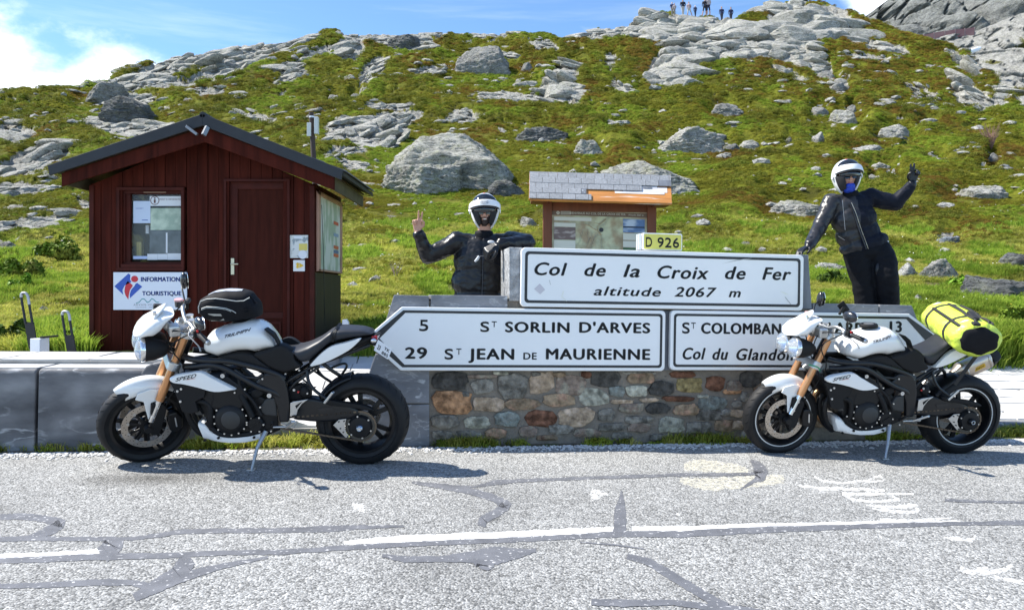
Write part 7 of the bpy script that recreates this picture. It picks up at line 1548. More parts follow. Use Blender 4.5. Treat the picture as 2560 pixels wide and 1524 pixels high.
    c1 = A(962, 1045, .15); cv = MB().lathe([(.001, .185), (.045, .185), (.075, .180), (.098, .165), (.108, .150), (.112, .12)], (c1.x, 0, c1.z), (0, 1, 0), 40).build('alternator_cover', mEn, en, smooth=35)
    MB().lathe([(.001, .192), (.05, .191), (.062, .184)], (c1.x-.01, 0, c1.z+.005), (0, 1, 0), 30).build('cover_centre', mat('cover_grey', (.03, .03, .03), .55), cv, smooth=40)
    bolts([Vector((c1.x+.108*math.cos(a_), 0, c1.z+.108*math.sin(a_))) for a_ in [2*math.pi*(k+.4)/14 for k in range(14)]], .152, .006, cv)
    c2 = A(1130, 1078, .14); cv2 = MB().lathe([(.001, .155), (.045, .155), (.054, .145), (.056, .12)], (c2.x, 0, c2.z), (0, 1, 0), 30).build('clutch_rod_cover', mEn, en, smooth=35); MB().bar(Vector((c2.x-.03, .158, c2.z+.02)), Vector((c2.x+.03, .158, c2.z-.02)), .006, .008).build('cover_rib', mEn, cv2)
    bolts([Vector((c2.x+.055*math.cos(a_), 0, c2.z+.055*math.sin(a_))) for a_ in [2*math.pi*(k)/6 for k in range(6)]], .147, .006, cv2)
    plate([A(1160, 960, .14), A(1200, 905, .14), A(1265, 900, .14), A(1278, 1030, .14), A(1200, 1020, .14), A(1160, 1000, .14)], .11, .035, en, 'sprocket_cover', mat('cover_grey', (0,)*3), .012)
    plate([A(880, 880, .15), A(980, 870, .15), A(1000, 915, .15), A(960, 960, .15), A(890, 950, .15)], .12, .03, en, 'starter_box', mBP, .008); plate([A(1100, 850, .13), A(1170, 830, .13), A(1190, 870, .13), A(1150, 900, .13), A(1090, 905, .13)], .10, .04, en, 'hose_joint', mBP, .01)
    for pts, r_ in (([A(690, 930, .14), A(770, 925, .15), A(820, 960, .15), A(830, 1050, .15), A(835, 1110, .12)], .019), ([A(1030, 880, .15), A(1070, 950, .16), A(1110, 1030, .16)], .020), ([A(1010, 730, .14), A(1030, 830, .15), A(1110, 920, .16), A(1170, 1020, .15)], .011), ([A(850, 880, .15), A(840, 940, .15), A(870, 990, .14)], .012), ([A(800, 1060, .13), A(870, 1130, .13), A(960, 1150, .13), A(1100, 1140, .12), A(1200, 1100, .11)], .020), ([A(760, 850, .14), A(800, 900, .15), A(880, 905, .15)], .010)):
        MB().tube(catmull(pts, 5), r_, 12).build('hose', mBP, en, smooth=60)
    for (x, y, r_) in ((740, 862, .014), (905, 755, .014), (1220, 888, .015), (1388, 850, .008)): p = A(x, y, .17); MB().lathe([(r_, 0), (r_, .008), (r_*.45, .008), (r_*.45, .002), (.001, .002)], (p.x, .158, p.z), (0, 1, 0), 16).build('frame_bolt', mBolt, t, smooth=30)
    bolts([A(795, 1055, .15), A(1025, 890, .16), A(990, 865, .16), A(1165, 960, .15), A(1240, 1118, .14), A(1062, 840, .15), A(1180, 770, .15)], .16, .006, t)
    # header pipes coming down ahead of the engine
    for k in (-1, 0, 1): MB().tube(catmull([A(760, 880, 0)+Vector((0, k*.09, 0)), A(715, 905, 0)+Vector((0, k*.09, 0)), A(706, 985, 0)+Vector((0, k*.085, 0)), A(752, 1090, 0)+Vector((0, k*.06, 0)), A(820, 1150, 0)+Vector((0, k*.04, 0))], 5), .021, 12).build('header_pipe', mat('burnt_titanium', (.42, .24, .13), .3, metal=.9) if right and k == -1 else mEn, t, smooth=60)
    MB().tube([A(820, 1150, 0), A(1200, 1130, 0), A(1290, 1090, -.03)], .030, 12).build('collector_pipe', mEn, t, smooth=60)
    # belly pan
    tp = [A(742, 1062, .12), A(795, 1066, .12), A(830, 1112, .12), A(900, 1148, .12), A(960, 1158, .12), A(1080, 1148, .12), A(1165, 1133, .12)]; bt = [A(742, 1098, .12), A(775, 1185, .12), A(860, 1198, .12), A(960, 1206, .12), A(1060, 1203, .12), A(1130, 1192, .12), A(1165, 1182, .12)]
    xs = [p.x for p in tp]; a, b = min(xs), max(xs)
    body_loft(tp, bt, [(a, .13), (a+.1, .145), (b-.12, .14), (b, .12)], n=24, ex=4.5, m=22, parent=t, name='belly_pan', mt=mPW, taper=False, sm=40)
    bolts([A(882, 1168, .14), A(1122, 1165, .14), A(795, 1180, .13)], .146, .009, t, None, mBP)
    # shock, linkage, wiring
    MB().tube([A(1345, 760, .03), A(1385, 900, .02)], .026, 12).build('shock_body', mBK, t, smooth=50)
    for k in range(6): p = A(1350, 770, .03).lerp(A(1382, 885, .02), k/5); MB().lathe([(.040, -.005), (.045, 0), (.040, .005), (.034, 0)], p, (.2, 0, -1), 18, closed=True).build('spring_coil', mat('spring_dark', (.03, .03, .035), .4), t, smooth=60)
    MB().ell(A(1460, 860, .10), (.035, .03, .045), 14, 10).build('rear_reservoir', mBP, t, smooth=80); plate([A(1340, 830, .1), A(1440, 810, .1), A(1500, 850, .1), A(1500, 900, .1), A(1360, 925, .1)], .03, .07, t, 'battery_tray', mBP, .008)
    bolts([A(1418, 862, .12)], .115, .007, t, None, mRed); bolts([A(1330, 742, .13), A(1310, 815, .13), A(1450, 795, .12), A(1480, 870, .12), A(1425, 715, .12)], .12, .006, t)
    # ---- swingarm, hub, chain
    sw = puffp([A(1362, 945, .12), A(1420, 915, .12), A(1500, 905, .12), A(1600, 925, .12), A(1700, 945, .12), A(1790, 960, .12), A(1850, 1000, .12), A(1800, 1045, .12), A(1690, 1060, .12), A(1560, 1068, .12), A(1440, 1058, .12), A(1370, 1040, .12)], .035, .085, t, 'swingarm', mFr)
    puffp([A(1600, 905, .12), A(1700, 925, .12), A(1850, 945, .12), A(1925, 975, .12), A(1900, 985, .12), A(1780, 965, .12), A(1640, 950, .12), A(1590, 930, .12)], .10, .035, t, 'chain_guard', mBP)
    plate([A(1545, 975, .135), A(1640, 965, .135), A(1655, 985, .135), A(1560, 1000, .135)], .120, .003, sw, 'swingarm_slot', mDkL, 0)
    h0 = A(1832, 1104, .15); hy = (h0.x, 0, h0.z)
    hb = MB().lathe([(.001, .150), (.040, .150), (.070, .146), (.076, .13), (.082, .12), (.082, .04)], hy, (0, 1, 0), 36).build('hub_carrier', mEn, t, smooth=35)
    nut = MB().lathe([(.001, .178), (.016, .178), (.022, .170), (.027, .158), (.027, .150)], hy, (0, 1, 0), 6 if False else 20).build('axle_nut', mat('nut_blue_steel', (.55, .62, .72), .2, metal=1.) if not right else mBK, hb, smooth=30); MB().lathe([(.010, .179), (.013, .181), (.016, .179)], hy, (0, 1, 0), 16).build('nut_ring', mAl, hb, smooth=30)
    bolts([Vector((h0.x+.077*math.cos(2*math.pi*(k+.3)/6), 0, h0.z+.077*math.sin(2*math.pi*(k+.3)/6))) for k in range(6)], .135, .006, hb)
    spm = MB(); rr_ = []
    for k in range(84): a_ = 2*math.pi*k/84; q_ = .105 if k % 2 else .099; rr_.append((h0.x+q_*math.cos(a_), h0.z+q_*math.sin(a_)))
    spm.prism(rr_, lambda p, s_: Vector((p[0], .108+.006*s_, p[1]))); spm.build('rear_sprocket', mat('sprocket_steel', (.10, .095, .085), .45, metal=.6), t)
    plate([A(1652, 1088, .15), A(1690, 1052, .15), A(1740, 1046, .15), A(1728, 1100, .15), A(1740, 1140, .15), A(1764, 1172, .15), A(1735, 1172, .15)], .135, .004, t, 'chain_shield', mAl, .001)
    bolts([A(1690, 1065, .15), A(1725, 1060, .15), A(1700, 1110, .15), A(1720, 1135, .15), A(1750, 1165, .15)], .140, .005, t, None, mDkL)
    ch = MB(); fs = A(1330, 1075, .12); R1, R2 = .104, .040; c_f = Vector((fs.x, .111, fs.z)); c_r = Vector((h0.x, .111, h0.z)); d = (c_f-c_r); L0 = d.length; th0 = math.atan2(d.z, d.x); be = math.acos((R1-R2)/L0)
    pth = [c_r+Vector((R1*math.cos(th0+be+q*(2*math.pi-2*be)/30), 0, R1*math.sin(th0+be+q*(2*math.pi-2*be)/30))) for q in range(31)]; pth += [c_f+Vector((R2*math.cos(th0-be+q*2*be/8), 0, R2*math.sin(th0-be+q*2*be/8))) for q in range(9)]; pth.append(pth[0])
    acc = 0; step = .0158; k = 0; pos = []
    for p, q in zip(pth[:-1], pth[1:]):
        l = (q-p).length
        while acc < l: pos.append((p.lerp(q, acc/l), (q-p).normalized())); acc += step
        acc -= l
    for k, (p, dd) in enumerate(pos): w_ = .018 if k % 2 else .012; ch.bar(p-dd*.0088, p+dd*.0088, w_, .011, (0, 0, 1) if abs(dd.z) < .9 else (1, 0, 0))
    tag(ch.build('drive_chain', mat('chain_steel', (.16, .13, .10), .4, metal=.8), t), kind='stuff')
    # shifter, side stand
    MB().tube([A(1250, 1098, .17), A(1390, 1095, .17), A(1408, 1060, .17)], .007, 8).build('gear_lever', mAl, t, smooth=60); MB().bar(A(1235, 1090, .15), A(1240, 1065, .20), .016, .016).build('gear_toe_peg', mBP, t, bevel=.003)
    st0 = A(1200, 1125, .13); Mi = M.inverted(); foot = (A if not right else B3)(1105 if not right else 1152, 1380 if not right else 1310, .27)
    nf = Mi @ (WM @ Vector(GP(*((220+1105*KA, 660+1382*KA) if not right else (1840+1153*KB, 720+1312*KB)), z=.006)))
    if right: st0 = B3(1185, 1055, .13)
    m1 = st0.lerp(nf, .42)+Vector((.015 if not right else .0, .01, 0))
    sd_ = MB().tube([st0, st0.lerp(m1, .5), m1, nf], [.017, .014, .0115, .009], 12).build('side_stand', mat('stand_grey', (.32, .34, .37), .35, metal=.5), t, smooth=60)
    MB().bar(nf-Vector((.02, .0, 0)), nf+Vector((.03, .0, .0)), .045, .007).build('stand_foot', mAl, sd_, bevel=.003)
    # rear hugger
    rings = []
    for k in range(12):
        a_ = R_(30+k*4.3); tt = k/11; w_ = .105*(1-.35*tt**4); rings.append([Vector((math.cos(a_)*(RR+.02), 0, RR+math.sin(a_)*(RR+.02)))+Vector((-math.cos(a_)*.03*abs(u)**3, u*w_, -math.sin(a_)*.03*abs(u)**3)) for u in (-1, -.8, -.5, 0, .5, .8, 1)])
    o = MB().loft(rings, caps=False, closed=False).build('rear_hugger', mBK, t, smooth=60); o.modifiers.new('s', 'SOLIDIFY').thickness = .004
    if right:
        # titanium silencer on the far side, link pipe
        p0, p1 = B3(1668, 672, -.13), B3(1945, 545, -.15); d = (p1-p0).normalized(); ml = MB(); rings = []
        for f_, r_ in ((0, .035), (.10, .045), (.2, .066), (.24, .070), (.98, .070), (1.0, .068)):
            c_ = p0.lerp(p1, f_); a1 = Vector((0, 1, 0)); b1 = d.cross(a1).normalized(); rings.append([c_+a1*(r_*.85*math.copysign(abs(math.cos(q))**.7, math.cos(q)))+b1*(r_*math.copysign(abs(math.sin(q))**.7, math.sin(q))) for q in [2*math.pi*j/24 for j in range(24)]])
        ca = ml.loft(rings).build('silencer', mTi, t, smooth=40); MB().tube([p1+d*.002, p1+d*.03, p1+d*.085], [.071, .071, .048], 6).build('silencer_end_cap', mBP, ca, smooth=30)
        for f_ in (.3, .93): c_ = p0.lerp(p1, f_); MB().lathe([(.073, -.004), (.0745, 0), (.073, .004)], c_, d, 24).build('silencer_band', mAl, ca, smooth=50)
        bx = [B3(1842, 632, -.085), B3(1925, 592, -.085)]; bd_ = (bx[1]-bx[0]); mb = MB(); upv = Vector((0, 0, 1)); upv = (upv-bd_.normalized()*upv.dot(bd_.normalized())).normalized()
        mb.prism(rrect(0, 1, -.016, .016, .014), lambda p, s_: bx[0]+bd_*p[0]*1.0+upv*p[1]+Vector((0, .004*s_, 0))); bg_ = mb.build('maker_badge', mat('badge_yellow', (.75, .42, .03), .4), ca)
        mb = MB(); put_text(mb, 'ARROW', .1, .9, -.008, .016, lambda x, z: bx[0]+bd_*x+upv*z+Vector((0, .0055, 0)), off=.01, shear=.2); mb.build('badge_lettering', mDkL, bg_, fixn=False)
        MB().tube(catmull([A(1290, 1090, -.05), B3(1480, 900, -.10), B3(1530, 760, -.12), p0+d*.02], 5), .026, 12).build('link_pipe', mat('burnt_titanium', (.42, .24, .13), .3, metal=.9), t, smooth=60)
        MB().tube(catmull([B3(560, 590, .13), B3(600, 600, .15), B3(640, 615, .15), B3(648, 640, .14)], 4), .0045, 6).build('green_strap', mat('green_strap', (.01, .30, .12), .5), t, smooth=60)
        MB().tube(catmull([B3(800, 200, .2), B3(830, 150, .16), B3(860, 165, .15)], 4), .010, 8).build('phone_mount', mBP, t, smooth=60); MB().box(-.03, .03, -.004, .004, -.045, .045).xf(lambda v: B3(830, 150, .15)+Matrix.Rotation(R_(40), 3, 'Y') @ v).build('phone_mount_clip', mBP, t, bevel=.004)
    else:
        MB().box(-.026, .026, -.02, .02, -.022, .022).xf(lambda v: steer(A(470, 292, .04), -30)+Matrix.Rotation(R_(-8), 3, 'Y') @ v).xf(F).build('camera_mount', mBP, t, bevel=.005)
    return t
motorcycle(BL, 'white naked motorcycle carrying a black tank bag, parked in front of the red hut', 30, False)
motorcycle(BR, 'white naked motorcycle loaded with a yellow roll bag, at the right end of the wall', 5, True)
# tank bag on the left bike
tb = thing('tank_bag', 'black zipped tank bag with clear map window strapped on the left motorcycle', 'bag', M=BL @ Matrix.Translation(A3(950, 380, 0)))
off_ = A3(950, 380, 0); S = lambda v: v-off_
mNy = mat('black_nylon', (.007, .007, .009), .75, spec=.2, var=.2, vs=12, bump=.02, bs=160, b2=.004, b2s=14); A = A3
tp = [A(736, 300), A(745, 262), A(770, 232), A(815, 205), A(870, 178), A(950, 168), A(1040, 172), A(1090, 185), A(1115, 215), A(1150, 255), A(1168, 310)]
bt = [A(736, 330, .1), A(760, 372, .12), A(800, 398, .13), A(900, 408, .14), A(1000, 398, .14), A(1100, 382, .13), A(1150, 360, .11), A(1168, 325, .1)]
xs = [p.x for p in tp]; a, b = min(xs), max(xs); wdb = [(a, .09), (a+.08, .125), (a+.2, .15), (b-.1, .14), (b, .09)]
body_loft([S(p) for p in tp], [S(p) for p in bt], [(x-off_.x, w) for x, w in wdb], n=32, ex=3.0, m=30, parent=tb, name='bag_body', mt=mNy)
def on_bag(cx, cy, lift=.003):
    p = A(cx, cy, .14)
    for _ in range(4):
        zt, zb = interp(sorted((q.x, q.z) for q in tp), p.x), interp(sorted((q.x, q.z) for q in bt), p.x); h = (zt-zb)/2; c = (zt+zb)/2; r_ = min(.97, abs(p.z-c)/h); y = interp(wdb, p.x)*(1-r_**3)**(1/3); p = A(cx, cy, y+lift)
    return p
def bag_line(pts, r_, name, m): MB().tube([S(on_bag(*q)) for q in pts], r_, 6).build(name, m, tb, smooth=60)
mPip = mat('grey_piping', (.50, .50, .47), .5)
bag_line([(748, 330), (744, 290), (760, 252), (800, 236), (860, 232), (930, 240), (1000, 250), (1050, 247), (1090, 225)], .0032, 'piping', mPip)
bag_line([(765, 300), (800, 287), (870, 290), (930, 298), (975, 315), (998, 330)], .0028, 'zip', mPip); bag_line([(765, 308), (800, 295), (870, 298), (930, 306), (965, 320)], .002, 'zip', mPip)
q = [S(on_bag(x, y, .004)) for x, y in ((808, 334), (895, 336), (920, 378), (832, 384))]; lb = MB().add(q, [(0, 1, 2, 3)]).build('maker_patch', mat('patch_grey', (.40, .40, .38), .5), tb, fixn=False)
mb = MB(); put_text(mb, 'GIVI', .22, .82, 0, .3, lambda x, z: q[0].lerp(q[1], x).lerp(q[3].lerp(q[2], x), .62-z)+Vector((0, .0015, 0)), off=.03, hfull=.3); mb.build('maker_lettering', mDkL, lb, fixn=False)
rings = []
for k in range(9):
    x = a+.115+(b-a-.20)*k/8; zt = interp(sorted((p.x, p.z) for p in tp), x); w_ = .105*(1-.35*abs(k/4-1)**3); rings.append([S(Vector((x, u*w_, zt+.004-.03*abs(u)**2.6))) for u in (-1, -.75, -.5, -.25, 0, .25, .5, .75, 1)])
MB().loft(rings, caps=False, closed=False).build('map_window', mat('clear_film', (.62, .66, .74), .12, coat=.5, var=.15, vs=14, spec=.8, bump=.02, bs=14), tb, smooth=60)
MB().lathe([(.013, 0), (.016, .004), (.019, 0)], S(on_bag(1068, 306)), (0, 1, 0), 16).build('cable_port', mNy, tb, smooth=50)
MB().tube([S(on_bag(1090, 210)), S(on_bag(1110, 235)), S(on_bag(1132, 262))], .006, 6).build('buckle_strap', mNy, tb)
# roll bag on the right bike
e0, e1 = B3(1880, 408, .33), B3(1592, 215, -.33); cen = (e0+e1)/2
rbg = thing('roll_bag', 'fluorescent yellow waterproof roll bag strapped across the right motorcycle seat', 'bag', M=BR @ Matrix.Translation(cen)); S = lambda v: v-cen
dA = (e1-e0); LA = dA.length; dA.normalize(); b1 = Vector((0, 0, 1)); b1 = (b1-dA*b1.dot(dA)).normalized(); a1 = b1.cross(dA)
def rollp(f, ang, r): 
    c = e0.lerp(e1, f); return c+a1*math.cos(ang)*r*1.08+b1*math.sin(ang)*r*.84
mHV = mat('fluorescent_yellow', (.58, .72, .08), .45, var=.08, vs=7, bump=.05, bs=9, b2=.03, b2s=9)
def rr_at(f, ang): 
    w_ = .008*math.sin(ang*7+f*9)+.010*math.sin(ang*11+f*23)*math.sin(f*31+ang*3); e = min(f, 1-f); cinch = sum(-.010*math.exp(-((f-q)/.025)**2) for q in (.30, .80)); return (.160*(1-.40*max(0, (.07-e)/.07)**2.2)+w_*max(.3, 1-e*8)*.6+cinch)
rings = [[S(rollp(f, 2*math.pi*j/40, rr_at(f, 2*math.pi*j/40))) for j in range(40)] for f in [0, .01, .03, .06, .1, .15, .2, .26, .3, .34, .4, .5, .6, .7, .76, .8, .84, .9, .94, .97, .99, 1]]
rbd = MB().loft(rings).build('bag_body', mHV, rbg, smooth=60)
mWb = mat('black_webbing', (.014, .014, .015), .7)
rg2 = random.Random(5)
rings = [[S(rollp(f, 2*math.pi*j/32, r_*(1+.06*math.sin(5*j)))) for j in range(32)] for f, r_ in ((.01, .122), (-.005, .122), (-.018, .112), (-.028, .095), (-.034, .06), (-.036, .012))]
MB().loft(rings).build('rolled_end', mNy, rbg, smooth=40)
MB().loft([[S(rollp(1.01+k*.012, 2*math.pi*j/24, .11-.035*k)) for j in range(24)] for k in range(3)]).build('rolled_end', mNy, rbg, smooth=40)
for f in (.30, .80):
    rings = []
    for j in range(33): an = 2*math.pi*j/32; rr = rr_at(f, an)+.004; rings.append([S(rollp(f-.026, an, rr)), S(rollp(f+.026, an, rr)), S(rollp(f+.026, an, rr+.005)), S(rollp(f-.026, an, rr+.005))])
    MB().loft(rings, caps=False).build('strap', mWb, rbg)
for an in (2.0, 1.45, .75): MB().tube([S(rollp(f, an, rr_at(f, an)+.012)) for f in (-.02, .1, .2, .3, .4, .6, .8)], .012, 6).build('carry_strap', mWb, rbg, smooth=60)
MB().bar(S(rollp(.10, 1.5, .175)), S(rollp(.34, 1.6, .185)), .045, .022).build('carry_handle', mWb, rbg, bevel=.006)
MB().bar(S(rollp(-.05, 1.3, .16)), S(rollp(.02, 1.3, .165)), .05, .02).build('buckle', mWb, rbg, bevel=.005)
s0 = rollp(.30, math.pi*1.02, .16); MB().bar(S(s0), S(B3(1690, 745, .16)), .030, .004, (0, 1, 0)).build('tie_down_strap', mWb, rbg)
MB().tube([S(rollp(.30, math.pi*.9, .165)), S(rollp(.27, math.pi*.78, .17))], .018, 6).build('cam_buckle', mWb, rbg)
def rt(f, an): return S(rollp(f, an, rr_at(f, an)+.003))
mb = MB(); put_text(mb, 'ARMOR', 0, 1, 0, .13, lambda x, z: rt(.52+.24*(1-x), math.pi*.93-z*1.6+0), off=.01, space=1.1); mb.build('maker_lettering', mat('print_dark', (.05, .07, .02), .5), rbd, fixn=False)
mb = MB(); put_text(mb, '35', 0, 1, 0, .15, lambda x, z: rt(.36+.11*(1-x), math.pi*.99-z*1.6), off=.02); mb.build('size_lettering', mDkL, rbd, fixn=False)
for f in (.14, .90):
    for an in (2.35, 1.0): MB().add([rt(f-.03, an), rt(f+.0, an-.12), rt(f+.03, an+.15), rt(f+.0, an+.3)], [(0, 1, 2, 3)]).build('reflective_patch', mat('reflective_grey', (.55, .58, .60), .3), rbd, fixn=False)
# ------------------------------------------------------------------ people
mSkin = mat('skin', (.50, .27, .19), .5, var=.06, vs=30); mLea = mat('black_leather', (.006, .006, .008), .34, var=.2, vs=18, bump=.02, bs=120, spec=.4); mTex = mat('black_textile', (.006, .0065, .009), .7, var=.2, vs=25, bump=.02, bs=220, spec=.15)
mHel = mat('helmet_white', (.82, .82, .82), .18, coat=.8); mVis = mat('smoked_visor', (.010, .012, .016), .08, coat=.6); mPad = mat('helmet_lining', (.016, .016, .018), .8); mBea = mat('dark_beard', (.035, .022, .018), .8, var=.3, vs=90)
def caps(mb, pts, n=14):       # chain of tapered, round-ended segments
    for (a, ra), (b, rb) in zip(pts[:-1], pts[1:]):
        a, b = V3(a), V3(b); mb.tube([a, b], [ra, rb], n)
    for a, ra in pts: mb.ell(a, ra, n, 8)
def wrinkles(amp, fr, seed, zsc=1.):
    def f(co, no):
        x, y, z = co.T*fr
        w = fbm(x, y, z*zsc, o=4, s=seed); return amp*(w*.8 - np.abs(noise3(x*1.3, y*1.3, z*2.2*zsc, s=seed+3))*.9+.3)
    return f
def hand(mb, wrist, pdir, pnorm, curl, spread=.0, thumb=1, scale=1.0, r=.0092):
    """palm and five fingers; pdir towards the fingers, pnorm out of the back of the hand; curl: four values 0 (straight) .. 1 (folded)"""
    d = V3(pdir).normalized(); n = V3(pnorm); n = (n-d*n.dot(d)).normalized(); s = d.cross(n)*thumb; w = V3(wrist); L = .088*scale
    for k in range(4):
        o = (k-1.5)/1.5; b = w+d*L*(1-.05*abs(o))+s*o*-.030*scale
        mb.tube([w+s*o*-.014*scale, b], [.017*scale, .0145*scale], 10); mb.ell(b, .0135*scale, 10, 6)
    mb.ell(w+d*L*.5, (.030*scale,)*3, 10, 6) if False else None
    ln = [.076, .084, .078, .060]
    for k in range(4):      # k = 0 index
        o = (k-1.5)/1.5; fd = (d+s*(-o)*(.06+spread*(1 if k < 2 else .3))).normalized(); p = w+d*L*(1-.05*abs(o))+s*o*-.030*scale; q = fd; c = curl[k]; segs = [.45, .32, .23]; pts = [(p, r*1.12*scale)]
        for j, sg in enumerate(segs):
            q = (Matrix.Rotation(-R_(8+c*(88, 100, 60)[j]), 3, s if thumb > 0 else -s) @ q) if False else (q*math.cos(R_(4+c*(84, 100, 60)[j]))-n*math.sin(R_(4+c*(84, 100, 60)[j])))
            q.normalize(); nn = n
            p = p+q*ln[k]*sg*scale; pts.append((p, r*(1.0-.10*j)*scale))
            n2 = (n - q*n.dot(q)); n = n2.normalized() if n2.length > 1e-3 else n
            # next joint bends about the same axis
            ax = s; n = ax.cross(q)*(-1); n = n if n.dot(V3(pnorm)) >= -2 else n
        caps(mb, pts, 10); n = V3(pnorm); n = (n-d*n.dot(d)).normalized()
    tb = w+d*.025*scale+s*.026*scale; t1 = tb+(d*.5+s*.75-n*.25).normalized()*.035*scale; t2 = t1+(d*.85+s*.15-n*.45).normalized()*.030*scale; t3 = t2+(d*.6-s*.45-n*.5).normalized()*.024*scale
    caps(mb, [(w+d*.01, .015*scale), (tb, .0145*scale), (t1, .0115*scale), (t2, .0105*scale), (t3, .0092*scale)], 10)
def head_face(c, fwd, up, open_mouth=True):
    """skull with brow, nose, lips, chin and ears"""
    f = V3(fwd).normalized(); u = V3(up); u = (u-f*u.dot(f)).normalized(); r = f.cross(u); P = lambda a, b, d: c+r*a+u*b+f*d; T = Matrix((r, f, u)).transposed(); mb = MB()
    mb.ell(P(0, .035, -.012), (.074, .092, .092), 22, 16, T); mb.ell(P(0, -.035, .022), (.056, .066, .072), 18, 12, T); mb.ell(P(0, -.088, .062), (.026, .022, .020), 12, 8, T)      # cranium, jaw, chin
    for s in (-1, 1):
        mb.ell(P(s*.036, -.020, .062), (.024, .020, .022), 12, 8, T); mb.ell(P(s*.031, .020, .074), (.024, .013, .010), 12, 8, T); mb.ell(P(s*.078, -.005, -.005), (.010, .018, .030), 10, 8, T)   # cheeks, brows, ears
    mb.tube([P(0, .012, .080), P(0, -.012, .096), P(0, -.026, .104)], [.009, .011, .013], 10); mb.ell(P(0, -.028, .098), (.017, .012, .010), 10, 8, T)
    mb.ell(P(0, -.052, .086), (.024, .010, .0065), 12, 8, T); mb.ell(P(0, -.068, .083), (.021, .010, .007), 12, 8, T)
    return mb, P, T
def helmet(parent, c, fwd, up, brand, label=None):
    f = V3(fwd).normalized(); u = V3(up); u = (u-f*u.dot(f)).normalized(); r = f.cross(u)
    def S(az, el, k=1.0):       # az from forward, el from horizontal
        a, e = R_(az), R_(el); ce = math.cos(e); x = math.sin(a)*ce; y = math.cos(a)*ce; z = math.sin(e)
        low = max(0, -z); return c+(r*x*(.130-.022*low)+f*y*(.150-.02*low)+u*(z*(.158 if z > 0 else .185)))*k
    def patch(name, m, az0, az1, lo, hi, k, par, n=22, q=12, th=.004):
        rows = []
        for i in range(q+1):
            row = []
            for j in range(n+1): az = az0+(az1-az0)*j/n; l, h = lo(az), hi(az); row.append(S(az, l+(h-l)*i/q, k))
            rows.append(row)
        o = MB().loft(rows, caps=False, closed=False).build(name, m, par, smooth=60, world=True); sd = o.modifiers.new('s', 'SOLIDIFY'); sd.thickness = th; sd.offset = 1; return o
    # shell: everything but the face port
    rows = []
    for i in range(29):
        row = []
        for j in range(49):
            az = -180+360*j/48; a = abs(az); top = 90; bot = -62+8*math.cos(R_(az))
            port = 12+0*a; edge = 68
            lo = bot if a > edge+8 else (port if a < edge-4 else port+(bot-port)*sstep(edge-4, edge+8, a))
            row.append(S(az, float(lo)+(top-float(lo))*i/28))
        rows.append(row)
    o = MB().loft(rows, caps=False, closed=False).build('helmet', mHel, parent, smooth=70, world=True); o.modifiers.new('s', 'SOLIDIFY').thickness = .012
    if label: o['label'] = label
    patch('visor', mVis, -62, 62, lambda a: 30, lambda a: 30+30*math.sqrt(max(0, 1-(a/62)**2)), 1.03, o)
    patch('chin_bar', mHel, -74, 74, lambda a: 12-9*(abs(a)/74)**2, lambda a: 30-12*(abs(a)/74)**3, 1.06, o, th=.012)
    patch('port_seal', mPad, -60, 60, lambda a: 7-5*(abs(a)/60), lambda a: 13-5*(abs(a)/60), 1.055, o, th=.008)
    patch('sun_visor', mVis, -52, 52, lambda a: -8+6*(abs(a)/52)**2, lambda a: 8, .93, o, th=.003)
    for s in (-1, 1):
        patch('cheek_pad', mPad, s*30, s*70, lambda a: -56+10*(1-abs(abs(a)-30)/44), lambda a: -2, .90, o, n=8, th=.018)
        a = S(s*86, -2, 1.02); MB().lathe([(.001, .010), (.020, .008), (.024, 0)], a, r*s, 20).build('visor_pivot', mHel, o, smooth=50, world=True)
    l = MB(); TT = lambda x, z: S(-17+34*(1-x) if False else (17-34*x)*-1, 17+z, 1.12) 
    if brand:
        mb = MB(); put_text(mb, 'SHOEI', 0, 1, 0, 5.5, lambda x, z: S(-12+24*x, 18+z, 1.155), off=0); mb.build('brand_lettering', mDkL, o, world=True, fixn=False)
        mb = MB(); N_ = 28; ring = lambda k: [S(18*math.cos(2*math.pi*j/N_)*1.1, 20.7+8*math.sin(2*math.pi*j/N_)*k, 1.158) for j in range(N_)]; A_r = [S(17*math.cos(2*math.pi*j/N_), 20.7+5.6*math.sin(2*math.pi*j/N_), 1.158) for j in range(N_)]; B_r = [S(16.2*math.cos(2*math.pi*j/N_), 20.7+4.9*math.sin(2*math.pi*j/N_), 1.158) for j in range(N_)]
        mb.add(A_r+B_r, [(j, (j+1) % N_, N_+(j+1) % N_, N_+j) for j in range(N_)]); mb.build('brand_oval', mDkL, o, world=True, fixn=False)
    MB().ell(S(0, 80, 1.0), (.012, .014, .004), 12, 6).build('top_sticker', mRed, o, smooth=80, world=True)
    return o
def put_body(mb, parent, voxel, name, mats, assign=None, sm=3, disp=None, label=None):
    me = sdf_mesh(mb, voxel, sm, name, disp); mi = mwof(parent).inverted(); me.transform(mi)
    o = bpy.data.objects.new(name, me); COL.objects.link(o); o.parent = parent
    for m in (mats if isinstance(mats, (list, tuple)) else [mats]): me.materials.append(m)
    me.polygons.foreach_set('use_smooth', np.ones(len(me.polygons), bool))
    if assign:
        M0 = mwof(parent)
        for p in me.polygons: p.material_index = assign(M0 @ p.center)
    if label: o['label'] = label
    me.update(); return o
def Q(px, py, Y): return PX(px, py, Y)
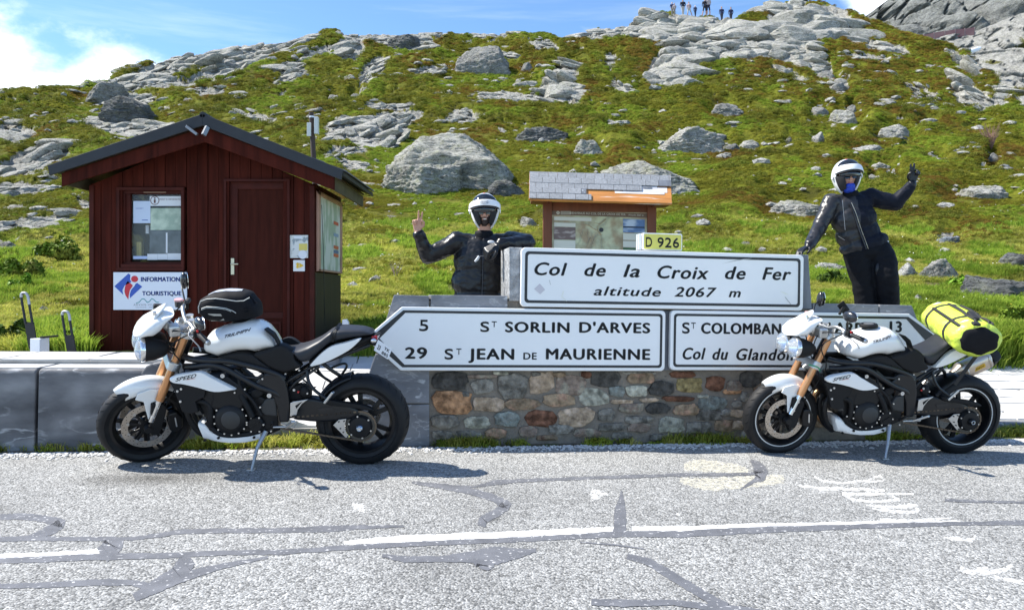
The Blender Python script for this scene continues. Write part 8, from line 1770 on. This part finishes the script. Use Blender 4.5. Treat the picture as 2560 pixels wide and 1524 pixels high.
# --- man behind the wall: right hand raised in a V, left forearm on the wall
Ym = 6.62
man = thing('person', 'man in black leather jacket and white flip-up helmet making a V sign behind the wall', 'person', (float(Q(1200, 735, Ym).x), Ym, .12))
hc = Q(1212, 528, Ym-.06); fw = Vector((.02, -1, -.04)); up = Vector((-.02, 0, 1))
shR, shL = Q(1144, 604, Ym), Q(1276, 604, Ym+.02); elR = Q(1070, 641, Ym-.04); wrR = Q(1044, 580, Ym-.16); elL = Q(1318, 606, Ym-.16); wrL = Q(1250, 611, Ym-.36)
neck = Q(1210, 596, Ym+.01); ch = Q(1205, 650, Ym+.02); wa = Q(1200, 728, Ym+.03); hpz = .95; zf = .16
mb, P, T = head_face(hc+Vector((0, .0, -.015)), fw, up)
caps(mb, [(hc+Vector((0, .02, -.08)), .058), (neck, .062), (ch, .085), (wa, .085), (Vector((wa.x, wa.y, hpz)), .10)]); DN = Vector((0, .01, -.05)); caps(mb, [(neck+DN*2, .03), (shR, .035), (elR, .035), (wrR, .030)]); caps(mb, [(neck+DN*2, .03), (shL, .035), (elL, .035), (wrL, .030)])
for s in (-1, 1): caps(mb, [(Vector((wa.x+s*.08, wa.y, hpz-.03)), .09), (Vector((wa.x+s*.10, wa.y, .58)), .060), (Vector((wa.x+s*.11, wa.y+.02, zf+.06)), .042)]); caps(mb, [(Vector((wa.x+s*.11, wa.y+.03, zf+.05)), .04), (Vector((wa.x+s*.13, wa.y-.12, zf+.035)), .032)])
hand(mb, wrR+Vector((0, -.005, .01)), Vector((-.02, -.10, 1)), Vector((0, 1, .1)), [0.02, .02, 1.0, 1.0], spread=.20, thumb=-1, scale=1.02)
body = put_body(mb, man, .0045, 'body', [mSkin, mBea, mat('lips', (.35, .12, .10), .5), mat('teeth', (.7, .68, .6), .4)], lambda p: (1 if (hc.z-.135 < p.z < hc.z-.045 and p.y < hc.y-.02 and abs(p.x-hc.x) < .07 and not (abs(p.x-hc.x) < .020 and abs(p.z-hc.z+.076) < .008) and not (p.z > hc.z-.060 and abs(p.x-hc.x) < .03)) else 0) , 2)
MB().ell(P(0, -.060, .090), (.015, .006, .0045), 12, 6, T).build('teeth', mat('teeth', (.7, .68, .6), .4), body, smooth=80, world=True)
for s in (-1, 1): MB().ell(P(s*.031, .002, .082), (.0115,)*3, 12, 8).build('eye', mat('eye_white', (.6, .58, .55), .3), body, smooth=80, world=True); MB().ell(P(s*.031, .002, .0895), (.006, .005, .006), 10, 6).build('iris', mDkL, body, smooth=80, world=True)
g = MB()
for s in (-1, 1): g.prism([(s*.006, .014), (s*.056, .016), (s*.060, -.004), (s*.045, -.020), (s*.014, -.018)], lambda p, q: P(p[0], p[1]+.002, .098-.22*abs(p[0])**1.3-.003*q))
g.build('sunglasses', mVis, man, world=True)
jk = MB()
caps(jk, [(shR+Vector((.0, 0, 0)), .092), (elR, .074), (wrR.lerp(elR, .12), .052)]); caps(jk, [(shL, .092), (elL, .076), (wrL.lerp(elL, .05), .054)])
for q_ in (shR, shL): caps(jk, [(q_, .080), (neck+Vector((0, .01, -.035)), .066)])
TI = Matrix.Identity(3)
jk.ell(Q(1207, 622, Ym+.02), (.245, .13, .14), 24, 14); jk.ell(Q(1202, 655, Ym+.01), (.248, .145, .22), 24, 14); jk.ell(Q(1199, 705, Ym+.01), (.252, .15, .22), 24, 14); jk.ell(Q(1198, 752, Ym+.01), (.246, .155, .16), 24, 14)
jk.tube([neck+Vector((0, 0, -.03)), neck+Vector((0, 0, .045))], [.088, .076], 20)
def jdisp(co, no):
    x, y, z = co.T; w = .0075*(fbm(x*9, y*9, z*14, o=4, s=3)-.9*np.abs(noise3(x*10, y*10, z*20, s=8))+.25)
    zp = -.006*np.exp(-((x-float(Q(1207, 0, Ym).x))/.006)**2)*(y < Ym-.05); return w+zp
put_body(jk, man, .0085, 'leather_jacket', mLea, None, 4, jdisp)
MB().tube([Q(1190, 640, Ym-.133)+Vector((k*.1, -.002, 0)) for k in (0, 1)], .0016, 6).build('chest_mark', mat('mark_silver', (.4, .4, .42), .3, metal=.6), man, world=True)
MB().tube(catmull([Q(1208, 628, Ym-.125), Q(1207, 670, Ym-.140), Q(1206, 705, Ym-.142), Q(1205, 738, Ym-.145)], 4), .004, 6).build('zip', mat('dark_zip', (.05, .05, .06), .3, metal=.6), man, smooth=60, world=True)
cf = MB(); dW = (wrR-elR).normalized(); cf.lathe([(.051, -.03), (.053, 0), (.049, .012), (.046, .004)], wrR-dW*.015, dW, 24); cf.build('jacket_cuff', mLea, man, smooth=60, world=True)
tr = MB()
for s in (-1, 1): caps(tr, [(Vector((wa.x+s*.085, wa.y, hpz)), .115), (Vector((wa.x+s*.10, wa.y, .58)), .082), (Vector((wa.x+s*.11, wa.y+.02, zf+.12)), .060)])
put_body(tr, man, .014, 'trousers', mTex, None, 3, wrinkles(.006, 9, 5))
for s in (-1, 1): bt_ = MB(); caps(bt_, [(Vector((wa.x+s*.11, wa.y+.03, zf+.14)), .055), (Vector((wa.x+s*.11, wa.y+.03, zf+.05)), .052), (Vector((wa.x+s*.125, wa.y-.12, zf+.04)), .042)]); put_body(bt_, man, .012, 'boot', mLea, None, 2)
gl = MB(); hand(gl, wrL+Vector((-.015, 0, 0)), Vector((-.82, -.15, -.50)), Vector((-.45, -.60, .65)), [.55, .6, .65, .7], thumb=-1, scale=1.35, r=.0115); caps(gl, [(wrL.lerp(elL, .28), .050), (wrL, .044)])
put_body(gl, man, .0048, 'glove', mLea, None, 2)
mb = MB(); gh = MB(); q0 = wrL+Vector((-.11, -.05, -.05)); gh.ell(wrL+Vector((-.075, -.045, .018)), (.030, .014, .014), 12, 8); gh.build('knuckle_guard', mat('silver_leather', (.55, .56, .58), .35), man, smooth=80, world=True)
MB().tube([Q(1198, 640, Ym-.40), Q(1193, 648, Ym-.40), Q(1187, 654, Ym-.40)], [.010, .013, .008], 10).build('held_glove_cuff', mat('silver_leather', (0,)*3), man, smooth=60, world=True)
nk = MB(); nk.lathe([(.078, -.035), (.084, .0), (.080, .03), (.07, .035)], neck+Vector((0, -.01, .03)), (0, .05, 1), 26); nk.build('neck_warmer', mTex, man, smooth=60, world=True)
helmet(man, hc+Vector((0, .01, .005)), fw, up, True)
# --- woman standing on the ledge behind the wall, leaning, left hand raised in a V
Yw = 7.02
wom = thing('person', 'rider in black leathers and white helmet leaning on the wall with gloved hand raised high', 'person', Q(2165, 850, Yw))
hc = Q(2117, 440, Yw-.05); up = Vector((-.06, 0, 1)); fw = Vector((-.05, -1, .02))
nk_ = Q(2124, 492, Yw); shR, shL = Q(2078, 506, Yw-.01), Q(2178, 494, Yw+.02); elR, wrR = Q(2050, 566, Yw-.06), Q(2022, 616, Yw-.26); elL, wrL = Q(2238, 508, Yw-.02), Q(2279, 462, Yw-.08)
ch = Q(2132, 540, Yw); wa = Q(2146, 585, Yw); hp = Q(2168, 628, Yw); zl = WM @ Vector((3.4, .7, .66)); zl = zl.z
kR, fR = Q(2158, 706, Yw-.02), Vector((Q(2172, 0, Yw).x, Yw+.02, zl+.09)); kL, fL = Q(2214, 690, Yw-.10), Vector((Q(2226, 0, Yw).x, Yw-.02, zl+.09))
mb, P, T = head_face(hc+Vector((0, 0, -.02)), fw, up)
caps(mb, [(hc+Vector((0, .02, -.08)), .05), (nk_, .055), (ch, .08), (wa, .075), (hp, .06)]); caps(mb, [(nk_+DN*2, .028), (shR, .032), (elR, .032), (wrR, .028)]); caps(mb, [(nk_+DN*2, .028), (shL, .032), (elL, .032), (wrL, .028)])
caps(mb, [(hp, .05), (kR, .04), (fR, .04), (fR+Vector((-.02, -.13, -.05)), .032)]); caps(mb, [(hp, .05), (kL, .04), (fL, .04), (fL+Vector((.03, -.13, -.05)), .032)])
body = put_body(mb, wom, .006, 'body', [mSkin, mat('lips', (0,)*3)], lambda p: 1 if (abs(p.x-hc.x) < .024 and abs(p.z-hc.z+.080) < .013 and p.y < hc.y-.07) else 0, 2)
for s in (-1, 1): MB().ell(P(s*.031, .002, .082), (.0115,)*3, 12, 8).build('eye', mat('eye_white', (0,)*3), body, smooth=80, world=True)
g = MB()
for s in (-1, 1): g.prism([(s*.004, .020), (s*.058, .022), (s*.062, -.006), (s*.045, -.024), (s*.012, -.020)], lambda p, q: P(p[0], p[1]+.002, .100-.22*abs(p[0])**1.3-.003*q))
g.build('sunglasses', mVis, wom, world=True)
sc_ = MB(); sc_.ell(P(0, -.088, .062), (.046, .040, .036), 18, 12, T); sc_.ell(P(0, -.105, .03), (.055, .06, .04), 18, 12, T); put_body(sc_, wom, .006, 'blue_scarf', mat('blue_cloth', (.012, .05, .42), .6, var=.3, vs=40), None, 1, wrinkles(.003, 30, 4))
jk = MB(); caps(jk, [(shR, .086), (elR, .068), (wrR.lerp(elR, .12), .050)]); caps(jk, [(shL, .086), (elL, .074), (wrL.lerp(elL, .1), .050)])
for q_ in (shR, shL): caps(jk, [(q_, .074), (nk_+Vector((0, .01, -.03)), .060)])
def leanT(a): return Matrix.Rotation(R_(a), 3, 'Y')
jk.ell(Q(2127, 516, Yw), (.205, .12, .12), 24, 14, leanT(-12)); jk.ell(Q(2134, 547, Yw-.015), (.212, .14, .16), 24, 14, leanT(-14)); jk.ell(Q(2144, 583, Yw), (.208, .13, .16), 24, 14, leanT(-16)); jk.ell(Q(2160, 610, Yw), (.235, .145, .105), 24, 14, leanT(-16)); jk.tube([nk_+Vector((0, 0, -.03)), nk_+Vector((-.01, 0, .03))], [.075, .066], 18)
def wdisp(co, no):
    x, y, z = co.T; return .007*(fbm(x*9, y*9, z*13, o=4, s=13)-.9*np.abs(noise3(x*11, y*11, z*17, s=18))+.25)
def wassign(p): return 1 if (p.x > Q(2130+(.5*(544-735)*0), 544, Yw).x+.3*(Q(0, 516, Yw).z-p.z)*.25 or p.y > Yw+.02) else 0
jo = put_body(jk, wom, .0085, 'leather_jacket', [mat('grey_black_leather', (.022, .022, .025), .36, var=.35, vs=9, bump=.02, bs=110, spec=.4), mat('navy_black_textile', (.006, .008, .016), .6, spec=.15, var=.2, vs=20, bump=.02, bs=160)], wassign, 4, wdisp)
zpp = [Q(2124, 507, Yw-.125), Q(2134, 530, Yw-.150), Q(2147, 570, Yw-.150), Q(2158, 600, Yw-.145), Q(2166, 622, Yw-.140)]
MB().tube(catmull(zpp, 5), .012, 8, flat=.45).build('storm_flap', mat('grey_black_leather', (0,)*3), wom, smooth=60, world=True); MB().tube(catmull([p+Vector((.016, -.004, 0)) for p in zpp], 5), .003, 6).build('zip', mat('brass_zip', (.45, .42, .35), .35, metal=.7), wom, smooth=60, world=True)
for a_, b_ in (((2106, 500), (2113, 575)), ((2095, 590), (2112, 600))): MB().tube([Q(*a_, Yw-.150), Q(*b_, Yw-.152)], .0018, 6).build('seam', mat('mark_silver', (0,)*3), wom, world=True)
for k in range(4): p = shR.lerp(elR, .15+k*.25)+Vector((-.055, -.035, 0)); MB().bar(p, p+(elR-shR).normalized()*.075, .024, .010).build('sleeve_panel', mat('sleeve_grey', (.24, .24, .25), .35), wom, bevel=.003, world=True)
MB().tube(catmull([Q(2186, 607, Yw-.115), Q(2205, 601, Yw-.11), Q(2220, 604, Yw-.03)], 4), .010, 8).build('shirt_hem', mat('shirt_white', (.6, .62, .68), .6), wom, smooth=60, world=True)
tr = MB(); tr.ell(hp, (.215, .135, .14), 20, 12, leanT(-10)); caps(tr, [(Q(2140, 634, Yw), .118), (Q(2150, 668, Yw-.01), .118), (kR, .100), (fR+Vector((0, 0, .14)), .082)], 18); caps(tr, [(Q(2198, 628, Yw-.02), .118), (Q(2208, 660, Yw-.06), .124), (kL, .112), (fL+Vector((0, 0, .14)), .080)], 18)
to = put_body(tr, wom, .010, 'trousers', mTex, None, 3, wrinkles(.008, 7, 15))
kp_ = MB(); kp_.ell(Q(2208, 676, Yw-.130), (.080, .034, .10), 18, 12, leanT(-8)); kp_.build('knee_panel', mLea, wom, smooth=80, world=True)
for kx, ff in ((kR, fR), (kL, fL)): bt_ = MB(); caps(bt_, [(ff+Vector((0, 0, .20)), .066), (ff, .050), (ff+Vector((0, -.13, -.045)), .040)]); put_body(bt_, wom, .012, 'boot', mLea, None, 2, wrinkles(.003, 12, 4))
gl = MB(); hand(gl, wrL+Vector((.004, 0, .015)), Vector((.16, -.08, 1)), Vector((-.05, 1, 0)), [.02, .02, 1.0, 1.0], spread=.16, thumb=1, scale=1.05, r=.0108); caps(gl, [(wrL.lerp(elL, .25), .049), (wrL, .042)]); put_body(gl, wom, .0048, 'glove', mLea, None, 2, None, 'raised left glove, two fingers spread')
gl = MB(); hand(gl, wrR, Vector((-.75, -.35, -.30)), Vector((-.25, -.1, 1)), [.10, .12, .12, .2], spread=.12, thumb=-1, scale=1.05, r=.0110); caps(gl, [(wrR.lerp(elR, .25), .050), (wrR, .040)]); put_body(gl, wom, .0048, 'glove', mLea, None, 2, None, 'lowered right glove resting on the wall')
nk2 = MB(); nk2.lathe([(.070, -.03), (.078, .0), (.074, .03), (.066, .035)], nk_+Vector((0, -.01, .015)), (0, .05, 1), 26); nk2.build('jacket_collar', mTex, wom, smooth=60, world=True)
helmet(wom, hc+Vector((0, .01, .0)), fw, up, False)
# --- walkers on the ridge
def walker(px, y0, y1, label, top, low, legs=(.1, -.05), hair=(.03, .02, .015), pack=None, sit=False, skirt=False, hidden=False, face=-1):
    Yd = hill_Y(px, y1+4)+.3; Hh = (y1-y0)/FPX*Yd; X = float(A_(px))*Yd; z0 = CAMZ-(y1-HOR)/FPX*Yd; Yd -= .9; X = float(A_(px))*Yd; z0 += .12; t = thing('person', label, 'person', (X, Yd, z0), 'walkers on the ridge'); k = Hh/1.75 if not sit else Hh/1.0
    if hidden: k = Hh/1.05; z0 -= .70*k
    if sit: z0 -= .75*k
    B = Vector((X, Yd, z0)); V = lambda x, y, z: B+Vector((x, y, z))*k; mb = MB(); hz = .9
    ms = [mat('skin', (0,)*3), mat('cloth_%02d%02d%02d' % tuple(int(c*99) for c in top), top, .8), mat('cloth_%02d%02d%02d' % tuple(int(c*99) for c in low), low, .8), mat('hair_%02d' % int(hair[0]*99), hair, .7)]
    mb.ell(V(0, 0, 1.63), (.085*k, .10*k, .115*k), 14, 10); caps(mb, [(V(0, 0, 1.55), .05*k), (V(0, 0, 1.42), .075*k)]); mb.ell(V(0, 0, 1.28), (.20*k, .12*k, .20*k), 14, 10); mb.ell(V(0, 0, 1.05), (.165*k, .12*k, .18*k), 14, 10); mb.ell(V(0, 0, .92), (.17*k, .13*k, .12*k), 14, 10)
    for s, l in ((-1, legs[0]), (1, legs[1])):
        caps(mb, [(V(s*.09, 0, .88), .095*k), (V(s*.10+l*.5, -.03, .48), .065*k), (V(s*.10+l, .02, .08), .045*k)]); caps(mb, [(V(s*.10+l, .02, .05), .045*k), (V(s*.10+l+face*.10, -.03, .035), .038*k)])
        caps(mb, [(V(s*.20, 0, 1.38), .058*k), (V(s*.26, -.02, 1.13), .045*k), (V(s*.22+face*.06, -.10, .92), .035*k)]); mb.ell(V(s*.22+face*.06, -.11, .87), .042*k, 8, 6)
    def asg(p):
        h = (p.z-B.z)/k
        if h > 1.66 or (h > 1.52 and p.y > B.y+.02*k): return 3
        if h > 1.47: return 0
        if h > .94 and not (h < 1.0 and abs(p.x-B.x) > .2*k): return 1
        if h > (.42 if skirt else .0): return 2
        return 0
    put_body(mb, t, .022*k, 'body', ms, asg, 2)
    if pack:
        b = MB(); b.ell(V(-face*.10, .12, 1.22), (.14*k, .12*k, .24*k), 14, 10); b.build('backpack', mat('cloth_%02d%02d%02d' % tuple(int(c*99) for c in pack), pack, .8), t, smooth=80, world=True)
    return t
walker(1646, 38, 47, 'head and shoulders of a person sitting behind the ridge at far left', (.25, .05, .04), (.05, .05, .06), sit=True)
walker(1680, 17, 49, 'walker in navy top and pale trousers, leftmost standing on the ridge', (.02, .03, .09), (.30, .28, .26), hair=(.5, .45, .38))
walker(1686, 20, 49, 'walker with pale rucksack close behind the leftmost one on the ridge', (.42, .36, .36), (.25, .22, .20), pack=(.45, .42, .42))
walker(1707, 9, 52, 'tall walker in dark jacket and light trousers on the ridge', (.012, .014, .03), (.42, .40, .38))
walker(1722, 16, 53, 'walker in pale top with red bag striding on the ridge', (.45, .33, .32), (.45, .42, .36), legs=(-.05, .30), pack=(.6, .10, .10), skirt=True)
walker(1738, 25, 54, 'small walker with white hair and dark clothes on the ridge', (.03, .04, .09), (.02, .03, .06), hair=(.75, .75, .72))
walker(1762, 8, 50, 'walker in black with bare legs, left of the close pair', (.010, .010, .02), (.012, .012, .02), legs=(-.14, .04), skirt=True)
walker(1770, 4, 49, 'taller walker in pale shirt, right of the close pair', (.40, .33, .33), (.02, .02, .05), legs=(.02, .10), skirt=True)
walker(1804, 28, 51, 'bald man in navy jacket half hidden behind the ridge, left of two', (.018, .025, .08), (.05, .05, .07), hair=(.35, .2, .15), hidden=True)
walker(1827, 29, 52, 'man in navy top half hidden behind the ridge, rightmost of the group', (.018, .022, .07), (.05, .05, .07), hair=(.12, .07, .05), hidden=True)
